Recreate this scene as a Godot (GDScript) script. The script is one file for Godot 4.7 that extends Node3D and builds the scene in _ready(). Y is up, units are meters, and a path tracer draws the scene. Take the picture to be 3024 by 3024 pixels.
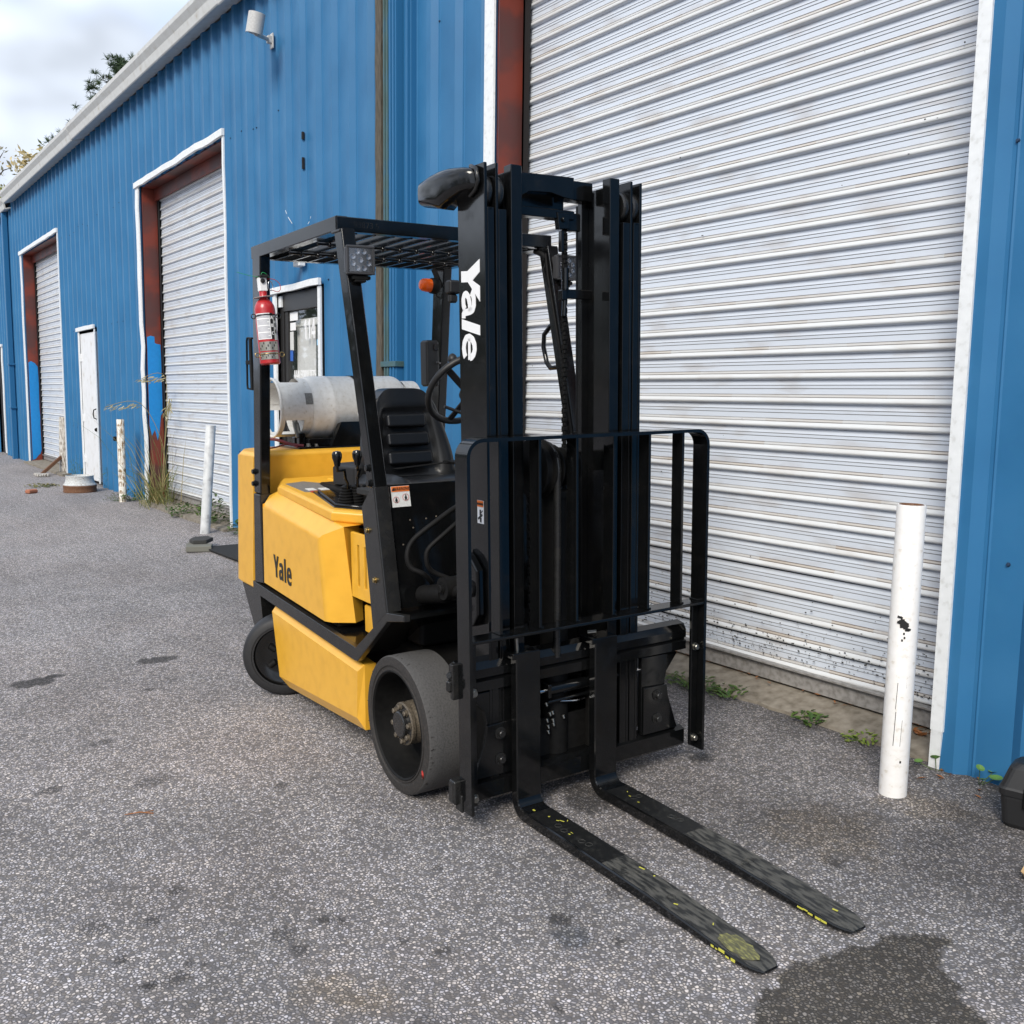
extends Node3D

var M := {}
var counts := {}
var rng := RandomNumberGenerator.new()
var bumps := FastNoiseLite.new()
const SLOPE := 0.0247
const TRUCK := Vector3(2.24078, 0.009008, -3.05998)
var TB := Basis()


class MB:
	var v := PackedVector3Array()
	var n := PackedVector3Array()
	var uv := PackedVector2Array()
	var col := PackedColorArray()
	var tint := Color(1, 1, 1)

	func tri(a: Vector3, b: Vector3, c: Vector3, na: Vector3, nb: Vector3, nc: Vector3, ua := Vector2.ZERO, ub := Vector2.ZERO, uc := Vector2.ZERO) -> void:
		if (b - a).cross(c - a).dot(na + nb + nc) > 0.0:
			var t := b
			b = c
			c = t
			t = nb
			nb = nc
			nc = t
			var tu := ub
			ub = uc
			uc = tu
		v.append(a); v.append(b); v.append(c)
		n.append(na); n.append(nb); n.append(nc)
		uv.append(ua); uv.append(ub); uv.append(uc)
		col.append(tint); col.append(tint); col.append(tint)

	func quad4(a: Vector3, b: Vector3, c: Vector3, d: Vector3, na: Vector3, nb: Vector3, nc: Vector3, nd: Vector3) -> void:
		tri(a, b, c, na, nb, nc)
		tri(a, c, d, na, nc, nd)

	# a flat quad whose normal is turned to the side of «out»
	func quad(a: Vector3, b: Vector3, c: Vector3, d: Vector3, out: Vector3) -> void:
		var k := (c - a).cross(d - b).normalized()
		if k.dot(out) < 0.0:
			k = -k
		tri(a, b, c, k, k, k, Vector2(0, 1), Vector2(1, 1), Vector2(1, 0))
		tri(a, c, d, k, k, k, Vector2(0, 1), Vector2(1, 0), Vector2(0, 0))

	func flat_tri(a: Vector3, b: Vector3, c: Vector3, out: Vector3) -> void:
		var k := (b - a).cross(c - a).normalized()
		if k.dot(out) < 0.0:
			k = -k
		tri(a, b, c, k, k, k)

	func box(c: Vector3, s: Vector3, bev := 0.0, bs := Basis()) -> void:
		var h := s * 0.5
		var b: float = minf(bev, minf(h.x, minf(h.y, h.z)) * 0.9)
		for ax in 3:
			var b1: int = (ax + 1) % 3
			var c1: int = (ax + 2) % 3
			for sg: float in [-1.0, 1.0]:
				var nn := Vector3.ZERO
				nn[ax] = sg
				var q: Array[Vector3] = []
				for st in [[-1, -1], [1, -1], [1, 1], [-1, 1]]:
					var p := Vector3.ZERO
					p[ax] = sg * h[ax]
					p[b1] = st[0] * (h[b1] - b)
					p[c1] = st[1] * (h[c1] - b)
					q.append(c + bs * p)
				var wn := bs * nn
				quad4(q[0], q[1], q[2], q[3], wn, wn, wn, wn)
		if b <= 0.0:
			return
		for ax in 3:
			var b1: int = (ax + 1) % 3
			var c1: int = (ax + 2) % 3
			for s1: float in [-1.0, 1.0]:
				for s2: float in [-1.0, 1.0]:
					var p0 := Vector3.ZERO
					var p1 := Vector3.ZERO
					p0[b1] = s1 * h[b1]; p0[c1] = s2 * (h[c1] - b)
					p1[b1] = s1 * (h[b1] - b); p1[c1] = s2 * h[c1]
					var e := Vector3.ZERO
					e[ax] = h[ax] - b
					var n0 := Vector3.ZERO
					var n1 := Vector3.ZERO
					n0[b1] = s1
					n1[c1] = s2
					n0 = bs * n0
					n1 = bs * n1
					quad4(c + bs * (p0 - e), c + bs * (p1 - e), c + bs * (p1 + e), c + bs * (p0 + e), n0, n1, n1, n0)
		for sx: float in [-1.0, 1.0]:
			for sy: float in [-1.0, 1.0]:
				for sz: float in [-1.0, 1.0]:
					var px := Vector3(sx * h.x, sy * (h.y - b), sz * (h.z - b))
					var py := Vector3(sx * (h.x - b), sy * h.y, sz * (h.z - b))
					var pz := Vector3(sx * (h.x - b), sy * (h.y - b), sz * h.z)
					tri(c + bs * px, c + bs * py, c + bs * pz, bs * Vector3(sx, 0, 0), bs * Vector3(0, sy, 0), bs * Vector3(0, 0, sz))

	# box between two corners
	func bb(a: Vector3, b: Vector3, bev := 0.0) -> void:
		box((a + b) * 0.5, (b - a).abs(), bev)

	# hexahedron: four points of one end, four of the other, in the same order
	func hexa(p: Array) -> void:
		var mid := Vector3.ZERO
		for q in p:
			mid += q / 8.0
		for f in [[0, 1, 2, 3], [4, 5, 6, 7], [0, 1, 5, 4], [1, 2, 6, 5], [2, 3, 7, 6], [3, 0, 4, 7]]:
			var a: Vector3 = p[f[0]]
			var b: Vector3 = p[f[1]]
			var c: Vector3 = p[f[2]]
			var d: Vector3 = p[f[3]]
			quad(a, b, c, d, (a + b + c + d) * 0.25 - mid)

	# a bar of rectangular section between two points; «side» is the direction of its width
	func bar(a: Vector3, b: Vector3, w: float, t: float, side: Vector3, bev := 0.002) -> void:
		var y := (b - a).normalized()
		var z := side.cross(y).normalized()
		var x := y.cross(z)
		box((a + b) * 0.5, Vector3(w, a.distance_to(b), t), bev, Basis(x, y, z))

	func prism(poly: PackedVector2Array, tf: Transform3D, h0: float, h1: float, bev := 0.0) -> void:
		var area := 0.0
		var m := poly.size()
		for i in m:
			area += poly[i].cross(poly[(i + 1) % m])
		if area < 0.0:
			poly = poly.duplicate()
			poly.reverse()
		var inn := PackedVector2Array()
		for i in m:
			var a := poly[(i + m - 1) % m]
			var b := poly[i]
			var c := poly[(i + 1) % m]
			var n0 := Vector2((b - a).y, -(b - a).x).normalized()
			var n1 := Vector2((c - b).y, -(c - b).x).normalized()
			var k := n0 + n1
			inn.append(b - k * bev / maxf(0.3, 1.0 + n0.dot(n1)))
		var up := (tf.basis * Vector3(0, 0, 1)).normalized() * signf(h1 - h0)
		var bz := bev * signf(h1 - h0)
		var ids := Geometry2D.triangulate_polygon(inn)
		for i in range(0, ids.size(), 3):
			var pa := inn[ids[i]]
			var pb := inn[ids[i + 1]]
			var pc := inn[ids[i + 2]]
			tri(tf * Vector3(pa.x, pa.y, h1), tf * Vector3(pb.x, pb.y, h1), tf * Vector3(pc.x, pc.y, h1), up, up, up, pa, pb, pc)
			tri(tf * Vector3(pa.x, pa.y, h0), tf * Vector3(pb.x, pb.y, h0), tf * Vector3(pc.x, pc.y, h0), -up, -up, -up, pa, pb, pc)
		for i in m:
			var j := (i + 1) % m
			var e := poly[j] - poly[i]
			var sn := (tf.basis * Vector3(e.y, -e.x, 0)).normalized()
			var p := [Vector3(poly[i].x, poly[i].y, h0 + bz), Vector3(poly[j].x, poly[j].y, h0 + bz), Vector3(poly[j].x, poly[j].y, h1 - bz), Vector3(poly[i].x, poly[i].y, h1 - bz)]
			quad4(tf * p[0], tf * p[1], tf * p[2], tf * p[3], sn, sn, sn, sn)
			if bev > 0.0:
				var qi := inn[i]
				var qj := inn[j]
				quad4(tf * p[3], tf * p[2], tf * Vector3(qj.x, qj.y, h1), tf * Vector3(qi.x, qi.y, h1), sn, sn, up, up)
				quad4(tf * p[0], tf * p[1], tf * Vector3(qj.x, qj.y, h0), tf * Vector3(qi.x, qi.y, h0), sn, sn, -up, -up)

	func tube(pts: Array, r, seg := 10, caps := true) -> void:
		var m := pts.size()
		var rings := []
		var dirs := []
		var nrm := Vector3.ZERO
		for i in m:
			var p: Vector3 = pts[i]
			var d := Vector3.ZERO
			if i > 0:
				d += (p - pts[i - 1]).normalized()
			if i < m - 1:
				d += (pts[i + 1] - p).normalized()
			d = d.normalized()
			if nrm == Vector3.ZERO:
				nrm = d.cross(Vector3(0.31, 0.87, 0.38)).normalized()
			else:
				nrm = (nrm - d * nrm.dot(d)).normalized()
			var bn := d.cross(nrm)
			var ring := []
			var rn := []
			var rr: float = r[i] if r is Array else r
			for k in seg:
				var t := TAU * k / seg
				var o := nrm * cos(t) + bn * sin(t)
				ring.append(p + o * rr)
				rn.append(o)
			rings.append([ring, rn])
			dirs.append(d)
		for i in m - 1:
			for k in seg:
				var l := (k + 1) % seg
				quad4(rings[i][0][k], rings[i][0][l], rings[i + 1][0][l], rings[i + 1][0][k], rings[i][1][k], rings[i][1][l], rings[i + 1][1][l], rings[i + 1][1][k])
		if caps:
			for e in [0, m - 1]:
				var dn: Vector3 = dirs[e] * (-1.0 if e == 0 else 1.0)
				for k in range(1, seg - 1):
					tri(rings[e][0][0], rings[e][0][k], rings[e][0][k + 1], dn, dn, dn)

	# profile of (radius, height) turned about the local y axis
	func lathe(prof: Array, tf: Transform3D, seg := 24, smooth := 0.75) -> void:
		var m := prof.size()
		var sn := []
		for i in m - 1:
			var e: Vector2 = prof[i + 1] - prof[i]
			sn.append(Vector2(e.y, -e.x).normalized())
		for i in m - 1:
			var n0: Vector2 = sn[i]
			var n1: Vector2 = sn[i]
			if i > 0 and sn[i - 1].dot(sn[i]) > smooth:
				n0 = (sn[i - 1] + sn[i]).normalized()
			if i < m - 2 and sn[i + 1].dot(sn[i]) > smooth:
				n1 = (sn[i + 1] + sn[i]).normalized()
			for k in seg:
				var t0 := TAU * k / seg
				var t1 := TAU * (k + 1) / seg
				var c0 := Vector3(cos(t0), 0, sin(t0))
				var c1 := Vector3(cos(t1), 0, sin(t1))
				var p0: Vector2 = prof[i]
				var p1: Vector2 = prof[i + 1]
				var u := Vector3(0, 1, 0)
				var a := tf * (c0 * p0.x + u * p0.y)
				var b := tf * (c1 * p0.x + u * p0.y)
				var c := tf * (c1 * p1.x + u * p1.y)
				var d := tf * (c0 * p1.x + u * p1.y)
				var na := (tf.basis * (c0 * n0.x + u * n0.y)).normalized()
				var nb := (tf.basis * (c1 * n0.x + u * n0.y)).normalized()
				var nc := (tf.basis * (c1 * n1.x + u * n1.y)).normalized()
				var nd := (tf.basis * (c0 * n1.x + u * n1.y)).normalized()
				if p0.x > 1e-5:
					tri(a, b, c, na, nb, nc)
				if p1.x > 1e-5:
					tri(a, c, d, na, nc, nd)

	# rings of equal count joined one after another with flat faces; «out» is taken from each ring's centre
	func loft(rings: Array, caps := true) -> void:
		for i in rings.size() - 1:
			var r0: Array = rings[i]
			var r1: Array = rings[i + 1]
			var m := r0.size()
			var mid := Vector3.ZERO
			for k in m:
				mid += (r0[k] + r1[k]) / (2.0 * m)
			for k in m:
				var l := (k + 1) % m
				quad(r0[k], r0[l], r1[l], r1[k], (r0[k] + r0[l] + r1[l] + r1[k]) * 0.25 - mid)
		if caps:
			for e in [[0, 1], [rings.size() - 1, rings.size() - 2]]:
				var r: Array = rings[e[0]]
				var o: Array = rings[e[1]]
				for k in range(1, r.size() - 1):
					flat_tri(r[0], r[k], r[k + 1], r[0] - o[0])

	func ball(c: Vector3, r: Vector3, seg := 14, rows := 8) -> void:
		var prof := []
		for i in rows + 1:
			var t := PI * i / rows - PI / 2
			prof.append(Vector2(maxf(cos(t), 0.0), sin(t)))
		lathe(prof, Transform3D(Basis().scaled(r), c), seg, -1.0)

	func hexbolt(c: Vector3, axis: Vector3, r: float, h: float) -> void:
		var y := axis.normalized()
		var x := y.cross(Vector3(0.2, 0.5, 0.84)).normalized()
		var tf := Transform3D(Basis(x, y, x.cross(y)), c)
		lathe([Vector2(r * 1.35, 0), Vector2(r * 1.35, h * 0.25), Vector2(r, h * 0.25), Vector2(r, h * 0.85), Vector2(r * 0.85, h), Vector2(0, h)], tf, 6, 2.0)

	func mesh() -> ArrayMesh:
		var a := []
		a.resize(Mesh.ARRAY_MAX)
		a[Mesh.ARRAY_VERTEX] = v
		a[Mesh.ARRAY_NORMAL] = n
		a[Mesh.ARRAY_TEX_UV] = uv
		a[Mesh.ARRAY_COLOR] = col
		var m := ArrayMesh.new()
		m.add_surface_from_arrays(Mesh.PRIMITIVE_TRIANGLES, a)
		return m


func lin(r: float, g: float, b: float) -> Color:
	return Color(r, g, b).linear_to_srgb()


func numbered(called: String, parent: Node) -> String:
	var key := str(parent.get_instance_id()) + called
	var k: int = counts.get(key, 0)
	counts[key] = k + 1
	return called if k == 0 else "%s_%03d" % [called, k]


func part(called: String, mb, mat: Material, parent: Node) -> MeshInstance3D:
	var o := MeshInstance3D.new()
	o.mesh = mb.mesh() if mb is MB else mb
	o.material_override = mat
	o.name = numbered(called, parent)
	parent.add_child(o, true)
	return o


func tag(o: Node, label: String, category := "", group := "", kind := "") -> void:
	o.set_meta("label", label)
	if category:
		o.set_meta("category", category)
	if group:
		o.set_meta("group", group)
	if kind:
		o.set_meta("kind", kind)


func thing(called: String, label: String, category: String, at := Vector3.ZERO, bs := Basis(), group := "") -> Node3D:
	var o := Node3D.new()
	o.name = numbered(called, self)
	add_child(o, true)
	o.transform = Transform3D(bs, at)
	tag(o, label, category, group)
	return o


func struct(called: String, mb, mat: Material, label := "") -> MeshInstance3D:
	var o := part(called, mb, mat, self)
	o.set_meta("kind", "structure")
	if label:
		o.set_meta("label", label)
	return o


func gy(x: float, z: float) -> float:
	var y := SLOPE * (minf(x, 3.75) - 1.875)
	if z < -4.0 or x < 0.0:
		y += bumps.get_noise_2d(x * 6.0, z * 6.0) * 0.02 * clampf((-z - 4.0) / 4.0, 0.0, 1.0)
	return y


func noise(freq: float, s: int, kind := FastNoiseLite.TYPE_SIMPLEX_SMOOTH, octaves := 4) -> FastNoiseLite:
	var f := FastNoiseLite.new()
	f.seed = s
	f.noise_type = kind
	f.frequency = freq
	f.fractal_octaves = octaves
	return f


func ramp(stops: Array) -> Gradient:
	var g := Gradient.new()
	var off := PackedFloat32Array()
	var cs := PackedColorArray()
	for s in stops:
		off.append(s[0])
		cs.append(s[1])
	g.offsets = off
	g.colors = cs
	return g


func noise_tex(f: FastNoiseLite, stops: Array, size := 512) -> NoiseTexture2D:
	var t := NoiseTexture2D.new()
	t.width = size
	t.height = size
	t.seamless = true
	t.noise = f
	t.color_ramp = ramp(stops)
	t.generate_mipmaps = false
	return t


func plain(c: Color, rough: float, metal := 0.0, spec := 0.5) -> StandardMaterial3D:
	var m := StandardMaterial3D.new()
	m.albedo_color = c
	m.roughness = rough
	m.metallic = metal
	m.metallic_specular = spec
	return m


# a painted or weathered surface: colour wanders between the stops; scale is repeats per metre
func mottled(stops: Array, f: FastNoiseLite, scale: float, rough: float, metal := 0.0, rough_tex: Texture2D = null, bump: Texture2D = null, depth := 0.0) -> StandardMaterial3D:
	var m := StandardMaterial3D.new()
	m.albedo_texture = noise_tex(f, stops)
	m.uv1_triplanar = true
	m.uv1_scale = Vector3.ONE * scale
	m.roughness = rough
	m.metallic = metal
	if rough_tex:
		m.roughness_texture = rough_tex
		m.roughness_texture_channel = BaseMaterial3D.TEXTURE_CHANNEL_RED
	if bump:
		m.heightmap_enabled = true
		m.heightmap_texture = bump
		m.heightmap_scale = depth
	return m


func text_mesh(words: String, height: float, bold := true, depth := 0.002) -> TextMesh:
	var t := TextMesh.new()
	var f := SystemFont.new()
	f.font_names = PackedStringArray(["Droid Sans"])
	f.font_weight = 700 if bold else 400
	t.font = f
	t.text = words
	t.font_size = 64
	t.pixel_size = height / 46.0
	t.depth = depth
	t.curve_step = 1.5
	return t


func _ready() -> void:
	rng.seed = 7
	bumps.seed = 3
	bumps.frequency = 0.05
	# camera
	var cam := Camera3D.new()
	cam.name = "camera"
	var yaw := 0.631426
	var pitch := 0.120233
	var roll := 0.013053
	var fw := Vector3(sin(yaw) * cos(pitch), -sin(pitch), -cos(yaw) * cos(pitch))
	var r0 := Vector3(cos(yaw), 0, sin(yaw))
	var u0 := r0.cross(fw)
	var r2 := cos(roll) * r0 + sin(roll) * u0
	var u2 := -sin(roll) * r0 + cos(roll) * u0
	cam.transform = Transform3D(Basis(r2, u2, -fw), Vector3(0, 1.5, 0))
	cam.fov = rad_to_deg(2.0 * atan(1512.0 / 2841.2))
	cam.near = 0.05
	cam.far = 400.0
	add_child(cam)
	# sky and exposure
	var env := Environment.new()
	env.background_mode = Environment.BG_SKY
	var sky := Sky.new()
	var pano := PanoramaSkyMaterial.new()
	pano.panorama = ImageTexture.create_from_image(sky_image())
	pano.energy_multiplier = 0.78
	sky.sky_material = pano
	env.sky = sky
	env.tonemap_mode = Environment.TONE_MAPPER_LINEAR
	env.tonemap_exposure = 1.85
	env.sdfgi_enabled = true
	env.ssao_enabled = true
	env.ssil_enabled = true
	var we := WorldEnvironment.new()
	we.name = "world_environment"
	we.environment = env
	add_child(we)
	# the sun behind thin cloud
	var sun := DirectionalLight3D.new()
	sun.name = "sun"
	sun.light_energy = 0.6
	sun.light_angular_distance = 22.0
	sun.light_color = Color(1.0, 0.97, 0.92)
	sun.shadow_enabled = true
	add_child(sun)
	sun.look_at_from_position(Vector3(-8.5, 8, 6), Vector3.ZERO)
	TB = truck_basis()
	materials()
	ground()
	building()
	forklift()
	tank_and_extinguisher()
	yard_things()
	plants()


func truck_basis() -> Basis:
	var phi := deg_to_rad(2.88)
	var rl := deg_to_rad(1.41)
	var ez := Vector3(-sin(phi), 0, cos(phi))
	var e0 := Vector3(cos(phi), 0, sin(phi))
	var ex := cos(rl) * e0 + sin(rl) * Vector3.UP
	return Basis(ex, ez.cross(ex), ez)


func sky_image() -> Image:
	var w := 768
	var h := 384
	var im := Image.create_empty(w, h, false, Image.FORMAT_RGBF)
	var f1 := noise(1.1, 21, FastNoiseLite.TYPE_SIMPLEX_SMOOTH, 5)
	var f2 := noise(2.6, 5, FastNoiseLite.TYPE_SIMPLEX_SMOOTH, 5)
	for j in h:
		var el := PI * (0.5 - (j + 0.5) / h)
		for i in w:
			var az := TAU * ((i + 0.5) / w - 0.5)
			var d := Vector3(sin(az) * cos(el), sin(el), -cos(az) * cos(el))
			var c := Vector3(0.80, 0.83, 0.88)
			if el > -0.02:
				# clouds drawn out towards the horizon, blue in the gaps
				var q := Vector3(d.x, d.y * 2.2, d.z) * 1.4
				var a := f1.get_noise_3dv(q) * 0.6 + f2.get_noise_3dv(q) * 0.4
				var cover := smoothstep(-0.30, 0.10, a + 0.12 * sin(el))
				var bright := 0.88 + 0.75 * f2.get_noise_3dv(q * 1.3 + Vector3(4, 1, 2))
				var cloud := Vector3(0.72, 0.79, 0.90) * bright
				var blue := Vector3(0.42, 0.56, 0.86).lerp(Vector3(0.62, 0.72, 0.90), exp(-4.0 * maxf(el, 0.0)))
				c = blue.lerp(cloud, cover)
			else:
				c = Vector3(0.20, 0.19, 0.18)
			im.set_pixel(i, j, Color(c.x, c.y, c.z))
	return im


func materials() -> void:
	var soft := noise(0.012, 11)
	var mid := noise(0.03, 12)
	var fine := noise(0.09, 13)
	var grain := noise_tex(noise(0.35, 14, FastNoiseLite.TYPE_SIMPLEX_SMOOTH, 2), [[0.0, Color(0.35, 0.35, 0.35)], [1.0, Color(0.65, 0.65, 0.65)]], 256)
	var wavy := noise_tex(noise(0.02, 31, FastNoiseLite.TYPE_SIMPLEX_SMOOTH, 3), [[0.0, Color(0, 0, 0)], [1.0, Color(1, 1, 1)]], 256)
	var scuff := noise_tex(noise(0.012, 32, FastNoiseLite.TYPE_SIMPLEX_SMOOTH, 4), [[0.0, Color(0.09, 0.2, 0.2)], [0.6, Color(0.13, 0.3, 0.3)], [1.0, Color(0.30, 0.6, 0.6)]], 512)
	M.blue = mottled([[0.0, lin(0.024, 0.125, 0.27)], [0.5, lin(0.030, 0.147, 0.31)], [1.0, lin(0.040, 0.168, 0.34)]], soft, 0.22, 0.45, 0.0, null, wavy, 0.35)
	M.blue_plain = plain(lin(0.023, 0.13, 0.285), 0.45, 0.0, 0.35)
	M.blue.metallic_specular = 0.35
	M.blue_screw = plain(lin(0.012, 0.035, 0.08), 0.6)
	M.blue_bright = mottled([[0.0, lin(0.004, 0.20, 0.55)], [1.0, lin(0.006, 0.24, 0.62)]], mid, 1.0, 0.45)
	M.white_trim = mottled([[0.0, lin(0.60, 0.61, 0.60)], [0.35, lin(0.74, 0.76, 0.77)], [1.0, lin(0.80, 0.82, 0.83)]], mid, 1.2, 0.4)
	M.gutter = mottled([[0.0, lin(0.42, 0.38, 0.31)], [0.25, lin(0.56, 0.56, 0.54)], [1.0, lin(0.64, 0.65, 0.64)]], mid, 0.5, 0.5)
	M.red = mottled([[0.0, lin(0.075, 0.032, 0.030)], [0.42, lin(0.10, 0.030, 0.026)], [0.6, lin(0.17, 0.032, 0.020)], [1.0, lin(0.21, 0.036, 0.020)]], soft, 0.3, 0.5)
	M.slat = plain(Color(1, 1, 1), 0.36)
	M.slat.vertex_color_use_as_albedo = true
	M.slat.albedo_texture = noise_tex(noise(0.02, 17), [[0.0, Color(0.90, 0.87, 0.84)], [0.4, Color(1, 1, 1)], [1.0, Color(1, 1, 1)]], 512)
	M.slat.uv1_triplanar = true
	M.slat.uv1_world_triplanar = true
	M.slat.uv1_scale = Vector3(1, 1, 0.25) * 0.8
	M.slat_b = M.slat
	M.steel_bar = mottled([[0.0, lin(0.15, 0.14, 0.13)], [0.5, lin(0.26, 0.25, 0.24)], [1.0, lin(0.33, 0.32, 0.31)]], mid, 1.5, 0.45)
	M.dark_gap = plain(lin(0.008, 0.008, 0.009), 0.8)
	M.wood = mottled([[0.0, lin(0.035, 0.03, 0.022)], [0.5, lin(0.085, 0.072, 0.055)], [1.0, lin(0.14, 0.12, 0.09)]], noise(0.03, 41), 1.0, 0.9)
	M.wood.uv1_scale = Vector3(6, 0.5, 6)
	M.algae = mottled([[0.0, lin(0.045, 0.08, 0.07)], [0.5, lin(0.055, 0.115, 0.125)], [1.0, lin(0.03, 0.11, 0.20)]], soft, 0.5, 0.6)
	M.door_white = mottled([[0.0, lin(0.55, 0.52, 0.47)], [0.3, lin(0.72, 0.73, 0.74)], [1.0, lin(0.78, 0.79, 0.81)]], soft, 0.7, 0.45)
	M.bronze = plain(lin(0.022, 0.021, 0.021), 0.35)
	M.glass = plain(Color(0.5, 0.56, 0.55, 0.04), 0.02)
	M.panel_grey = plain(lin(0.80, 0.80, 0.78), 0.6)
	M.plate = plain(lin(0.16, 0.17, 0.165), 0.4, 0.5)
	M.glass.transparency = BaseMaterial3D.TRANSPARENCY_ALPHA
	M.roof = plain(lin(0.35, 0.35, 0.34), 0.5, 0.3)
	M.concrete = mottled([[0.0, lin(0.09, 0.075, 0.055)], [0.4, lin(0.19, 0.165, 0.13)], [1.0, lin(0.30, 0.27, 0.225)]], mid, 0.8, 0.9, 0.0, null, grain, 0.25)
	# truck
	M.yellow = mottled([[0.0, lin(0.68, 0.35, 0.028)], [0.5, lin(0.75, 0.395, 0.034)], [1.0, lin(0.78, 0.42, 0.04)]], soft, 1.6, 0.36, 0.0, null, grain, 0.012)
	M.yellow.clearcoat_enabled = true
	M.yellow.clearcoat = 0.25
	M.yellow.clearcoat_roughness = 0.25
	M.black = mottled([[0.0, lin(0.0035, 0.0038, 0.0042)], [0.6, lin(0.0042, 0.0045, 0.0048)], [0.85, lin(0.006, 0.006, 0.006)], [1.0, lin(0.014, 0.0125, 0.011)]], soft, 1.3, 1.0, 0.0, scuff)
	M.char = mottled([[0.0, lin(0.011, 0.011, 0.011)], [0.6, lin(0.015, 0.015, 0.015)], [1.0, lin(0.026, 0.024, 0.021)]], soft, 2.0, 0.26)
	M.matte = mottled([[0.0, lin(0.004, 0.004, 0.004)], [1.0, lin(0.010, 0.0095, 0.009)]], mid, 2.0, 0.6)
	M.matte.metallic_specular = 0.3
	M.vinyl = mottled([[0.0, lin(0.005, 0.0055, 0.0065)], [1.0, lin(0.008, 0.0085, 0.010)]], fine, 6.0, 0.36, 0.0, null, grain, 0.02)
	M.tread = mottled([[0.0, lin(0.03, 0.029, 0.028)], [0.35, lin(0.062, 0.06, 0.059)], [1.0, lin(0.09, 0.087, 0.085)]], noise(0.05, 51, FastNoiseLite.TYPE_SIMPLEX_SMOOTH, 5), 4.0, 0.9, 0.0, null, grain, 0.15)
	M.sidewall = mottled([[0.0, lin(0.014, 0.013, 0.012)], [0.6, lin(0.026, 0.023, 0.021)], [1.0, lin(0.055, 0.042, 0.034)]], mid, 4.0, 0.75, 0.0, null, grain, 0.08)
	M.rear_tire = mottled([[0.0, lin(0.012, 0.012, 0.013)], [1.0, lin(0.022, 0.022, 0.024)]], mid, 4.0, 0.6)
	M.hub = mottled([[0.0, lin(0.03, 0.025, 0.02)], [0.5, lin(0.11, 0.09, 0.065)], [1.0, lin(0.2, 0.165, 0.12)]], mid, 6.0, 0.55, 0.2)
	M.fork_top = mottled([[0.0, lin(0.008, 0.0085, 0.0085)], [0.36, lin(0.020, 0.020, 0.019)], [0.52, lin(0.062, 0.060, 0.053)], [1.0, lin(0.12, 0.113, 0.10)]], noise(0.02, 61, FastNoiseLite.TYPE_SIMPLEX_SMOOTH, 5), 2.2, 0.55, 0.0, null, grain, 0.03)
	M.fork_top.uv1_scale = Vector3(5.0, 2.0, 1.1)
	M.fork_heel = mottled([[0.0, lin(0.005, 0.0055, 0.0055)], [0.6, lin(0.008, 0.008, 0.008)], [0.85, lin(0.02, 0.02, 0.018)], [1.0, lin(0.05, 0.048, 0.042)]], noise(0.025, 63, FastNoiseLite.TYPE_SIMPLEX_SMOOTH, 5), 2.6, 0.45, 0.0, null, grain, 0.05)
	M.fork_paint = mottled([[0.0, lin(0.06, 0.06, 0.045)], [0.5, lin(0.13, 0.125, 0.06)], [0.75, lin(0.25, 0.24, 0.085)], [1.0, lin(0.34, 0.32, 0.11)]], noise(0.03, 62, FastNoiseLite.TYPE_SIMPLEX_SMOOTH, 5), 3.0, 0.6)
	M.fork_paint.uv1_scale = Vector3(7, 2, 2)
	M.chip_yellow = plain(lin(0.55, 0.52, 0.07), 0.6)
	M.chrome = plain(lin(0.55, 0.56, 0.58), 0.18, 1.0)
	M.zinc = plain(lin(0.30, 0.29, 0.26), 0.35, 1.0)
	M.brass = plain(lin(0.45, 0.33, 0.14), 0.3, 1.0)
	M.white_ink = plain(lin(0.82, 0.82, 0.82), 0.45)
	M.black_ink = plain(lin(0.012, 0.012, 0.012), 0.5)
	M.orange_ink = plain(lin(0.70, 0.16, 0.02), 0.5)
	M.red_ink = plain(lin(0.42, 0.03, 0.02), 0.5)
	M.paper = mottled([[0.0, lin(0.5, 0.5, 0.48)], [1.0, lin(0.74, 0.74, 0.72)]], mid, 8.0, 0.5)
	M.silver_label = mottled([[0.0, lin(0.12, 0.12, 0.1)], [0.5, lin(0.42, 0.40, 0.35)], [1.0, lin(0.6, 0.58, 0.52)]], noise(0.1, 71), 12.0, 0.3, 0.6)
	M.grey_label = mottled([[0.0, lin(0.07, 0.07, 0.068)], [0.5, lin(0.15, 0.15, 0.145)], [1.0, lin(0.3, 0.3, 0.29)]], noise(0.05, 72), 6.0, 0.5)
	M.lens = plain(Color(0.4, 0.42, 0.45, 0.10), 0.05)
	M.lens.transparency = BaseMaterial3D.TRANSPARENCY_ALPHA
	M.reflector = plain(lin(0.35, 0.35, 0.37), 0.15, 1.0)
	M.lamp_grey = plain(lin(0.045, 0.045, 0.048), 0.45, 0.2)
	M.amber = plain(lin(0.85, 0.13, 0.008), 0.2)
	M.amber.backlight_enabled = true
	M.amber.backlight = Color(0.7, 0.25, 0.04)
	M.tank_white = mottled([[0.0, lin(0.40, 0.37, 0.32)], [0.28, lin(0.60, 0.60, 0.585)], [1.0, lin(0.70, 0.705, 0.70)]], mid, 2.2, 0.42)
	M.ext_red = plain(lin(0.42, 0.012, 0.016), 0.25)
	M.ext_red.clearcoat_enabled = true
	M.ext_red.clearcoat = 0.5
	M.hose_red = plain(lin(0.12, 0.012, 0.02), 0.5)
	M.green_wire = plain(lin(0.02, 0.30, 0.10), 0.4)
	# yard
	M.post_white = mottled([[0.0, lin(0.50, 0.44, 0.36)], [0.25, lin(0.74, 0.72, 0.69)], [1.0, lin(0.80, 0.79, 0.78)]], noise(0.02, 81), 2.4, 0.45)
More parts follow.
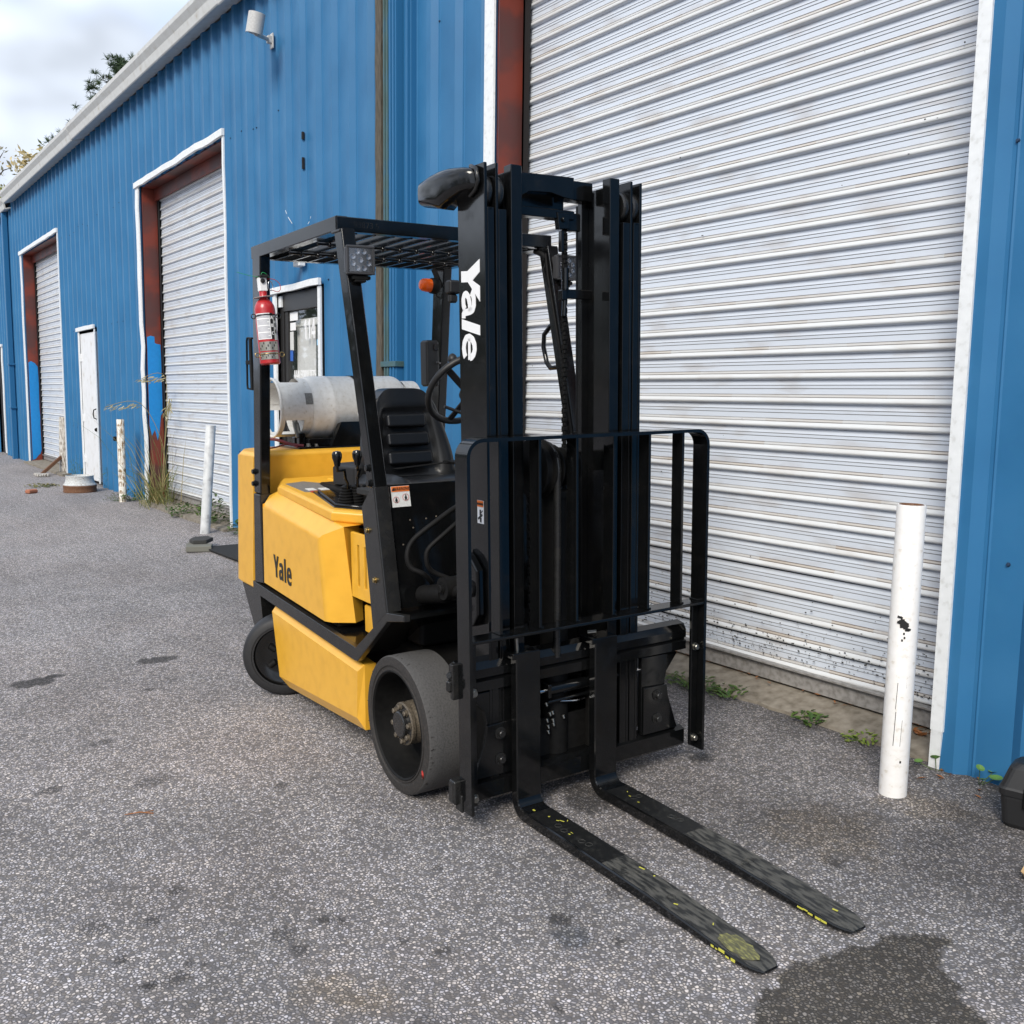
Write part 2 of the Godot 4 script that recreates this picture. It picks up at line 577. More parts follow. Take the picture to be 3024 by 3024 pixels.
	M.post_grey = mottled([[0.0, lin(0.22, 0.22, 0.23)], [0.4, lin(0.52, 0.53, 0.53)], [1.0, lin(0.66, 0.67, 0.67)]], soft, 1.4, 0.5)
	M.post_peel = mottled([[0.0, lin(0.13, 0.075, 0.03)], [0.40, lin(0.22, 0.125, 0.05)], [0.44, lin(0.70, 0.68, 0.62)], [1.0, lin(0.76, 0.75, 0.71)]], noise(0.02, 82, FastNoiseLite.TYPE_SIMPLEX_SMOOTH, 3), 3.0, 0.7)
	M.post_peel.uv1_scale = Vector3(2.6, 0.8, 2.6)
	M.post_old = mottled([[0.0, lin(0.10, 0.085, 0.07)], [0.42, lin(0.22, 0.19, 0.16)], [0.5, lin(0.52, 0.50, 0.46)], [1.0, lin(0.62, 0.61, 0.58)]], noise(0.03, 83), 3.0, 0.8)
	M.post_old.uv1_scale = Vector3(3, 0.6, 3)
	M.rust = mottled([[0.0, lin(0.05, 0.022, 0.012)], [0.5, lin(0.14, 0.055, 0.022)], [1.0, lin(0.3, 0.24, 0.19)]], mid, 5.0, 0.85)
	M.drum = mottled([[0.0, lin(0.16, 0.08, 0.04)], [0.22, lin(0.30, 0.22, 0.16)], [0.32, lin(0.46, 0.48, 0.48)], [1.0, lin(0.70, 0.71, 0.70)]], mid, 3.0, 0.6)
	M.rubber = plain(lin(0.014, 0.014, 0.014), 0.85)
	M.stone = mottled([[0.0, lin(0.10, 0.10, 0.085)], [1.0, lin(0.24, 0.235, 0.20)]], fine, 6.0, 0.9, 0.0, null, grain, 0.2)
	M.stone_dark = mottled([[0.0, lin(0.022, 0.022, 0.022)], [1.0, lin(0.07, 0.068, 0.065)]], fine, 6.0, 0.85, 0.0, null, grain, 0.2)
	M.plastic = mottled([[0.0, lin(0.010, 0.010, 0.0105)], [1.0, lin(0.017, 0.017, 0.018)]], fine, 5.0, 0.5)
	M.cam_grey = mottled([[0.0, lin(0.40, 0.40, 0.39)], [1.0, lin(0.58, 0.58, 0.57)]], mid, 4.0, 0.45)
	M.leaf_brown = plain(lin(0.26, 0.10, 0.03), 0.7)
	M.leaf_tan = plain(lin(0.50, 0.34, 0.17), 0.7)
	M.leaf_brown.backlight_enabled = true
	M.leaf_brown.backlight = Color(0.2, 0.1, 0.04)
	M.weed = leafy(Color(1, 1, 1))
	M.bark = mottled([[0.0, lin(0.03, 0.022, 0.016)], [1.0, lin(0.10, 0.075, 0.055)]], mid, 3.0, 0.95)


func leafy(c: Color) -> StandardMaterial3D:
	var m := plain(c, 0.55)
	m.vertex_color_use_as_albedo = true
	m.backlight_enabled = true
	m.backlight = Color(0.45, 0.5, 0.35)
	return m


func asphalt_material() -> StandardMaterial3D:
	var n := 1024
	var fv := FastNoiseLite.new()
	fv.seed = 91
	fv.noise_type = FastNoiseLite.TYPE_CELLULAR
	fv.frequency = 0.11
	fv.fractal_type = FastNoiseLite.FRACTAL_NONE
	fv.cellular_return_type = FastNoiseLite.RETURN_CELL_VALUE
	var val := fv.get_image(n, n, false, false, false)
	fv.cellular_return_type = FastNoiseLite.RETURN_DISTANCE2_SUB
	var edge := fv.get_image(n, n, false, false, false)
	var big := noise(0.012, 92, FastNoiseLite.TYPE_SIMPLEX_SMOOTH, 4).get_seamless_image(n, n, false, false, 0.15)
	val.convert(Image.FORMAT_L8)
	edge.convert(Image.FORMAT_L8)
	big.convert(Image.FORMAT_L8)
	var a := val.get_data()
	var b := edge.get_data()
	var c := big.get_data()
	var col := PackedByteArray()
	var hgt := PackedByteArray()
	col.resize(n * n * 3)
	hgt.resize(n * n)
	for i in n * n:
		var v := a[i] / 255.0
		var e := smoothstep(0.01, 0.22, b[i] / 255.0)
		var g := c[i] / 255.0
		# pale worn chips standing in grey binder; some stay covered
		var open := smoothstep(0.08, 0.40, v + 0.5 * (g - 0.5))
		var chip := 0.50 + 0.42 * v
		var k := lerpf(0.41, chip, e * (0.30 + 0.70 * open))
		var warm := fposmod(v * 7.31, 1.0)
		col[i * 3] = int(clampf(k * (0.985 + 0.04 * warm), 0, 1) * 255)
		col[i * 3 + 1] = int(clampf(k * (0.975 + 0.01 * warm), 0, 1) * 255)
		col[i * 3 + 2] = int(clampf(k * (1.01 - 0.05 * warm), 0, 1) * 255)
		hgt[i] = int(clampf(e * (0.4 + 0.6 * open), 0, 1) * 255)
	var m := StandardMaterial3D.new()
	m.albedo_texture = ImageTexture.create_from_image(Image.create_from_data(n, n, false, Image.FORMAT_RGB8, col))
	m.uv1_triplanar = true
	m.uv1_world_triplanar = true
	m.uv1_scale = Vector3.ONE * 0.86
	m.heightmap_enabled = true
	m.heightmap_texture = ImageTexture.create_from_image(Image.create_from_data(n, n, false, Image.FORMAT_L8, hgt))
	m.heightmap_scale = 0.22
	m.roughness = 0.9
	m.vertex_color_use_as_albedo = true
	return m


func lines(from: float, to: float, fine0: float, fine1: float, step: float) -> PackedFloat32Array:
	var o := PackedFloat32Array()
	var p := fine0
	var s := step
	var back := []
	while p > from:
		s *= 1.09
		p = maxf(from, p - s)
		back.push_front(p)
	for q in back:
		o.append(q)
	p = fine0
	while p < fine1:
		o.append(p)
		p += step
	s = step
	while p < to:
		o.append(p)
		s *= 1.09
		p += s
	o.append(to)
	return o


func ground() -> void:
	var xs := lines(-90.0, 60.0, -0.5, 3.7, 0.017)
	var zs := lines(-130.0, 60.0, -5.6, -0.8, 0.018)
	var nx := xs.size()
	var nz := zs.size()
	var v := PackedVector3Array()
	var nr := PackedVector3Array()
	var co := PackedColorArray()
	var f1 := noise(0.35, 101)
	var f2 := noise(1.6, 102)
	var f3 := noise(9.0, 103, FastNoiseLite.TYPE_SIMPLEX_SMOOTH, 3)
	var f4 := noise(0.8, 104)
	# oil drips, damp spots and patches: x, z, radius x, radius z, how dark
	var spots := [
		[0.875, -5.42, 0.13, 0.085, 0.30], [0.99, -5.475, 0.06, 0.05, 0.35], [1.50, -5.455, 0.12, 0.07, 0.32], [1.33, -4.93, 0.035, 0.03, 0.5],
		[2.271, -2.60, 0.10, 0.12, 0.42], [1.667, -2.03, 0.038, 0.042, 0.45], [1.127, -2.434, 0.02, 0.035, 0.5], [1.17, -2.40, 0.016, 0.025, 0.42],
		[1.011, -2.336, 0.026, 0.03, 0.5], [0.996, -2.448, 0.035, 0.05, 0.72], [0.628, -2.419, 0.022, 0.022, 0.28], [0.69, -2.41, 0.04, 0.028, 0.62],
		[0.74, -2.458, 0.014, 0.018, 0.5], [0.774, -2.433, 0.016, 0.016, 0.45], [0.599, -2.588, 0.012, 0.02, 0.4], [0.83, -2.862, 0.026, 0.035, 0.55],
		[0.728, -2.732, 0.022, 0.04, 0.62], [0.573, -2.791, 0.045, 0.05, 0.8], [0.66, -3.9, 0.05, 0.035, 0.6], [1.0, -3.75, 0.07, 0.05, 0.75],
		[0.95, -4.3, 0.05, 0.03, 0.7], [1.4, -3.4, 0.03, 0.03, 0.6], [1.25, -2.2, 0.018, 0.018, 0.6], [1.32, -2.1, 0.03, 0.02, 0.65], [1.55, -2.5, 0.02, 0.02, 0.6],
		[1.9, -2.05, 0.03, 0.04, 0.72], [1.74, -1.85, 0.02, 0.02, 0.62], [2.9, -2.62, 0.05, 0.05, 0.55], [2.6, -1.75, 0.04, 0.05, 0.65],
		[0.4, -2.35, 0.06, 0.05, 0.8], [1.42, -1.72, 0.02, 0.012, 0.4], [1.06, -1.86, 0.09, 0.05, 0.8], [0.3, -3.2, 0.1, 0.06, 0.82],
	]
	var wet := PackedVector2Array([Vector2(1.73, -1.39), Vector2(1.88, -1.45), Vector2(2.034, -1.495), Vector2(2.2, -1.455), Vector2(2.30, -1.42), Vector2(2.38, -1.41), Vector2(2.46, -1.36), Vector2(2.49, -1.30), Vector2(2.41, -1.285), Vector2(2.36, -1.253), Vector2(2.30, -1.19), Vector2(2.244, -1.136), Vector2(2.2, -1.0), Vector2(1.9, -0.86), Vector2(1.5, -0.95), Vector2(1.56, -1.25)])
	for j in nz:
		for i in nx:
			var x := xs[i]
			var z := zs[j]
			v.append(Vector3(x, gy(x, z) if absf(z) < 80.0 else SLOPE * (minf(x, 3.75) - 1.875), z))
			nr.append(Vector3(-SLOPE, 1, 0).normalized() if x < 3.75 else Vector3.UP)
			var k := 0.84 + 0.20 * f1.get_noise_2d(x, z) + 0.18 * f2.get_noise_2d(x, z)
			var tint := Vector3(1.0, 0.985, 0.965)
			if absf(x) < 6.0 and z > -30.0:
				var wob := f3.get_noise_2d(x, z)
				k += 0.06 * wob
				# trodden dirt beside the wall and round the forks, paler in the open lot
				var dirty := smoothstep(1.9, 3.0, x) * smoothstep(-7.5, -4.0, z)
				k -= 0.34 * dirty * (0.8 + 0.8 * f4.get_noise_2d(x, z))
				tint = tint.lerp(Vector3(1.0, 0.96, 0.925), clampf(0.5 + 1.5 * f4.get_noise_2d(x + 9.0, z), 0, 1) * 0.9)
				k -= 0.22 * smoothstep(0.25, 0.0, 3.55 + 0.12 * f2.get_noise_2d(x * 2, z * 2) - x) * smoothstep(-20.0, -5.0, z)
				if z < -7.0:
					k += 0.10 * smoothstep(-7.0, -10.0, z) + 0.10 * f2.get_noise_2d(x * 0.7, z * 2.5)
				for s in spots:
					var dx: float = (x - s[0]) / s[2]
					var dz: float = (z - s[1]) / s[3]
					if absf(dx) < 2.0 and absf(dz) < 2.0:
						var r := sqrt(dx * dx + dz * dz) + 0.5 * wob
						k *= lerpf(s[4] * 0.85, 1.0, smoothstep(0.82, 1.02, r))
				if z > -1.7 and x > 1.3 and x < 2.7:
					var q := Vector2(x + 0.03 * wob, z + 0.03 * f3.get_noise_2d(x + 5.0, z))
					if Geometry2D.is_point_in_polygon(q, wet):
						k *= 0.33
						tint = Vector3(1.0, 0.93, 0.80)
				# a smooth grey patch and rusty stains
				var gp := Vector2((x - 1.64) / 0.052, (z + 1.935) / 0.058).length() + 0.4 * wob
				if gp < 1.0:
					k = 0.46
					tint = Vector3(0.93, 0.97, 1.0)
				for s in [[1.0, -2.12, 0.12], [1.07, -2.02, 0.09], [3.2, -1.8, 0.2], [2.75, -1.9, 0.3]]:
					var d := Vector2(x - s[0], z - s[1]).length() / float(s[2]) + 0.5 * wob
					tint = tint.lerp(Vector3(1.0, 0.86, 0.66), (1.0 - smoothstep(0.2, 1.0, d)) * 0.6)
			k = clampf(k, 0.08, 1.0)
			co.append(Color(k * tint.x, k * tint.y, k * tint.z))
	var id := PackedInt32Array()
	for j in nz - 1:
		for i in nx - 1:
			var p := j * nx + i
			id.append_array([p, p + 1, p + nx, p + 1, p + nx + 1, p + nx])
	var a := []
	a.resize(Mesh.ARRAY_MAX)
	a[Mesh.ARRAY_VERTEX] = v
	a[Mesh.ARRAY_NORMAL] = nr
	a[Mesh.ARRAY_COLOR] = co
	a[Mesh.ARRAY_INDEX] = id
	var m := ArrayMesh.new()
	m.add_surface_from_arrays(Mesh.PRIMITIVE_TRIANGLES, a)
	M.asphalt = asphalt_material()
	struct("ground", m, M.asphalt, "worn grey asphalt yard with pale aggregate, oil spots and a damp patch")
	# concrete apron under the big door, and one under each door further on
	for d in [[-5.25, -2.03, 0.045], [-13.0, -9.8, 0.06], [-21.3, -17.7, 0.06]]:
		var mb := MB.new()
		var y0: float = d[2]
		var z0: float = d[0]
		var x0 := 3.6 if y0 < 0.05 else 3.45
		var n := int((d[1] - z0) / 0.08)
		for i in n:
			var za: float = z0 + (d[1] - z0) * i / n
			var zb: float = z0 + (d[1] - z0) * (i + 1) / n
			var xa := x0 + 0.02 * f2.get_noise_1d(za * 4.0)
			var xb := x0 + 0.02 * f2.get_noise_1d(zb * 4.0)
			var ya := y0 + 0.012
			mb.quad(Vector3(xa, ya, za), Vector3(xb, ya, zb), Vector3(3.83, 0.105, zb), Vector3(3.83, 0.105, za), Vector3.UP)
			mb.quad(Vector3(3.83, 0.105, za), Vector3(3.83, 0.105, zb), Vector3(4.4, 0.11, zb), Vector3(4.4, 0.11, za), Vector3.UP)
			mb.quad(Vector3(xa, ya, za), Vector3(xb, ya, zb), Vector3(xb - 0.01, -0.05, zb), Vector3(xa - 0.01, -0.05, za), Vector3.LEFT)
		mb.quad(Vector3(x0, y0 + 0.012, d[1]), Vector3(4.4, 0.11, d[1]), Vector3(4.4, -0.1, d[1]), Vector3(x0, -0.1, d[1]), Vector3.BACK)
		struct("concrete_apron", mb, M.concrete, "dirty concrete threshold strip under a roller door")

const WX := 3.6
const PITCH := 0.305
# scraped marks on the wall: z, y, z, y
const SCRATCHES := [[-8.354, 3.116, -8.325, 3.083], [-8.296, 3.05, -8.21, 2.983], [-7.821, 2.99, -7.828, 2.975], [-7.849, 2.952, -7.877, 2.936]]


# ribbed sheet between two z, following the ribs of the whole wall
func sheet(z0: float, z1: float, y0: float, y1: float) -> MB:
	var mb := MB.new()
	var pts := PackedVector2Array()
	var k := floori(z0 / PITCH) - 1
	var prof := [[0.0, 0.0], [0.125, 0.0], [0.172, -0.038], [0.226, -0.038], [0.266, 0.0]]
	var all := []
	while k * PITCH < z1 + PITCH:
		for p in prof:
			all.append(Vector2(k * PITCH + p[0], WX + p[1]))
		# two shallow stiffening beads in the flat
		all.append(Vector2(k * PITCH + 0.28, WX))
		all.append(Vector2(k * PITCH + 0.287, WX - 0.004))
		all.append(Vector2(k * PITCH + 0.294, WX))
		k += 1
	for i in all.size() - 1:
		var a: Vector2 = all[i]
		var b: Vector2 = all[i + 1]
		if b.x <= z0 or a.x >= z1:
			continue
		var ta := clampf((z0 - a.x) / maxf(b.x - a.x, 1e-6), 0, 1)
		var tb := clampf((z1 - a.x) / maxf(b.x - a.x, 1e-6), 0, 1)
		if pts.is_empty():
			pts.append(a.lerp(b, ta))
		pts.append(a.lerp(b, tb))
	for i in pts.size() - 1:
		var a := pts[i]
		var b := pts[i + 1]
		mb.quad(Vector3(a.y, y0, a.x), Vector3(b.y, y0, b.x), Vector3(b.y, y1, b.x), Vector3(a.y, y1, a.x), Vector3.LEFT)
	return mb


# one curtain slat of a roller door: grooved face, rolled lower edge; z runs along the slat
func slat_mesh(z0: float, z1: float, rusty: float, bend := 0.0, sd := -1) -> MB:
	var mb := MB.new()
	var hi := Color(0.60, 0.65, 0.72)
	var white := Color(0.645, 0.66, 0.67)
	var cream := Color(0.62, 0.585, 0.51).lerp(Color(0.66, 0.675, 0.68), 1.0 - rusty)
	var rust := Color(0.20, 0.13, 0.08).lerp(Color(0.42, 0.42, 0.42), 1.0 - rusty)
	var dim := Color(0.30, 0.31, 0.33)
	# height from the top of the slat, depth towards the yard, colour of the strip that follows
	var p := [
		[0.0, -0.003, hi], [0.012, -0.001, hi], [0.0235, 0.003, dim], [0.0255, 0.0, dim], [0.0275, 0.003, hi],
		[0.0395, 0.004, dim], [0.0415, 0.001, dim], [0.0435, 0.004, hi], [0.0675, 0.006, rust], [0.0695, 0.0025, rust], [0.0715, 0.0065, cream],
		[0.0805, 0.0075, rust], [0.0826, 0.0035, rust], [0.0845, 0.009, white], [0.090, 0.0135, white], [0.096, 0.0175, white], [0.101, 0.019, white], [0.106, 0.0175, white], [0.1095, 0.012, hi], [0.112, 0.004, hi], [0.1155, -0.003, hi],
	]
	var seg := 1 if sd < 0 else 14
	var fn := noise(0.9, 200 + sd)
	for s in seg:
		var za := lerpf(z0, z1, float(s) / seg)
		var zb := lerpf(z0, z1, float(s + 1) / seg)
		var ya := -bend * sin(PI * s / seg)
		var yb := -bend * sin(PI * (s + 1.0) / seg)
		# dirt and rust come and go along the slat
		var w := clampf(0.5 + 1.3 * fn.get_noise_1d(za * 2.0) + 0.5 * fn.get_noise_1d(za * 9.0), 0.0, 1.0) if sd >= 0 else 0.5
		for i in p.size() - 1:
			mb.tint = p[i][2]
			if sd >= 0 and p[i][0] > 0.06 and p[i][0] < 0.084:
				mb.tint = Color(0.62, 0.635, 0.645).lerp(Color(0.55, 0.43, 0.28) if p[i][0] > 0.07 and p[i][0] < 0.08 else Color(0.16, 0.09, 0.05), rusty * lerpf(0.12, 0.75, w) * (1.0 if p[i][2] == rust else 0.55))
			mb.quad(Vector3(-p[i][1], ya - p[i][0], za), Vector3(-p[i][1], yb - p[i][0], zb), Vector3(-p[i + 1][1], yb - p[i + 1][0], zb), Vector3(-p[i + 1][1], ya - p[i + 1][0], za), Vector3(-1, 0.01, 0))
	return mb


# a crooked strip of metal trim: box section through points that wander a little
func trim(a: Vector3, b: Vector3, w: float, t: float, side: Vector3, wobble: float, n: int, s: int) -> MB:
	var mb := MB.new()
	var r := RandomNumberGenerator.new()
	r.seed = s
	var rings := []
	var up := (b - a).normalized()
	var nrm := side.cross(up).normalized()
	for i in n + 1:
		var p := a.lerp(b, float(i) / n)
		var o := side * r.randf_range(-wobble, wobble) + nrm * r.randf_range(-wobble, wobble) * 0.6
		if i == 0 or i == n:
			o = Vector3.ZERO
		p += o
		var ww := w * r.randf_range(0.92, 1.05) if wobble > 0 else w
		rings.append([p - side * ww * 0.5 - nrm * t * 0.5, p + side * ww * 0.5 - nrm * t * 0.5, p + side * ww * 0.5 + nrm * t * 0.5, p - side * ww * 0.5 + nrm * t * 0.5])
	mb.loft(rings)
	return mb


func roller_door(b: Node3D, z0: float, z1: float, head: float, rusty: float, s: int, label: String) -> void:
	var dx := WX + 0.22
	var back := MB.new()
	back.bb(Vector3(dx + 0.03, 0.1, z0 - 0.05), Vector3(dx + 0.06, head + 0.2, z1 + 0.05))
	var d := part("roller_door", back, M.dark_gap, b)
	d.set_meta("label", label)
	for sz in [[z0 - 0.006, z0 + 0.045], [z1 - 0.045, z1 + 0.006]]:
		var g := MB.new()
		g.bb(Vector3(dx - 0.035, 0.1, sz[0]), Vector3(dx - 0.028, head, sz[1]))
		g.bb(Vector3(dx + 0.022, 0.1, sz[0]), Vector3(dx + 0.028, head, sz[1]))
		part("guide_rail", g, M.dark_gap, d)
	var bot := MB.new()
	bot.bb(Vector3(dx - 0.025, 0.112, z0 + 0.02), Vector3(dx + 0.01, 0.195, z1 - 0.02), 0.004)
	bot.bb(Vector3(dx - 0.05, 0.195, z0 + 0.02), Vector3(dx + 0.005, 0.206, z1 - 0.02), 0.002)
	part("bottom_bar", bot, M.steel_bar, d)
	var grime := MB.new()
	var r := RandomNumberGenerator.new()
	r.seed = s
	var shapes := []
	for i in 4:
		shapes.append(slat_mesh(z0 + 0.012, z1 - 0.012, clampf(rusty * [0.45, 0.8, 1.0, 0.65][i], 0, 1)).mesh())
	var y := 0.322
	var n := 0
	while y < head + 0.12:
		var o: MeshInstance3D
		if n < 4 and rusty > 0.5:
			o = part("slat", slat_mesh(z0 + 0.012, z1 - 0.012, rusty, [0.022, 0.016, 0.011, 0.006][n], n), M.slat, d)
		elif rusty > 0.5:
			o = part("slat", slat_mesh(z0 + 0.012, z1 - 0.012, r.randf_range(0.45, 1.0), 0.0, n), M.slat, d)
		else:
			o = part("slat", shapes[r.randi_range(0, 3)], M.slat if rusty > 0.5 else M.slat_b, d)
		o.position = Vector3(dx, y, 0)
		o.rotation.z = r.randf_range(-0.012, 0.012)
		y += 0.1155
		n += 1
	# splashed mud and specks along the lower slats
	if rusty > 0.5:
		for i in 700:
			var zz := r.randf_range(z0 + 0.1, z1 - 0.1)
			var hh := 0.23 + absf(r.randfn(0.0, 0.11))
			if r.randf() < 0.06:
				hh = r.randf_range(0.3, 3.6)
			var rr := r.randf_range(0.0010, 0.0042)
			grime.box(Vector3(dx - 0.0195, hh, zz), Vector3(0.003, rr * r.randf_range(0.8, 1.6), rr * r.randf_range(1.0, 3.0)))
		var gr := part("mud_speck", grime, M.stone_dark, d)
		gr.set_meta("kind", "stuff")


func building() -> void:
	var b := thing("warehouse", "long blue ribbed metal warehouse with white roller doors and a pale gutter", "building")
	var openings := [[-5.12, -2.0, 4.25], [-12.96, -9.9, 4.05], [-21.22, -17.85, 4.10], [-16.62, -15.56, 2.44], [-8.66, -7.66, 2.42], [-25.05, -23.97, 2.45]]
	var top := 5.22
	var z := -37.515
	while z < 9.0:
		var cuts := [z, z + PITCH * 3]
		for o in openings:
			for e in [o[0], o[1]]:
				if e > z + 0.02 and e < z + PITCH * 3 - 0.02:
					cuts.append(e)
		cuts.sort()
		for i in cuts.size() - 1:
			var mid: float = (cuts[i] + cuts[i + 1]) * 0.5
			var y0 := -0.03
			for o in openings:
				if mid > o[0] and mid < o[1]:
					y0 = o[2]
			if y0 < top - 0.02:
				part("wall_panel", sheet(cuts[i], cuts[i + 1], y0, top), M.blue, b)
		z += PITCH * 3
	# inner liner keeps light out behind the sheets; roof above
	var core := MB.new()
	core.bb(Vector3(3.9, -0.05, -37.6), Vector3(3.96, 5.2, 9.0))
	core.bb(Vector3(3.62, -0.05, -37.62), Vector3(20.0, 5.2, -37.52))
	core.bb(Vector3(3.62, -0.05, 8.92), Vector3(20.0, 5.2, 9.02))
	part("inner_wall", core, M.dark_gap, b)
	var roof := MB.new()
	roof.hexa([Vector3(3.42, 5.26, -37.7), Vector3(20, 6.9, -37.7), Vector3(20, 6.95, -37.7), Vector3(3.42, 5.31, -37.7), Vector3(3.42, 5.26, 9.1), Vector3(20, 6.9, 9.1), Vector3(20, 6.95, 9.1), Vector3(3.42, 5.31, 9.1)])
	part("roof", roof, M.roof, b)
	# gutter lengths with open joints
	var gp := PackedVector2Array([Vector2(3.575, 5.205), Vector2(3.405, 5.155), Vector2(3.395, 5.165), Vector2(3.375, 5.25), Vector2(3.335, 5.315), Vector2(3.33, 5.36), Vector2(3.345, 5.365), Vector2(3.36, 5.33), Vector2(3.41, 5.25), Vector2(3.42, 5.18), Vector2(3.56, 5.225)])
	var joints := [-21.9, -15.82, -9.50, -3.2, 3.1, 9.0]
	for i in joints.size() - 1:
		var mb := MB.new()
		mb.prism(gp, Transform3D(Basis(Vector3(1, 0, 0), Vector3(0, 1, 0), Vector3(0, 0, 1)), Vector3.ZERO), joints[i] + 0.006, joints[i + 1] - 0.006, 0.0)
		var gt := part("gutter", mb, M.gutter, b)
		gt.position.y = 0.012 * (i % 2)
	var gend := MB.new()
	gend.prism(gp, Transform3D(), -37.6, -22.15, 0.0)
	var ge := part("gutter", gend, M.gutter, b)
	ge.position = Vector3(0.06, -0.06, 0)
	# downspouts, corner trims and the weathered board
	var ds := MB.new()
	var dsb := MB.new()
	for i in 8:
		var half := ds if i < 3 else dsb
		half.bb(Vector3(WX - 0.115 + 0.009 * (i % 2), 0.02, -6.405 + i * 0.022), Vector3(WX - 0.04, 5.2, -6.383 + i * 0.022 - 0.001), 0.003)
	part("downspout", dsb, M.blue_plain, b)
	ds.bb(Vector3(WX - 0.125, 1.70, -6.44), Vector3(WX - 0.038, 1.74, -6.215), 0.003)
	part("downspout", ds, M.algae, b).set_meta("label", "green stained corrugated downspout")
	var ct := MB.new()
	ct.bb(Vector3(WX - 0.05, 0.0, -6.225), Vector3(WX + 0.02, 5.2, -6.12), 0.006)
	ct.bb(Vector3(WX - 0.075, 0.0, -6.16), Vector3(WX - 0.045, 5.2, -6.13), 0.006)
	part("corner_trim", ct, M.blue_plain, b)
	var wp := trim(Vector3(WX - 0.085, 0.0, -6.49), Vector3(WX - 0.085, 5.2, -6.485), 0.088, 0.05, Vector3(0, 0, 1), 0.004, 24, 5)
	part("wooden_board", wp, M.wood, b).set_meta("label", "weathered grey upright board beside the downspout")
	var d2 := MB.new()
	d2.bb(Vector3(WX - 0.13, 0.02, -22.75), Vector3(WX - 0.03, 5.15, -22.6), 0.01)
	d2.bb(Vector3(WX - 0.14, 2.0, -22.78), Vector3(WX - 0.02, 2.04, -22.57), 0.003)
	d2.bb(Vector3(WX - 0.14, 1.1, -22.78), Vector3(WX - 0.02, 1.14, -22.57), 0.003)
	part("downspout", d2, M.blue_plain, b)
	var ct2 := MB.new()
	ct2.bb(Vector3(WX - 0.05, 0.0, -23.2), Vector3(WX + 0.01, 5.15, -22.78), 0.006)
	part("corner_trim", ct2, M.blue_plain, b)
	# big door
	roller_door(b, -5.10, -2.0, 4.25, 1.0, 3, "big white roller door with rust streaked slats behind the forklift")
	jambs(b, -5.12, -2.0, 4.25, 0)
	roller_door(b, -12.935, -9.92, 4.03, 0.25, 4, "clean white roller door left of the glass door")
	jambs(b, -12.96, -9.9, 4.05, 1)
	roller_door(b, -21.19, -17.87, 4.08, 0.3, 6, "farthest white roller door")
	jambs(b, -21.22, -17.85, 4.10, 2)
	white_door(b)
	glass_door(b)
	# screws: two rows of dark heads and the lone ones between
	var sc := MB.new()
	var r := RandomNumberGenerator.new()
	r.seed = 12
	for row in [0.9, 2.45, 4.0]:
		var zz := -22.0
		var k := floori(zz / PITCH)
		while k * PITCH < 3.0:
			for o in [0.06, 0.285]:
				var zs := k * PITCH + float(o)
				var ok := true
				for op in openings:
					if zs > op[0] - 0.05 and zs < op[1] + 0.05 and row < op[2] + 0.05:
						ok = false
				if ok and r.randf() < 0.42:
					sc.hexbolt(Vector3(WX - 0.001, row + r.randf_range(-0.012, 0.012) + 0.35 * sin(k * 1.7) * (1.0 if row > 3 else 0.0) * 0.1, zs), Vector3.LEFT, 0.0065, 0.009)
			k += 1
	var scn := part("screw", sc, M.blue_screw, b)
	scn.set_meta("kind", "stuff")
	# bare scraped patches and old marks on the sheets
	var sm := MB.new()
	for q in [[3.20, 3.44, -6.62, -6.595], [3.30, 3.36, -6.63, -6.605]]:
		sm.bb(Vector3(WX - 0.041, q[0], q[2]), Vector3(WX - 0.037, q[1], q[3]))
	for q in SCRATCHES:
		sm.bar(Vector3(WX - 0.040, q[1], q[0]), Vector3(WX - 0.040, q[3], q[2]), 0.005, 0.002, Vector3(0, 0, 1), 0.0)
	part("scratch", sm, M.white_trim, b).set_meta("kind", "stuff")
	var hole := MB.new()
	hole.bb(Vector3(WX - 0.040, 3.655, -7.99), Vector3(WX - 0.02, 3.715, -7.972))
	hole.bb(Vector3(WX - 0.040, 3.41, -7.99), Vector3(WX - 0.02, 3.505, -7.975))
	part("torn_hole", hole, M.dark_gap, b).set_meta("kind", "stuff")


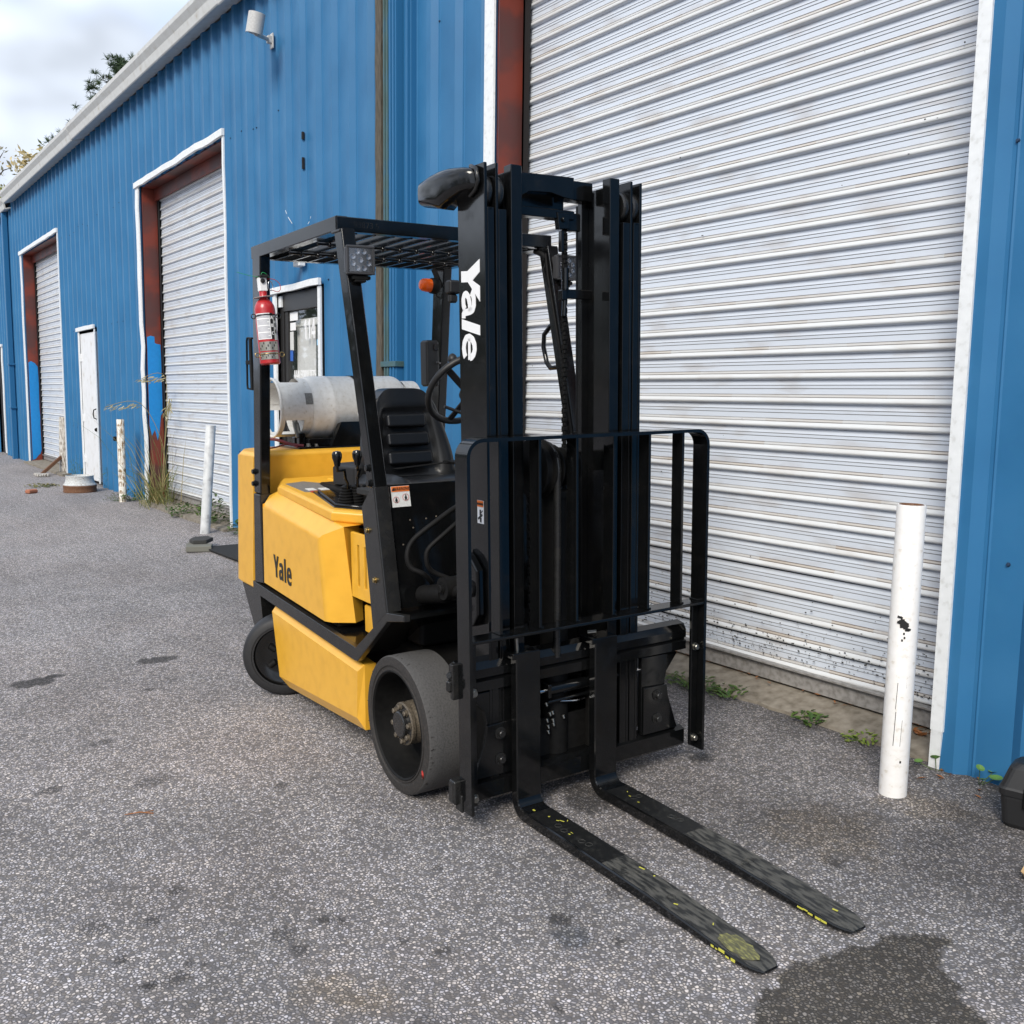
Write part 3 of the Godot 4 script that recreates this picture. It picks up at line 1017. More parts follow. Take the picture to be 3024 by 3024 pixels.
func jambs(b: Node3D, z0: float, z1: float, head: float, k: int) -> void:
	var red := MB.new()
	red.bb(Vector3(WX - 0.002, 0.03, z0 - 0.02), Vector3(WX + 0.185, head, z0), 0.003)
	part("door_jamb", red, M.red, b)
	var red2 := MB.new()
	red2.bb(Vector3(WX - 0.002, 0.03, z1), Vector3(WX + 0.185, head, z1 + 0.02), 0.003)
	part("door_jamb", red2, M.red, b)
	var hd := MB.new()
	hd.bb(Vector3(WX - 0.002, head, z0), Vector3(WX + 0.20, head + 0.02, z1), 0.003)
	hd.bb(Vector3(WX + 0.15, head - 0.14, z0), Vector3(WX + 0.185, head, z1), 0.003)
	part("door_head", hd, M.red, b)
	var wob: float = [0.0, 0.016, 0.008][k]
	var wl: float = [0.10, 0.13, 0.11][k]
	part("door_trim", trim(Vector3(WX - 0.042, 0.03, z0 - wl * 0.5 + 0.01), Vector3(WX - 0.042, head + 0.06, z0 - wl * 0.5 + 0.01), wl, 0.016, Vector3(0, 0, 1), wob, [1, 14, 12][k], 20 + k), M.white_trim, b)
	part("door_trim", trim(Vector3(WX - 0.042, 0.03 if k else 0.2, z1 + 0.02), Vector3(WX - 0.042, head + 0.06, z1 + 0.02), 0.05 if k else 0.052, 0.016, Vector3(0, 0, 1), wob * 0.5, [1, 12, 10][k], 30 + k), M.white_trim, b)
	if k == 0:
		# the foot of the trim is bent inwards
		part("door_trim", trim(Vector3(WX - 0.03, 0.04, z1 + 0.012), Vector3(WX - 0.042, 0.2, z1 + 0.02), 0.045, 0.016, Vector3(0, 0, 1), 0.0, 1, 41), M.white_trim, b)
	part("door_trim", trim(Vector3(WX - 0.055, head + 0.035, z0 - wl), Vector3(WX - 0.055, head + 0.045, z1 + 0.05), 0.07, 0.03, Vector3(0, 1, 0), wob * 0.7, [1, 16, 16][k], 50 + k), M.white_trim, b)
	if k:
		# slapdash bright blue paint over the lower jamb
		var pts: Array = [[0.003, 1.05], [0.03, 0.92], [0.07, 1.00], [0.10, 0.86], [0.125, 0.95], [0.15, 1.18], [0.175, 1.22], [0.176, 1.9], [0.172, 2.10], [0.12, 2.11], [0.10, 2.12], [0.098, 2.20], [0.05, 2.21], [0.004, 2.19]] if k == 1 else [[0.004, 0.10], [0.06, 0.12], [0.12, 0.20], [0.15, 0.22], [0.174, 0.30], [0.17, 0.8], [0.176, 0.95], [0.168, 1.15], [0.176, 1.6], [0.17, 1.95], [0.12, 2.02], [0.05, 2.06], [0.004, 2.03]]
		var pp := PackedVector2Array()
		for q in pts:
			pp.append(Vector2(WX + q[0], q[1]))
		var pm := MB.new()
		pm.prism(pp, Transform3D(Basis(Vector3(1, 0, 0), Vector3(0, 1, 0), Vector3(0, 0, 1)), Vector3(0, 0, z0)), 0.0, 0.003, 0.0)
		part("blue_paint", pm, M.blue_bright, b).set_meta("label", "bright blue paint brushed over the red door jamb")


func white_door(b: Node3D) -> void:
	var d := MB.new()
	d.bb(Vector3(WX - 0.02, 0.10, -16.60), Vector3(WX + 0.03, 2.38, -15.58), 0.003)
	var o := part("side_door", d, M.door_white, b)
	o.set_meta("label", "narrow white steel door with stained foot")
	var h := MB.new()
	for y: float in [0.35, 1.0, 1.95]:
		h.bb(Vector3(WX - 0.035, y, -16.56), Vector3(WX - 0.015, y + 0.12, -16.50), 0.004)
	part("hinge", h, M.door_white, o)
	var k := MB.new()
	k.tube([Vector3(WX - 0.02, 1.22, -15.68), Vector3(WX - 0.06, 1.2, -15.69), Vector3(WX - 0.07, 1.14, -15.69), Vector3(WX - 0.06, 1.08, -15.69), Vector3(WX - 0.02, 1.06, -15.68)], 0.009, 6)
	k.ball(Vector3(WX - 0.03, 0.9, -15.69), Vector3(0.03, 0.03, 0.03))
	part("handle", k, M.matte, o)
	part("door_trim", trim(Vector3(WX - 0.035, 0.08, -16.60), Vector3(WX - 0.035, 2.42, -16.60), 0.07, 0.014, Vector3(0, 0, 1), 0.006, 8, 61), M.white_trim, b)
	part("door_trim", trim(Vector3(WX - 0.035, 0.08, -15.57), Vector3(WX - 0.035, 2.42, -15.57), 0.045, 0.014, Vector3(0, 0, 1), 0.0, 1, 62), M.white_trim, b)
	part("door_trim", trim(Vector3(WX - 0.05, 2.445, -16.68), Vector3(WX - 0.05, 2.455, -15.54), 0.06, 0.03, Vector3(0, 1, 0), 0.004, 5, 63), M.white_trim, b)
	# the last door at the left edge of the yard
	var e := MB.new()
	e.bb(Vector3(WX + 0.03, 0.05, -24.95), Vector3(WX + 0.07, 2.36, -24.12), 0.003)
	part("side_door", e, M.dark_gap, b).set_meta("label", "dark doorway at the far end of the wall")
	part("door_trim", trim(Vector3(WX - 0.035, 0.08, -24.06), Vector3(WX - 0.035, 2.42, -24.06), 0.16, 0.014, Vector3(0, 0, 1), 0.01, 8, 64), M.white_trim, b)
	part("door_trim", trim(Vector3(WX - 0.05, 2.455, -25.05), Vector3(WX - 0.05, 2.455, -23.93), 0.06, 0.03, Vector3(0, 1, 0), 0.004, 5, 65), M.white_trim, b)


func glass_door(b: Node3D) -> void:
	var z0 := -8.66
	var z1 := -7.66
	part("door_trim", trim(Vector3(WX - 0.04, 0.05, z0 + 0.03), Vector3(WX - 0.04, 2.40, z0 + 0.03), 0.07, 0.016, Vector3(0, 0, 1), 0.0, 1, 70), M.white_trim, b)
	part("door_trim", trim(Vector3(WX - 0.04, 0.05, z1 - 0.005), Vector3(WX - 0.04, 2.40, z1 - 0.005), 0.05, 0.016, Vector3(0, 0, 1), 0.0, 1, 71), M.white_trim, b)
	part("door_trim", trim(Vector3(WX - 0.055, 2.425, z0 - 0.04), Vector3(WX - 0.055, 2.435, z1 + 0.03), 0.055, 0.03, Vector3(0, 1, 0), 0.006, 6, 72), M.white_trim, b)
	var f := MB.new()
	var x0 := WX + 0.0
	var x1 := WX + 0.045
	f.bb(Vector3(x0, 2.24, z0 + 0.06), Vector3(x1, 2.40, z1 - 0.03), 0.003)
	f.bb(Vector3(x0, 0.08, z0 + 0.06), Vector3(x1, 2.24, z0 + 0.13), 0.003)
	f.bb(Vector3(x0 + 0.012, 0.1, z0 + 0.133), Vector3(x1, 2.237, z0 + 0.20), 0.003)
	f.bb(Vector3(x0, 0.08, z1 - 0.09), Vector3(x1, 2.24, z1 - 0.03), 0.003)
	f.bb(Vector3(x0, 0.08, z0 + 0.13), Vector3(x1, 0.30, z1 - 0.09), 0.003)
	var d := part("glass_door", f, M.bronze, b)
	d.set_meta("label", "dark framed glass entrance door with a number and stickers")
	var jm := MB.new()
	jm.bb(Vector3(WX - 0.02, 2.28, z0 + 0.065), Vector3(WX + 0.0, 2.38, z0 + 0.13), 0.003)
	part("door_closer_box", jm, M.white_trim, d)
	var g := MB.new()
	var gx := x1 - 0.012
	g.bb(Vector3(gx, 0.29, z0 + 0.19), Vector3(gx + 0.006, 2.245, z1 - 0.08))
	part("pane", g, M.glass, d)
	var room := MB.new()
	room.bb(Vector3(WX + 0.28, 0.1, z0), Vector3(WX + 0.285, 2.5, z1))
	part("inner_panel", room, M.bronze, d)
	var wp := MB.new()
	wp.bb(Vector3(WX + 0.085, 0.3, z0 + 0.24), Vector3(WX + 0.09, 2.16, z1 - 0.36), 0.001)
	wp.bb(Vector3(WX + 0.07, 2.10, z0 + 0.25), Vector3(WX + 0.0845, 2.165, z1 - 0.16), 0.003)
	part("white_board", wp, M.panel_grey, d)
	var dpl := MB.new()
	dpl.bb(Vector3(WX + 0.086, 0.3, z1 - 0.357), Vector3(WX + 0.091, 2.10, z1 - 0.10), 0.001)
	for i in 44:
		for j in 5:
			var yy := 0.35 + i * 0.04
			var zz := z1 - 0.335 + j * 0.05 + 0.025 * (i % 2)
			dpl.box(Vector3(WX + 0.0855, yy, zz), Vector3(0.003, 0.008, 0.028), 0.0014, Basis(Vector3.RIGHT, 0.6 if (i + j) % 2 else -0.6))
	part("tread_plate", dpl, M.plate, d)
	var fx := gx - 0.003
	var t := part("house_number", text_mesh("114", 0.17), M.white_ink, d)
	t.transform = Transform3D(Basis(Vector3(0, 0, 0.62), Vector3(0, 1, 0), Vector3(-1, 0, 0)), Vector3(fx, 2.06, -8.03))
	var t2 := part("lettering", text_mesh("AAA FORKLIFTS", 0.075), M.white_ink, d)
	t2.transform = Transform3D(Basis(Vector3(0, 0, 0.62), Vector3(0, 1, 0), Vector3(-1, 0, 0)), Vector3(fx, 1.665, -8.14))
	# stickers on the glass: y, z, height, width, material
	for q in [[2.19, -8.36, 0.075, 0.17, M.white_ink], [2.10, -8.38, 0.07, 0.12, M.white_ink], [1.97, -8.41, 0.17, 0.075, M.paper], [1.84, -8.42, 0.10, 0.06, plain(lin(0.03, 0.12, 0.45), 0.4)], [2.18, -7.80, 0.13, 0.08, M.black_ink], [2.02, -7.79, 0.09, 0.06, M.white_ink], [1.94, -7.83, 0.05, 0.09, plain(lin(0.25, 0.5, 0.7), 0.4)], [1.85, -7.81, 0.13, 0.07, M.black_ink], [1.70, -7.81, 0.11, 0.07, M.white_ink]]:
		var sm := MB.new()
		sm.box(Vector3(fx - 0.001, q[0], q[1]), Vector3(0.002, q[2], q[3]), 0.0)
		part("sticker", sm, q[4], d)
	for q in [[2.205, "NP"], [1.84, "OK"]]:
		pass
	var np := part("lettering", text_mesh("NP", 0.05), M.white_ink, d)
	np.transform = Transform3D(Basis(Vector3(0, 0, 1), Vector3(0, 1, 0), Vector3(-1, 0, 0)), Vector3(fx - 0.004, 2.21, -7.80))


func V2(a: Array) -> PackedVector2Array:
	var o := PackedVector2Array()
	for p in a:
		o.append(Vector2(p[0], p[1]))
	return o


# (z, y) outline pushed along x
func side_tf(x := 0.0) -> Transform3D:
	return Transform3D(Basis(Vector3(0, 0, 1), Vector3(0, 1, 0), Vector3(1, 0, 0)), Vector3(x, 0, 0))


# (x, z) outline pushed along y
func plan_tf(y := 0.0) -> Transform3D:
	return Transform3D(Basis(Vector3(1, 0, 0), Vector3(0, 0, 1), Vector3(0, 1, 0)), Vector3(0, y, 0))


# (x, y) outline pushed along z
func front_tf(z := 0.0) -> Transform3D:
	return Transform3D(Basis(), Vector3(0, 0, z))


func axis_tf(c: Vector3, y: Vector3) -> Transform3D:
	var x := y.cross(Vector3(0.12, 0.35, 0.93)).normalized()
	return Transform3D(Basis(x, y.normalized(), x.cross(y.normalized())), c)


func forklift() -> void:
	var t := thing("forklift", "yellow and black forklift truck with raised guard, mast and two forks on the asphalt", "forklift", TRUCK, TB)
	chassis(t)
	hood(t)
	guard(t)
	cabin(t)
	wheels(t)
	mast(t)
	carriage(t)


func chassis(t: Node3D) -> void:
	var c := MB.new()
	c.bb(Vector3(-0.33, 0.16, -1.45), Vector3(0.33, 0.50, 0.22), 0.02)
	c.bb(Vector3(-0.47, 0.50, -1.40), Vector3(0.47, 0.56, -0.62), 0.01)
	c.bb(Vector3(-0.22, 0.30, 0.08), Vector3(0.22, 0.60, 0.19), 0.02)
	c.bb(Vector3(-0.33, 0.50, -0.66), Vector3(0.33, 0.92, -0.12), 0.02)
	part("chassis", c, M.matte, t)
	# black tail frame tapering to the ground behind the rear wheels
	for s: float in [-1.0, 1.0]:
		var k := MB.new()
		k.hexa([Vector3(0.50 * s, 0.50, -1.83), Vector3(0.50 * s, 0.50, -1.55), Vector3(0.46 * s, 0.18, -1.62), Vector3(0.46 * s, 0.16, -1.70), Vector3(0.30 * s, 0.50, -1.83), Vector3(0.30 * s, 0.50, -1.55), Vector3(0.30 * s, 0.18, -1.62), Vector3(0.30 * s, 0.16, -1.70)])
		part("tail_frame", k, M.char, t)
		# yellow skirt between the wheels, its top and bottom edges folded in
		var sk := MB.new()
		var x := 0.515 * s
		var xi := 0.487 * s
		var r := [Vector3(xi, 0.472, -1.338), Vector3(x, 0.440, -1.333), Vector3(x, 0.130, -1.262), Vector3(xi, 0.084, -1.205), Vector3(xi - 0.05 * s, 0.084, -1.205), Vector3(xi - 0.05 * s, 0.472, -1.338)]
		var q := [Vector3(xi, 0.414, -0.318), Vector3(x, 0.390, -0.328), Vector3(x, 0.190, -0.343), Vector3(xi, 0.138, -0.325), Vector3(xi - 0.05 * s, 0.138, -0.325), Vector3(xi - 0.05 * s, 0.414, -0.318)]
		# soften the two folds with a narrow strip
		var ra := []
		var qa := []
		for i in 6:
			if i == 1 or i == 2:
				for w in [0.22, 0.0, -0.06]:
					var o: int = i - 1 if (w > 0) == (i == 1) else i + 1
					var ww: float = absf(w)
					if i == 2:
						ww = [0.04, 0.0, 0.25][[0.22, 0.0, -0.06].find(w)]
						o = [1, 2, 3][[0.22, 0.0, -0.06].find(w)]
					ra.append(r[i].lerp(r[o], ww))
					qa.append(q[i].lerp(q[o], ww))
			else:
				ra.append(r[i])
				qa.append(q[i])
		sk.loft([ra, qa])
		part("side_skirt", sk, M.yellow, t)
		# rail, step and fender edge in one bent strip
		var rl := MB.new()
		var xa := 0.518 * s
		rl.prism(V2([[-1.60, 0.550], [-0.337, 0.489], [-0.043, 0.690], [0.107, 0.709], [0.107, 0.684], [-0.037, 0.655], [-0.322, 0.433], [-0.350, 0.430], [-1.60, 0.492]]), side_tf(), xa, 0.49 * s, 0.004)
		part("side_rail", rl, M.char, t)
		var st := MB.new()
		st.hexa([Vector3(0.49 * s, 0.545, -1.58), Vector3(0.49 * s, 0.486, -0.345), Vector3(0.22 * s, 0.486, -0.345), Vector3(0.22 * s, 0.545, -1.58), Vector3(0.49 * s, 0.51, -1.58), Vector3(0.49 * s, 0.451, -0.345), Vector3(0.22 * s, 0.451, -0.345), Vector3(0.22 * s, 0.51, -1.58)])
		part("step", st, M.black, t)
		var fe := MB.new()
		fe.hexa([Vector3(0.49 * s, 0.486, -0.345), Vector3(0.49 * s, 0.683, -0.043), Vector3(0.16 * s, 0.683, -0.043), Vector3(0.16 * s, 0.486, -0.345), Vector3(0.49 * s, 0.455, -0.335), Vector3(0.49 * s, 0.66, -0.03), Vector3(0.16 * s, 0.66, -0.03), Vector3(0.16 * s, 0.455, -0.335)])
		fe.hexa([Vector3(0.49 * s, 0.683, -0.043), Vector3(0.49 * s, 0.702, 0.105), Vector3(0.20 * s, 0.702, 0.105), Vector3(0.16 * s, 0.683, -0.043), Vector3(0.49 * s, 0.67, -0.043), Vector3(0.49 * s, 0.69, 0.105), Vector3(0.20 * s, 0.69, 0.105), Vector3(0.16 * s, 0.67, -0.043)])
		part("fender", fe, M.black, t)
		# side plate carrying the front leg
		var sp := MB.new()
		sp.prism(V2([[-0.150, 1.158], [-0.126, 1.156], [-0.040, 0.690], [-0.145, 0.615], [-0.173, 0.597], [-0.227, 0.96], [-0.247, 1.073]]), side_tf(), 0.515 * s, 0.45 * s, 0.006)
		var pl := part("side_plate", sp, M.char, t)
		var bo := MB.new()
		bo.hexbolt(Vector3(0.515 * s, 0.985, -0.185), Vector3(s, 0, 0), 0.010, 0.012)
		part("bolt", bo, M.brass, pl)
		bo = MB.new()
		bo.hexbolt(Vector3(0.515 * s, 0.800, -0.130), Vector3(s, 0, 0), 0.010, 0.012)
		part("bolt", bo, M.brass, pl)
	# counterweight: rounded block with a flat front face
	var cw := MB.new()
	var plan := PackedVector2Array()
	plan.append(Vector2(-0.515, -1.515))
	for i in 9:
		var a := PI * 0.5 * i / 8.0
		plan.append(Vector2(-0.515 + 0.20 * (1 - cos(a)), -1.74 - 0.16 * sin(a)))
	for i in 9:
		var a := PI * 0.5 * (8 - i) / 8.0
		plan.append(Vector2(0.515 - 0.20 * (1 - cos(a)), -1.74 - 0.16 * sin(a)))
	plan.append(Vector2(0.515, -1.515))
	# leans with the rear legs: sheared by 8 degrees about its top
	var sh := Transform3D(Basis(Vector3(1, 0, 0), Vector3(0, 0, 1), Vector3(0, 1, 0.135)), Vector3(0, 0.49, -0.095))
	cw.prism(plan, sh, 0.0, 0.72, 0.028)
	part("counterweight", cw, M.yellow, t)


func hood(t: Node3D) -> void:
	for s: float in [-1.0, 1.0]:
		var p := MB.new()
		var A := Vector3(0.515 * s, 0.963, -1.405)
		var B := Vector3(0.515 * s, 0.568, -1.429)
		var C := Vector3(0.515 * s, 0.529, -0.634)
		var D := Vector3(0.515 * s, 0.893, -0.696)
		var E := Vector3(0.452 * s, 0.945, -0.570)
		var F := Vector3(0.448 * s, 1.035, -1.330)
		var G := Vector3(0.411 * s, 0.527, -0.566)
		var A2 := Vector3(0.47 * s, 1.00, -1.43)
		var out := Vector3(s, 0, 0)
		# faces, with each crease replaced by a narrow rounded strip
		var n_side := (D - A).cross(B - A).normalized()
		if n_side.dot(out) < 0:
			n_side = -n_side
		var n_top := (E - A).cross(D - F).normalized()
		if n_top.dot(Vector3(s, 1, 0)) < 0:
			n_top = -n_top
		var n_fr := (E - C).cross(D - G).normalized()
		if n_fr.dot(Vector3(s, 0, 1)) < 0:
			n_fr = -n_fr
		var i1 := 0.085
		var Ad := A.lerp(B, 0.05)
		var Dd := D.lerp(C, 0.05).lerp(A.lerp(B, 0.05), 0.03)
		var Cd := C.lerp(B, 0.03)
		var Au := A.lerp(F, i1 * 2.0)
		var Du := D.lerp(E, 0.16)
		var Cf := C.lerp(G, 0.2)
		p.quad4(Ad, Dd, Cd, B, n_side, n_side, n_side, n_side)
		p.quad4(Ad, Dd, Du, Au, n_side, n_side, n_top, n_top)
		p.quad4(Au, Du, E, F, n_top, n_top, n_top, n_top)
		p.quad4(Dd, Du, Cf, Cd, n_side, n_fr, n_fr, n_side)
		p.quad4(Du, E, G, Cf, n_fr, n_fr, n_fr, n_fr)
		# rear edge and closing faces
		p.quad(A, B, Vector3(0.40 * s, 0.57, -1.44), Vector3(0.40 * s, 1.0, -1.43), Vector3(0, 0, -1))
		p.flat_tri(Ad, Au, A2, Vector3(s, 1, -1))
		p.flat_tri(Au, F, A2, Vector3(s, 1, -1))
		p.quad(E, G, Vector3(0.36 * s, 0.527, -0.60), Vector3(0.36 * s, 0.945, -0.62), Vector3(0, 0, 1))
		p.quad(B, Cd, Vector3(0.36 * s, 0.527, -0.60), Vector3(0.36 * s, 0.57, -1.44), Vector3.DOWN)
		p.quad(Cd, Cf, G, Vector3(0.36 * s, 0.527, -0.60), Vector3.DOWN)
		p.quad(F, E, Vector3(0.3 * s, 0.945, -0.6), Vector3(0.3 * s, 1.03, -1.33), Vector3.UP)
		var hp := part("side_panel", p, M.yellow, t)
		if s < 0:
			var tx := part("lettering", text_mesh("Yale", 0.105, true, 0.003), M.black_ink, hp)
			# stands on the panel, following its lower edge
			var dirz := (C - B).normalized()
			var upv := Vector3(0, 1, 0.02).normalized()
			tx.transform = Transform3D(Basis(dirz * 0.80, upv, Vector3(-1, 0, 0)), Vector3(-0.5165, 0.672, -1.155))
		# panel with upright slots ahead of it, dark behind the slots
		var lv := MB.new()
		for z in [[-0.565, -0.505], [-0.482, -0.435], [-0.412, -0.18]]:
			lv.bb(Vector3(0.425 * s, 0.645, z[0]), Vector3(0.408 * s, 0.925, z[1]), 0.004)
		lv.bb(Vector3(0.424 * s, 0.875, -0.51), Vector3(0.409 * s, 0.9245, -0.40), 0.002)
		lv.bb(Vector3(0.424 * s, 0.6455, -0.51), Vector3(0.409 * s, 0.70, -0.40), 0.002)
		var lp := part("louver_panel", lv, M.yellow, t)
		for z: float in [-0.493, -0.423]:
			var gp := MB.new()
			gp.bb(Vector3(0.414 * s, 0.70, z - 0.014), Vector3(0.400 * s, 0.88, z + 0.014))
			part("slot", gp, M.dark_gap, lp)
		var lo := MB.new()
		lo.bb(Vector3(0.40 * s, 0.50, -0.50), Vector3(0.385 * s, 0.62, -0.30), 0.01)
		part("lower_cover", lo, M.yellow, t)
	# lid over the engine, one wide shallow cap sloping down to the front
	var lid := MB.new()
	var tilt := Transform3D(Basis(Vector3(1, 0, 0), Vector3(0, -0.085, 1), Vector3(0, 1, 0.085)), Vector3(0, 0.892, 0))
	lid.prism(V2([[-0.468, -1.32], [-0.468, -0.665], [-0.355, -0.555], [-0.34, -0.40], [0.34, -0.40], [0.355, -0.555], [0.468, -0.665], [0.468, -1.32], [0.40, -1.47], [-0.40, -1.47]]), tilt, 0.0, 0.062, 0.020)
	var l := part("hood_lid", lid, M.yellow, t)
	# raised crease on the lid
	var cr := MB.new()
	cr.prism(V2([[-0.20, -1.36], [0.10, -1.36], [0.10, -0.9], [-0.05, -0.95], [-0.16, -1.15]]), tilt, 0.05, 0.072, 0.010)
	part("lid_step", cr, M.yellow, l)
	var lb := MB.new()
	lb.prism(V2([[-0.435, -1.30], [-0.335, -1.33], [-0.235, -1.22], [-0.24, -1.10], [-0.345, -1.02], [-0.425, -1.08]]), tilt, 0.06, 0.0645, 0.0)
	part("instruction_label", lb, M.grey_label, l)
	var lr := MB.new()
	for q in [[-0.40, -1.075, -0.35, -1.045, M.red_ink], [-0.34, -1.13, -0.30, -1.08, M.paper], [-0.40, -1.14, -0.36, -1.09, M.paper], [-0.285, -1.16, -0.25, -1.10, M.paper]]:
		var m := MB.new()
		m.prism(V2([[q[0], q[1]], [q[2], q[1]], [q[2], q[3]], [q[0], q[3]]]), tilt, 0.064, 0.0665, 0.0)
		part("label_field", m, q[4], l)
	# black lever tray
	var tray := MB.new()
	tray.prism(V2([[-0.395, -1.06], [-0.44, -0.70], [-0.352, -0.605], [-0.15, -0.605], [-0.15, -1.06]]), tilt, 0.055, 0.068, 0.004)
	var tr := part("lever_tray", tray, M.black, t)
	var rim := MB.new()
	var pr := [Vector2(-0.375, -1.03), Vector2(-0.428, -0.705), Vector2(-0.345, -0.615), Vector2(-0.16, -0.615)]
	var p3 := []
	for q in pr:
		p3.append(tilt * Vector3(q.x, q.y, 0.072))
	rim.tube(p3, 0.007, 8)
	part("tray_rim", rim, M.black, tr)
	# three hydraulic levers in rubber boots
	var bases := [[Vector3(-0.372, 1.015, -0.72), Vector3(-0.440, 1.225, -0.645)], [Vector3(-0.325, 1.015, -0.72), Vector3(-0.345, 1.225, -0.65)], [Vector3(-0.262, 1.015, -0.74), Vector3(-0.262, 1.22, -0.66)]]
	for i in 3:
		var a: Vector3 = bases[i][0]
		var k: Vector3 = bases[i][1]
		var lm := MB.new()
		var j := a + Vector3(0.0, 0.10, 0.02)
		lm.tube([a, j, j + (k - j) * 0.18, j.lerp(k, 0.55) + Vector3(0.012, 0, 0), k + Vector3(0, -0.05, 0), k], 0.0065, 8)
		var lv := part("lever", lm, M.black, t)
		var pf := []
		for r in 8:
			var rr := 0.044 - 0.0032 * r
			pf.append(Vector2(rr, r * 0.0125))
			pf.append(Vector2(rr, r * 0.0125 + 0.005))
			pf.append(Vector2(rr - 0.007, r * 0.0125 + 0.009))
		pf.append(Vector2(0.0, 0.103))
		var bm := MB.new()
		bm.lathe(pf, Transform3D(Basis(), a + Vector3(0, -0.01, 0)), 18, 0.9)
		part("boot", bm, M.matte, lv)
		var km := MB.new()
		km.lathe([Vector2(0, -0.03), Vector2(0.012, -0.03), Vector2(0.0155, -0.01), Vector2(0.021, 0.005), Vector2(0.0215, 0.022), Vector2(0.016, 0.033), Vector2(0, 0.036)], Transform3D(Basis(), k), 14)
		part("knob", km, M.black, lv)


func guard(t: Node3D) -> void:
	# roof frame
	var f := MB.new()
	f.bb(Vector3(-0.511, 2.131, -0.458), Vector3(0.511, 2.186, -0.408), 0.004)
	f.bb(Vector3(-0.511, 2.131, -1.43), Vector3(0.511, 2.186, -1.38), 0.004)
	f.bb(Vector3(-0.513, 2.130, -1.428), Vector3(-0.461, 2.188, -0.41), 0.004)
	f.bb(Vector3(0.461, 2.130, -1.428), Vector3(0.513, 2.188, -0.41), 0.004)
	var g := part("guard_frame", f, M.black, t)
	for k in 11:
		var m := MB.new()
		var x := -0.41 + 0.082 * k
		m.bb(Vector3(x - 0.006, 2.128, -1.385), Vector3(x + 0.006, 2.166, -0.45), 0.002)
		part("roof_bar", m, M.black, t)
	for z: float in [-0.72, -1.05]:
		var m := MB.new()
		m.tube([Vector3(-0.465, 2.122, z), Vector3(0.465, 2.122, z)], 0.007, 8)
		for k in 11:
			m.ball(Vector3(-0.41 + 0.082 * k, 2.119, z), Vector3(0.012, 0.010, 0.012), 8, 6)
		part("cross_rod", m, M.black, g)
	var no := part("lettering", text_mesh("93873 5", 0.022, false, 0.001), M.char, g)
	no.transform = Transform3D(Basis(), Vector3(-0.385, 2.158, -0.4073))
	for s: float in [-1.0, 1.0]:
		# front leg, leaning back
		var a := MB.new()
		a.prism(V2([[-0.436, 2.135], [-0.362, 2.135], [-0.126, 1.15], [-0.190, 1.15]]), side_tf(), 0.513 * s, 0.455 * s, 0.006)
		var fl := part("front_leg", a, M.black, t)
		var w := MB.new()
		w.box(Vector3(0.487 * s, 2.127, -0.41), Vector3(0.062, 0.012, 0.085), 0.004)
		part("weld", w, M.char, fl)
		var bo := MB.new()
		bo.hexbolt(Vector3(0.513 * s, 1.225, -0.172), Vector3(s, 0, 0), 0.013, 0.014)
		part("bolt", bo, M.black, fl)
		bo = MB.new()
		bo.hexbolt(Vector3(0.513 * s, 1.168, -0.160), Vector3(s, 0, 0), 0.013, 0.014)
		part("bolt", bo, M.black, fl)
		# rear leg with its lower half in grey
		var r := MB.new()
		r.prism(V2([[-1.414, 2.14], [-1.302, 2.14], [-1.436, 1.008], [-1.533, 1.008]]), side_tf(), 0.513 * s, 0.462 * s, 0.006)
		var rl := part("rear_leg", r, M.black, t)
		for y: float in [1.115, 1.055]:
			var rb := MB.new()
			rb.hexbolt(Vector3(0.513 * s, y, -1.505 - (1.115 - y) * 0.1), Vector3(s, 0, 0), 0.013, 0.016)
			part("bolt", rb, M.black, rl)
		var r2 := MB.new()
		r2.prism(V2([[-1.534, 1.006], [-1.437, 1.006], [-1.441, 0.56], [-1.575, 0.545]]), side_tf(), 0.516 * s, 0.44 * s, 0.006)
		part("rear_post", r2, M.char, t)
	# work lights on the front legs
	work_light(t, Vector3(-0.468, 2.008, -0.305), 0.12)
	work_light(t, Vector3(0.518, 2.038, -0.325), 0.05)
	# amber beacon pointing sideways from the left rear leg
	var bm := MB.new()
	var bt := axis_tf(Vector3(0.418, 2.037, -1.29), Vector3(-1, 0.05, 0))
	bm.lathe([Vector2(0.0, 0.0), Vector2(0.036, 0.0), Vector2(0.042, 0.012), Vector2(0.040, 0.04), Vector2(0.036, 0.045), Vector2(0, 0.045)], bt, 18)
	var be := part("beacon", bm, M.matte, t)
	var dm := MB.new()
	dm.lathe([Vector2(0.034, 0.045), Vector2(0.034, 0.07), Vector2(0.0315, 0.072), Vector2(0.033, 0.075), Vector2(0.0315, 0.088), Vector2(0.024, 0.099), Vector2(0.0, 0.104)], bt, 20)
	part("dome", dm, M.amber, be)
	var bk := MB.new()
	bk.bar(Vector3(0.41, 2.13, -1.32), Vector3(0.44, 2.03, -1.29), 0.05, 0.006, Vector3(0, 0, 1))
	bk.tube([Vector3(0.40, 2.02, -1.28), Vector3(0.40, 1.985, -1.27), Vector3(0.425, 1.975, -1.27), Vector3(0.44, 2.0, -1.28)], 0.003, 6)
	part("bracket", bk, M.matte, be)
	# control box on the left rear leg
	var cb := MB.new()
	cb.bb(Vector3(0.33, 1.525, -1.34), Vector3(0.405, 1.762, -1.26), 0.012)
	var bx := part("control_box", cb, M.plastic, t)
	var cc := MB.new()
	for y: float in [1.725, 1.57]:
		cc.bb(Vector3(0.37, y - 0.016, -1.2595), Vector3(0.396, y + 0.016, -1.252), 0.002)
	cc.tube([Vector3(0.405, 1.645, -1.26), Vector3(0.385, 1.645, -1.235), Vector3(0.372, 1.648, -1.232)], 0.006, 8)
	part("switch", cc, M.char, bx)
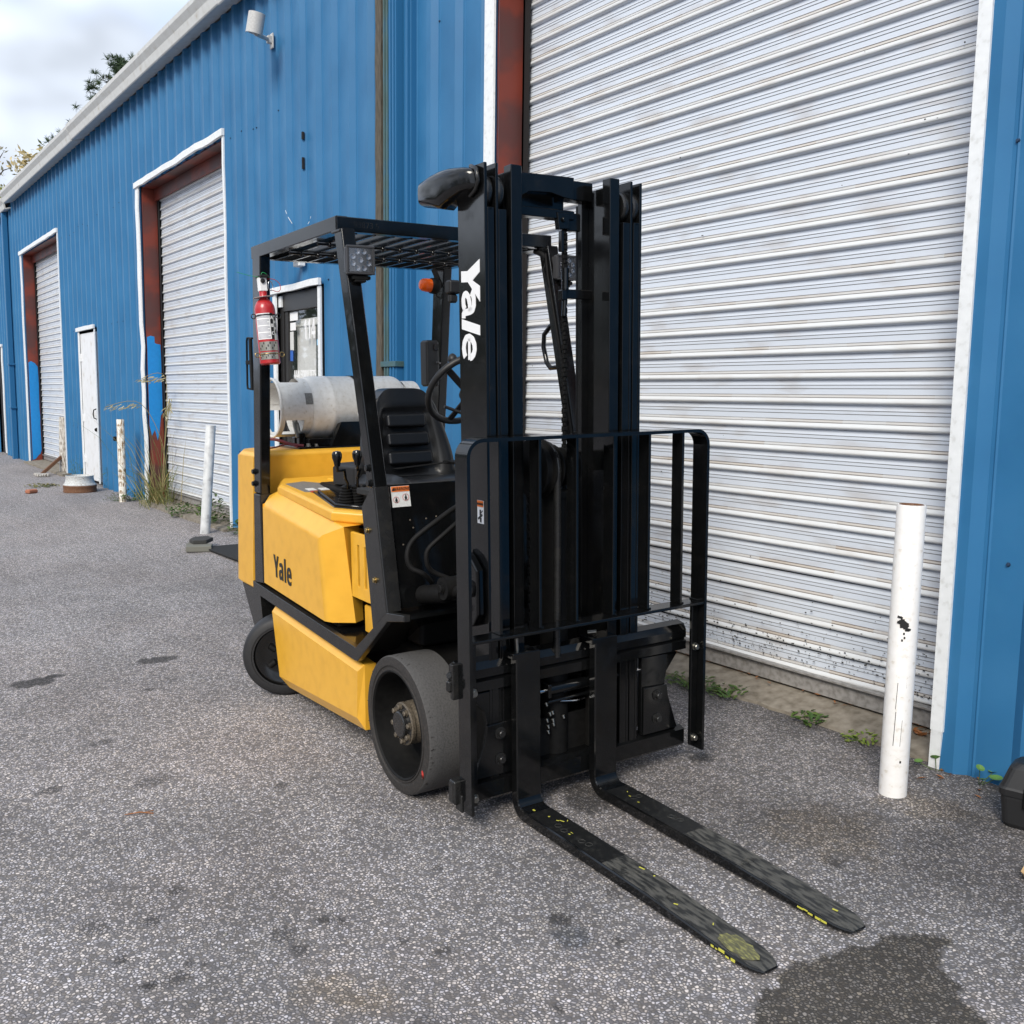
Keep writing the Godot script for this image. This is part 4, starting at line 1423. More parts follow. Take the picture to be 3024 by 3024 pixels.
	# small lamp or sensor clipped near the mast head
	var sm := MB.new()
	sm.bb(Vector3(-0.085, 1.90, -0.33), Vector3(-0.03, 1.955, -0.28), 0.01)
	sm.bb(Vector3(-0.078, 1.865, -0.32), Vector3(-0.04, 1.90, -0.29), 0.008)
	part("sensor", sm, M.plastic, t)
	# wire loop frame at the right rear leg
	var lp := MB.new()
	lp.tube([Vector3(-0.5, 1.765, -1.50), Vector3(-0.5, 1.77, -1.575), Vector3(-0.5, 1.755, -1.585), Vector3(-0.5, 1.54, -1.605), Vector3(-0.5, 1.522, -1.60), Vector3(-0.5, 1.518, -1.52)], 0.005, 8)
	lp.bb(Vector3(-0.506, 1.52, -1.545), Vector3(-0.494, 1.765, -1.515), 0.003)
	lp.bb(Vector3(-0.507, 1.64, -1.6), Vector3(-0.493, 1.66, -1.53), 0.003)
	part("wire_frame", lp, M.matte, t)
	# grab handle on the left front leg and the pipe beside it
	var gh := MB.new()
	gh.tube([Vector3(0.487, 1.795, -0.335), Vector3(0.487, 1.79, -0.385), Vector3(0.487, 1.755, -0.435), Vector3(0.487, 1.70, -0.44), Vector3(0.487, 1.63, -0.415), Vector3(0.487, 1.605, -0.385), Vector3(0.487, 1.61, -0.30)], 0.011, 10)
	part("grab_handle", gh, M.black, t)
	var wr := MB.new()
	wr.tube([Vector3(0.45, 2.10, -0.37), Vector3(0.452, 2.0, -0.355), Vector3(0.452, 1.7, -0.272), Vector3(0.452, 1.2, -0.15)], 0.006, 6)
	wr.tube([Vector3(0.45, 2.06, -0.37), Vector3(0.43, 2.03, -0.36), Vector3(0.435, 1.99, -0.35), Vector3(0.45, 1.95, -0.34), Vector3(0.49, 1.92, -0.33)], 0.003, 6)
	wr.tube([Vector3(0.45, 2.12, -0.45), Vector3(0.455, 2.10, -0.40), Vector3(0.457, 2.08, -0.375)], 0.012, 8)
	part("cable", wr, M.matte, t)


func work_light(t: Node3D, c: Vector3, turn: float) -> void:
	var bs := Basis(Vector3.UP, -turn if c.x < 0 else turn)
	var m := MB.new()
	m.box(c, Vector3(0.112, 0.108, 0.035), 0.010, bs)
	for i in 8:
		m.box(c + bs * Vector3(-0.045 + i * 0.0128, 0, -0.024), Vector3(0.004, 0.095, 0.022), 0.0, bs)
	# rim round the lens
	for q in [[Vector3(0, 0.049, 0.02), Vector3(0.112, 0.010, 0.012)], [Vector3(0, -0.049, 0.02), Vector3(0.112, 0.010, 0.012)], [Vector3(0.051, 0, 0.02), Vector3(0.010, 0.090, 0.0118)], [Vector3(-0.051, 0, 0.02), Vector3(0.010, 0.090, 0.0118)]]:
		m.box(c + bs * q[0], q[1], 0.003, bs)
	var w := part("work_light", m, M.lamp_grey, t)
	for k in 9:
		var p := Vector3(0, 0, 0.018)
		if k > 0:
			var a := TAU * (k - 0.5) / 8.0
			p += Vector3(cos(a) * 0.033, sin(a) * 0.033, 0)
		var d := MB.new()
		d.lathe([Vector2(0.0, 0.0005), Vector2(0.004, 0.001), Vector2(0.0095, 0.005), Vector2(0.0105, 0.005), Vector2(0.0105, 0.0)], Transform3D(bs * Basis(Vector3(1, 0, 0), Vector3(0, 0, 1), Vector3(0, -1, 0)), c + bs * p), 14)
		part("led_reflector", d, M.reflector, w)
	var br := MB.new()
	for i in 22:
		if i % 2 == 0:
			br.box(c + bs * Vector3(-0.044 + i * 0.0042, 0, 0.0185), Vector3(0.0016, 0.086, 0.001), 0.0, bs)
	part("lens_rib", br, M.lamp_grey, w)
	var g := MB.new()
	g.box(c + bs * Vector3(0, 0, 0.0245), Vector3(0.0915, 0.0875, 0.002), 0.0, bs)
	part("lens", g, M.lens, w)
	var b := MB.new()
	b.box(c + bs * Vector3(0, -0.064, 0.0), Vector3(0.062, 0.018, 0.03), 0.004, bs)
	b.box(c + bs * Vector3(0, -0.077, -0.008), Vector3(0.045, 0.010, 0.05), 0.003, bs)
	b.hexbolt(c + bs * Vector3(0.031, -0.064, 0), bs * Vector3(1, 0, 0), 0.008, 0.012)
	part("bracket", b, M.matte, w)


func cabin(t: Node3D) -> void:
	# dash plate across the front, leaning back at its top
	var d := MB.new()
	d.hexa([Vector3(-0.458, 0.695, -0.055), Vector3(0.458, 0.695, -0.055), Vector3(0.458, 1.155, -0.142), Vector3(-0.458, 1.155, -0.142), Vector3(-0.458, 0.695, -0.075), Vector3(0.458, 0.695, -0.075), Vector3(0.458, 1.155, -0.162), Vector3(-0.458, 1.155, -0.162)])
	var dp := part("dash_panel", d, M.black, t)
	var ds := MB.new()
	ds.bb(Vector3(-0.456, 1.10, -0.42), Vector3(0.456, 1.125, -0.163), 0.004)
	ds.bb(Vector3(-0.457, 1.1565, -0.163), Vector3(0.457, 1.159, -0.141), 0.001)
	part("dash_shelf", ds, M.rubber, dp)
	var nrm := Vector3(0, 0.186, 0.983).normalized()
	var upv := Vector3(0, 0.983, -0.186)
	var bs := Basis(Vector3.RIGHT, upv, nrm)
	var o := Vector3(-0.40, 1.112, -0.142 + (1.155 - 1.112) * 0.189)
	var st := MB.new()
	st.box(o + nrm * 0.002, Vector3(0.078, 0.080, 0.002), 0.0, bs)
	var wl := part("warning_label", st, M.paper, dp)
	var hd := MB.new()
	hd.box(o + upv * 0.029 + nrm * 0.0035, Vector3(0.076, 0.020, 0.002), 0.0, bs)
	part("label_header", hd, M.orange_ink, wl)
	var tx := part("lettering", text_mesh("WARNING", 0.0125, true, 0.001), M.black_ink, wl)
	tx.transform = Transform3D(bs * Basis().scaled(Vector3(0.85, 1, 1)), o + upv * 0.029 + Vector3(0.006, 0, 0) + nrm * 0.005)
	var tri := MB.new()
	tri.prism(V2([[-0.007, -0.005], [0.007, -0.005], [0.0, 0.008]]), Transform3D(bs, o + upv * 0.028 + Vector3(-0.030, 0, 0) + nrm * 0.0045), 0.0, 0.001)
	part("warning_triangle", tri, M.black_ink, wl)
	pictogram(wl, Transform3D(bs, o + Vector3(-0.021, 0, 0) + upv * -0.012 + nrm * 0.0035), 0.9)
	pictogram(wl, Transform3D(bs, o + Vector3(0.020, 0, 0) + upv * -0.004 + nrm * 0.0035), 1.0)
	var dots := MB.new()
	for q in [[-0.37, 1.02], [-0.30, 1.02], [-0.255, 1.025], [-0.36, 0.99], [-0.41, 0.93]]:
		dots.ball(Vector3(q[0], q[1], -0.142 + (1.155 - q[1]) * 0.189), Vector3(0.004, 0.004, 0.003), 8, 6)
	part("rivet", dots, M.hub, dp)
	# hood under the seat
	var e := MB.new()
	e.bb(Vector3(-0.30, 0.90, -1.25), Vector3(0.38, 1.07, -0.44), 0.02)
	part("seat_base", e, M.matte, t)
	# seat: contoured cushion and shell back with three pads
	var cu := MB.new()
	cushion(cu)
	var se := part("seat", cu, M.vinyl, t)
	var bk := MB.new()
	backrest_shape(bk)
	var sb := part("seat_back", bk, M.vinyl, t)
	for y: float in [1.372, 1.288, 1.202]:
		var pd := MB.new()
		var zc := -0.805 - (y - 1.2) * 0.22
		pd.box(Vector3(-0.016, y, zc + 0.012), Vector3(0.205 + (1.372 - y) * 0.16, 0.068, 0.035), 0.016, Basis(Vector3.RIGHT, -0.21))
		part("pad", pd, M.vinyl, sb)
	var bl := MB.new()
	bl.bb(Vector3(0.11, 1.175, -0.72), Vector3(0.20, 1.188, -0.62), 0.004)
	bl.bar(Vector3(-0.16, 1.168, -0.66), Vector3(0.12, 1.183, -0.68), 0.045, 0.003, Vector3(0, 0, 1))
	bl.bar(Vector3(0.19, 1.18, -0.66), Vector3(0.235, 1.215, -0.75), 0.045, 0.003, Vector3(0, 0, 1))
	part("seat_belt", bl, M.matte, se)
	# arm box beside the levers
	var ab := MB.new()
	ab.box(Vector3(-0.20, 1.12, -0.98), Vector3(0.16, 0.11, 0.20), 0.02, Basis(Vector3.UP, 0.2))
	ab.box(Vector3(-0.20, 1.125, -0.875), Vector3(0.10, 0.008, 0.01), 0.0, Basis(Vector3.UP, 0.2))
	part("console_box", ab, M.plastic, t)
	# steering column, wheel with spokes and knob
	var c := Vector3(0.075, 1.515, -0.43)
	var ax := Vector3(0, 0.62, -0.785).normalized()
	var tf := axis_tf(c, ax)
	var sw := MB.new()
	var ring := []
	for i in 33:
		var a := TAU * i / 32.0
		ring.append(tf * Vector3(cos(a) * 0.178, 0, sin(a) * 0.178))
	sw.tube(ring, 0.0145, 10, false)
	var wh := part("steering_wheel", sw, M.plastic, t)
	var sp := MB.new()
	for i in 3:
		var a := TAU * i / 3.0 + 0.5
		sp.bar(tf * Vector3(cos(a) * 0.03, -0.03, sin(a) * 0.03), tf * Vector3(cos(a) * 0.17, 0, sin(a) * 0.17), 0.03, 0.012, tf.basis * Vector3(-sin(a), 0, cos(a)), 0.004)
	sp.lathe([Vector2(0, -0.06), Vector2(0.045, -0.06), Vector2(0.045, -0.02), Vector2(0.03, -0.01), Vector2(0, -0.01)], tf, 16)
	part("spoke", sp, M.plastic, wh)
	var kn := MB.new()
	kn.ball(tf * Vector3(-0.12, 0.03, 0.12), Vector3(0.02, 0.025, 0.02))
	part("spinner_knob", kn, M.plastic, wh)
	var co := MB.new()
	co.tube([tf * Vector3(0, -0.05, 0), Vector3(0.075, 1.14, -0.17)], 0.032, 12)
	co.tube([Vector3(0.04, 1.40, -0.33), Vector3(-0.06, 1.44, -0.36), Vector3(-0.075, 1.445, -0.36)], 0.007, 8)
	part("steering_column", co, M.plastic, t)
	# hoses looping from the dash to the mast
	var h1 := MB.new()
	var pts1 := [Vector3(-0.27, 1.13, 0.25), Vector3(-0.295, 1.10, 0.14), Vector3(-0.36, 1.03, 0.06), Vector3(-0.43, 0.965, 0.02), Vector3(-0.455, 0.91, 0.02), Vector3(-0.445, 0.865, 0.03), Vector3(-0.405, 0.84, 0.05), Vector3(-0.36, 0.80, 0.03)]
	h1.tube(smooth(pts1, 4), 0.010, 8)
	part("hydraulic_hose", h1, M.matte, t)
	var h2 := MB.new()
	var pts2 := [Vector3(-0.26, 1.09, 0.25), Vector3(-0.29, 1.055, 0.16), Vector3(-0.35, 0.985, 0.10), Vector3(-0.40, 0.935, 0.08), Vector3(-0.405, 0.885, 0.08), Vector3(-0.38, 0.85, 0.08), Vector3(-0.33, 0.825, 0.10)]
	h2.tube(smooth(pts2, 4), 0.009, 8)
	part("hydraulic_hose", h2, M.matte, t)
	# tilt cylinders from the cowl to the mast
	for s: float in [-1.0, 1.0]:
		var tc := MB.new()
		tc.tube([Vector3(0.37 * s, 0.745, -0.02), Vector3(0.355 * s, 0.775, 0.13)], 0.036, 14)
		tc.tube([Vector3(0.355 * s, 0.775, 0.13), Vector3(0.345 * s, 0.80, 0.22)], 0.020, 12)
		tc.tube([Vector3(0.385 * s, 0.80, 0.155), Vector3(0.30 * s, 0.80, 0.155)], 0.042, 16)
		tc.hexbolt(Vector3(0.386 * s, 0.80, 0.155), Vector3(s, 0, 0), 0.016, 0.012)
		part("tilt_cylinder", tc, M.matte, t)


func smooth(pts: Array, n: int) -> Array:
	var c := Curve3D.new()
	for i in pts.size():
		var tg := Vector3.ZERO
		if i > 0 and i < pts.size() - 1:
			tg = (pts[i + 1] - pts[i - 1]) / 6.0
		c.add_point(pts[i], -tg, tg)
	var o := []
	for i in pts.size() - 1:
		for k in n:
			o.append(c.sample(i, float(k) / n))
	o.append(pts[pts.size() - 1])
	return o


# little standing figure in a struck-out ring, flat print
func pictogram(p: Node3D, tf: Transform3D, k: float) -> void:
	var m := MB.new()
	var ring := []
	for i in 19:
		var a := TAU * i / 18.0
		ring.append(tf * Vector3(cos(a) * 0.013 * k, sin(a) * 0.013 * k, 0.0))
	m.tube(ring, 0.0009, 5, false)
	part("print_ring", m, M.red_ink, p)
	var f := MB.new()
	f.lathe([Vector2(0, 0), Vector2(0.0026, 0), Vector2(0.0026, 0.0008), Vector2(0, 0.0008)], tf * Transform3D(Basis(Vector3(1, 0, 0), Vector3(0, 0, 1), Vector3(0, -1, 0)), Vector3(0, 0.0075 * k, 0)), 10)
	f.prism(V2([[-0.003, 0.004], [0.003, 0.004], [0.006, -0.003], [0.0035, -0.002], [0.005, -0.011], [0.002, -0.011], [0.0, -0.004], [-0.002, -0.011], [-0.005, -0.011], [-0.0035, -0.002], [-0.006, -0.003]]), tf, 0.0, 0.001)
	part("print_figure", f, M.black_ink, p)


func cushion(m: MB) -> void:
	var nx := 14
	var nz := 14
	var g := []
	for j in nz + 1:
		var row := []
		for i in nx + 1:
			var u := float(i) / nx * 2.0 - 1.0
			var w := float(j) / nz
			var x := -0.01 + u * 0.265
			var z := -0.42 - w * 0.42
			var y := 1.145 + 0.035 * smoothstep(0.55, 0.95, absf(u)) - 0.035 * w
			y -= 0.05 * pow(absf(u), 14) + 0.055 * pow(1.0 - w, 10)
			# upholstery welts across the middle
			if absf(u) < 0.6:
				y += 0.006 * absf(sin(w * PI * 5.0)) * (1.0 - pow(absf(u) / 0.6, 4))
			row.append(Vector3(x, y, z))
		g.append(row)
	skin(m, g, Vector3.UP)
	for j in nz:
		for e in [0, nx]:
			m.quad(g[j][e], g[j + 1][e], g[j + 1][e] - Vector3(0, 0.09, 0), g[j][e] - Vector3(0, 0.09, 0), Vector3(-1 if e == 0 else 1, 0, 0))
	for i in nx:
		m.quad(g[0][i], g[0][i + 1], g[0][i + 1] - Vector3(0, 0.1, 0.01), g[0][i] - Vector3(0, 0.1, 0.01), Vector3(0, 0, 1))


func skin(m: MB, g: Array, out: Vector3) -> void:
	var nj := g.size()
	var ni: int = g[0].size()
	var nn := []
	for j in nj:
		var row := []
		for i in ni:
			var du: Vector3 = g[j][mini(i + 1, ni - 1)] - g[j][maxi(i - 1, 0)]
			var dv: Vector3 = g[mini(j + 1, nj - 1)][i] - g[maxi(j - 1, 0)][i]
			var k := du.cross(dv).normalized()
			row.append(k if k.dot(out) >= 0.0 else -k)
		nn.append(row)
	for j in nj - 1:
		for i in ni - 1:
			m.quad4(g[j][i], g[j][i + 1], g[j + 1][i + 1], g[j + 1][i], nn[j][i], nn[j][i + 1], nn[j + 1][i + 1], nn[j + 1][i])


func backrest_shape(m: MB) -> void:
	var nx := 36
	var ny := 30
	var g := []
	var b := []
	for j in ny + 1:
		var w := float(j) / ny
		var row := []
		var rb := []
		for i in nx + 1:
			var u := float(i) / nx * 2.0 - 1.0
			# outline: wide hips, rounded shoulders
			var half := 0.216 - 0.040 * smoothstep(0.3, 0.95, w) - 0.045 * pow(w, 14)
			var x := -0.004 + u * half
			var y := 1.065 + w * 0.455 - 0.045 * pow(absf(u), 5) * w
			var z := -0.835 - w * 0.085 + 0.075 * pow(absf(u), 3) * (1.0 - 0.6 * w) - 0.03 * pow(absf(u), 12)
			# hollow for the pads
			var hol := smoothstep(0.70, 0.60, absf(u)) * smoothstep(0.12, 0.17, w) * smoothstep(0.82, 0.77, w)
			z += 0.035 - 0.018 * hol
			row.append(Vector3(x, y, z))
			rb.append(Vector3(x * 0.98, y, -0.90 - w * 0.085 + 0.02 * pow(absf(u), 3)))
		g.append(row)
		b.append(rb)
	skin(m, g, Vector3(0, 0, 1))
	skin(m, b, Vector3(0, 0, -1))
	for j in ny:
		for e in [0, nx]:
			m.quad(g[j][e], g[j + 1][e], b[j + 1][e], b[j][e], Vector3(-1 if e == 0 else 1, 0, 0))
	for i in nx:
		m.quad(g[ny][i], g[ny][i + 1], b[ny][i + 1], b[ny][i], Vector3.UP)


func wheels(t: Node3D) -> void:
	for s: float in [-1.0, 1.0]:
		# drive wheel: smooth wide cushion tyre with worn shoulders, deep black rim
		var r := 0.2625
		var tf := axis_tf(Vector3(0.335 * s, r, 0.0), Vector3(s, 0, 0))
		var ty := MB.new()
		ty.lathe([Vector2(r - 0.012, 0.0), Vector2(r, 0.008), Vector2(r + 0.001, 0.06), Vector2(r + 0.001, 0.12), Vector2(r, 0.163), Vector2(r - 0.004, 0.169)], tf, 64)
		var w := part("drive_wheel", ty, M.tread, t)
		var si := MB.new()
		si.lathe([Vector2(r - 0.004, 0.169), Vector2(r - 0.012, 0.1715), Vector2(0.226, 0.172), Vector2(0.223, 0.168), Vector2(0.216, 0.168), Vector2(0.2145, 0.172), Vector2(0.209, 0.172)], tf, 64)
		part("sidewall", si, M.sidewall, w)
		var rm := MB.new()
		rm.lathe([Vector2(0.209, 0.172), Vector2(0.205, 0.174), Vector2(0.199, 0.168), Vector2(0.193, 0.06), Vector2(0.185, 0.045), Vector2(0.12, 0.035), Vector2(0.0, 0.035)], tf, 48)
		part("rim", rm, M.matte, w)
		var hb := MB.new()
		hb.lathe([Vector2(0.082, 0.035), Vector2(0.082, 0.11), Vector2(0.078, 0.118), Vector2(0.078, 0.128), Vector2(0.082, 0.13), Vector2(0.082, 0.142), Vector2(0.076, 0.146)], tf, 32)
		part("hub", hb, M.hub, w)
		var hc := MB.new()
		hc.lathe([Vector2(0.076, 0.146), Vector2(0.050, 0.148), Vector2(0.050, 0.160), Vector2(0.046, 0.164), Vector2(0, 0.165)], tf, 32)
		part("hub_cap", hc, M.char, w)
		for k in 8:
			var a := TAU * k / 8.0 + 0.2
			var bo := MB.new()
			bo.hexbolt(tf * Vector3(cos(a) * 0.065, 0.146, sin(a) * 0.065), Vector3(s, 0, 0), 0.0105, 0.014)
			part("wheel_bolt", bo, M.hub, w)
		var dm := MB.new()
		var da := tf * Vector3(0, 0.1725, 0)
		dm.ball(Vector3(0.5075 * s, da.y - 0.125, 0.205), Vector3(0.001, 0.017, 0.010), 12, 8)
		part("paint_dot", dm, M.red_ink, w)
		# cuts and chunks missing from the worn tread
		var nk := MB.new()
		var rn := RandomNumberGenerator.new()
		rn.seed = 33
		for i in 60:
			var a := rn.randf() * TAU
			var wy := 0.166 - absf(rn.randfn(0.0, 0.010)) if i % 4 else rn.randf_range(0.01, 0.165)
			var o := tf.basis * Vector3(cos(a), 0, sin(a))
			var bs := Basis(tf.basis.y, o, tf.basis.y.cross(o)) * Basis(Vector3.UP, rn.randf_range(-0.8, 0.8))
			nk.box(tf * Vector3(cos(a) * (r + 0.0005), wy, sin(a) * (r + 0.0005)), Vector3(rn.randf_range(0.004, 0.013), 0.0016, rn.randf_range(0.001, 0.003)), 0.0, bs)
		part("tread_cut", nk, M.sidewall, w).set_meta("kind", "stuff")
		# steer wheel, turned hard over
		var rr := 0.2045
		var ang := deg_to_rad(62.0)
		var ax := Vector3(-cos(ang), 0, sin(ang)) if s < 0 else Vector3(cos(ang), 0, -sin(ang))
		var c := Vector3(0.469 * s, rr, -1.328) - ax * 0.13
		var ts := axis_tf(c, ax)
		var rt := MB.new()
		rt.lathe([Vector2(rr - 0.02, 0.0), Vector2(rr, 0.02), Vector2(rr + 0.001, 0.065), Vector2(rr - 0.002, 0.10), Vector2(rr - 0.010, 0.12), Vector2(rr - 0.022, 0.130), Vector2(rr - 0.048, 0.132), Vector2(rr - 0.05, 0.128), Vector2(rr - 0.058, 0.128)], ts, 56)
		var rw := part("steer_wheel", rt, M.rear_tire, t)
		var rr2 := MB.new()
		rr2.lathe([Vector2(rr - 0.058, 0.128), Vector2(rr - 0.060, 0.124), Vector2(rr - 0.066, 0.118), Vector2(rr - 0.072, 0.119), Vector2(0.105, 0.104), Vector2(0.07, 0.102), Vector2(0.045, 0.110), Vector2(0, 0.112)], ts, 48)
		part("rim", rr2, M.black, rw)
		var rl := MB.new()
		for k in 5:
			var a := TAU * k / 5.0 + 0.9
			rl.tube([ts * Vector3(cos(a) * 0.05, 0.107, sin(a) * 0.05), ts * Vector3(cos(a) * 0.085, 0.105, sin(a) * 0.085)], 0.016, 10)
		rl.lathe([Vector2(0.042, 0.108), Vector2(0.040, 0.122), Vector2(0.03, 0.125), Vector2(0, 0.125)], ts, 24)
		part("hub", rl, M.matte, rw)


func channel(m: MB, s: float, x0: float, x1: float, web: float, zb: float, zf: float, y0: float, y1: float, y_cut: float) -> void:
	# web on the outside, flanges front and back; above y_cut the front flange is notched away
	m.bb(Vector3(x0 * s, y0, zb), Vector3((x0 - web) * s, y1, zf), 0.002)
	m.bb(Vector3((x0 - web) * s, y0, zf - 0.022), Vector3(x1 * s, y_cut, zf - 0.0005), 0.002)
	m.bb(Vector3((x0 - web) * s, y0, zb + 0.0005), Vector3(x1 * s, y1 - 0.02, zb + 0.022), 0.002)


func mast(t: Node3D) -> void:
	# the uprights lean very slightly forward
	for s: float in [-1.0, 1.0]:
		var o := MB.new()
		channel(o, s, 0.3375, 0.299, 0.012, 0.225, 0.400, 0.10, 2.255, 2.115)
		o.bb(Vector3(0.303 * s, 2.10, 0.378), Vector3(0.325 * s, 2.118, 0.3995), 0.006)
		var r0 := part("mast_rail", o, M.black, t)
		var mi := MB.new()
		channel(mi, s, 0.2935, 0.250, 0.011, 0.23, 0.4, 0.10, 2.257, 2.112)
		var r1 := part("mast_rail", mi, M.black, t)
		var i := MB.new()
		i.bb(Vector3(0.233 * s, 0.08, 0.355), Vector3(0.188 * s, 2.26, 0.400), 0.003)
		i.bb(Vector3(0.233 * s, 0.08, 0.235), Vector3(0.218 * s, 2.24, 0.355), 0.002)
		i.bb(Vector3(0.233 * s, 0.08, 0.21), Vector3(0.188 * s, 2.24, 0.235), 0.002)
		part("mast_rail", i, M.black, t)
		# rollers showing in the notches
		for q in [[0.315, r0], [0.27, r1]]:
			var rm := MB.new()
			rm.lathe([Vector2(0, -0.014), Vector2(0.052, -0.014), Vector2(0.056, -0.008), Vector2(0.056, 0.008), Vector2(0.052, 0.014), Vector2(0, 0.014)], axis_tf(Vector3(q[0] * s, 2.17, 0.342), Vector3(1, 0, 0)), 28)
			part("roller", rm, M.char, q[1])
		# lift cylinder tucked behind the rails
		var cy := MB.new()
		cy.tube([Vector3(0.245 * s, 0.12, 0.165), Vector3(0.245 * s, 1.35, 0.165)], 0.034, 16)
		cy.tube([Vector3(0.245 * s, 1.35, 0.165), Vector3(0.245 * s, 2.2, 0.165)], 0.026, 16)
		part("lift_cylinder", cy, M.matte, t)
	# shaped hydraulic guide head outside the right upright
	var hd := MB.new()
	var sec := [[0.035, 2.225, 2.172, -0.34, -0.375], [0.045, 2.238, 2.162, -0.34, -0.395], [0.065, 2.246, 2.156, -0.34, -0.405], [0.14, 2.257, 2.142, -0.337, -0.41], [0.20, 2.261, 2.130, -0.337, -0.41], [0.25, 2.259, 2.150, -0.337, -0.405], [0.32, 2.250, 2.166, -0.337, -0.395], [0.355, 2.240, 2.174, -0.337, -0.375], [0.366, 2.230, 2.182, -0.337, -0.352]]
	var grid := []
	for q in sec:
		var row := []
		var cy: float = (q[1] + q[2]) * 0.5
		var hy: float = (q[1] - q[2]) * 0.5
		var hx: float = (q[3] - q[4])
		for k in 17:
			var a := PI * 0.5 + PI * k / 16.0
			var cx := cos(a)
			var sy := sin(a)
			# squarish half round, flat against the upright
			row.append(Vector3(q[3] - hx * pow(absf(cx), 0.55), cy + hy * signf(sy) * pow(absf(sy), 0.55), q[0]))
		grid.append(row)
	skin(hd, grid, Vector3(-1, 0, 0))
	for e in [0, grid.size() - 1]:
		var c0 := Vector3.ZERO
		for p in grid[e]:
			c0 += p / 17.0
		for k in 16:
			hd.flat_tri(c0, grid[e][k], grid[e][k + 1], Vector3(0, 0, -1 if e == 0 else 1))
	part("mast_head_block", hd, M.black, t)
	var wd := MB.new()
	wd.tube([Vector3(-0.345, 2.252, 0.33), Vector3(-0.352, 2.235, 0.375), Vector3(-0.350, 2.2, 0.384), Vector3(-0.346, 2.175, 0.36), Vector3(-0.343, 2.16, 0.32)], 0.008, 8)
	part("weld", wd, M.char, t)
	# cross ties between the uprights
	var ct := MB.new()
	ct.prism(V2([[-0.19, 2.125], [-0.19, 2.252], [0.025, 2.257], [0.072, 2.257], [0.072, 2.18], [0.024, 2.185], [-0.03, 2.196], [-0.12, 2.192], [-0.17, 2.165]]), front_tf(), 0.30, 0.345, 0.004)
	part("cross_tie", ct, M.black, t)
	ct = MB.new()
	ct.bb(Vector3(-0.19, 2.118, 0.26), Vector3(0.10, 2.150, 0.31), 0.004)
	part("cross_tie", ct, M.black, t)
	ct = MB.new()
	ct.bb(Vector3(0.07, 2.19, 0.24), Vector3(0.19, 2.258, 0.30), 0.004)
	part("cross_tie", ct, M.black, t)
	ct = MB.new()
	ct.bb(Vector3(-0.19, 2.13, 0.24), Vector3(0.09, 2.25, 0.258), 0.004)
	part("cross_tie", ct, M.black, t)
	ct = MB.new()
	ct.bb(Vector3(-0.30, 1.20, 0.20), Vector3(0.30, 1.28, 0.215), 0.004)
	part("cross_tie", ct, M.black, t)
	ct = MB.new()
	ct.bb(Vector3(-0.31, 0.28, 0.20), Vector3(0.31, 0.40, 0.225), 0.004)
	part("cross_tie", ct, M.black, t)
	var cb := MB.new()
	cb.prism(V2([[0.018, 2.14], [0.073, 2.14], [0.075, 2.085], [0.026, 2.082]]), front_tf(), 0.29, 0.315, 0.003)
	cb.bb(Vector3(0.07, 2.082, 0.27), Vector3(0.135, 2.145, 0.30), 0.004)
	cb.hexbolt(Vector3(0.045, 2.115, 0.316), Vector3(0, 0, 1), 0.008, 0.008)
	part("chain_bracket", cb, M.black, t)
	# chains: alternating link plates
	for q in [[Vector3(0.072, 2.09, 0.285), Vector3(0.066, 0.70, 0.29), "lift_chain"], [Vector3(0.061, 2.08, 0.30), Vector3(0.061, 1.93, 0.30), "chain_anchor"], [Vector3(-0.095, 1.22, 0.30), Vector3(-0.095, 0.65, 0.30), "lift_chain"]]:
		var ch := MB.new()
		var a: Vector3 = q[0]
		var e: Vector3 = q[1]
		var n := int(a.distance_to(e) / 0.0165)
		for k in n:
			var p := a.lerp(e, (k + 0.5) / n)
			ch.box(p, Vector3(0.024 if k % 2 else 0.015, 0.018, 0.015), 0.005)
			ch.box(p + Vector3(0, 0.008, 0), Vector3(0.026, 0.006, 0.006), 0.002)
		part(q[2], ch, M.matte, t)
	var an := MB.new()
	an.bar(Vector3(0.045, 2.078, 0.302), Vector3(0.044, 2.005, 0.302), 0.012, 0.02, Vector3(1, 0, 0))
	part("chain_guard", an, M.black, t)
	an = MB.new()
	an.bb(Vector3(0.04, 1.835, 0.285), Vector3(0.066, 1.872, 0.312), 0.004)
	an.bb(Vector3(0.065, 1.842, 0.288), Vector3(0.19, 1.876, 0.300), 0.003)
	part("anchor_arm", an, M.black, t)
	an = MB.new()
	an.tube([Vector3(0.063, 1.95, 0.30), Vector3(0.063, 1.875, 0.30)], 0.014, 10)
	an.tube([Vector3(0.063, 1.88, 0.30), Vector3(0.058, 1.78, 0.30)], 0.009, 10)
	part("anchor_bolt", an, M.black, t)
	# free-lift cylinder with hose pulleys in the middle
	var fc := MB.new()
	fc.tube([Vector3(0, 0.12, 0.315), Vector3(0, 1.13, 0.315)], 0.052, 22)
	fc.lathe([Vector2(0.06, 0), Vector2(0.062, 0.01), Vector2(0.062, 0.022), Vector2(0.056, 0.028), Vector2(0, 0.03)], Transform3D(Basis(), Vector3(0, 1.125, 0.315)), 24)
	fc.tube([Vector3(0, 1.15, 0.315), Vector3(0, 1.21, 0.315)], 0.03, 14)
	fc.bb(Vector3(-0.10, 1.20, 0.29), Vector3(0.10, 1.25, 0.34), 0.008)
	part("free_lift_cylinder", fc, M.matte, t)
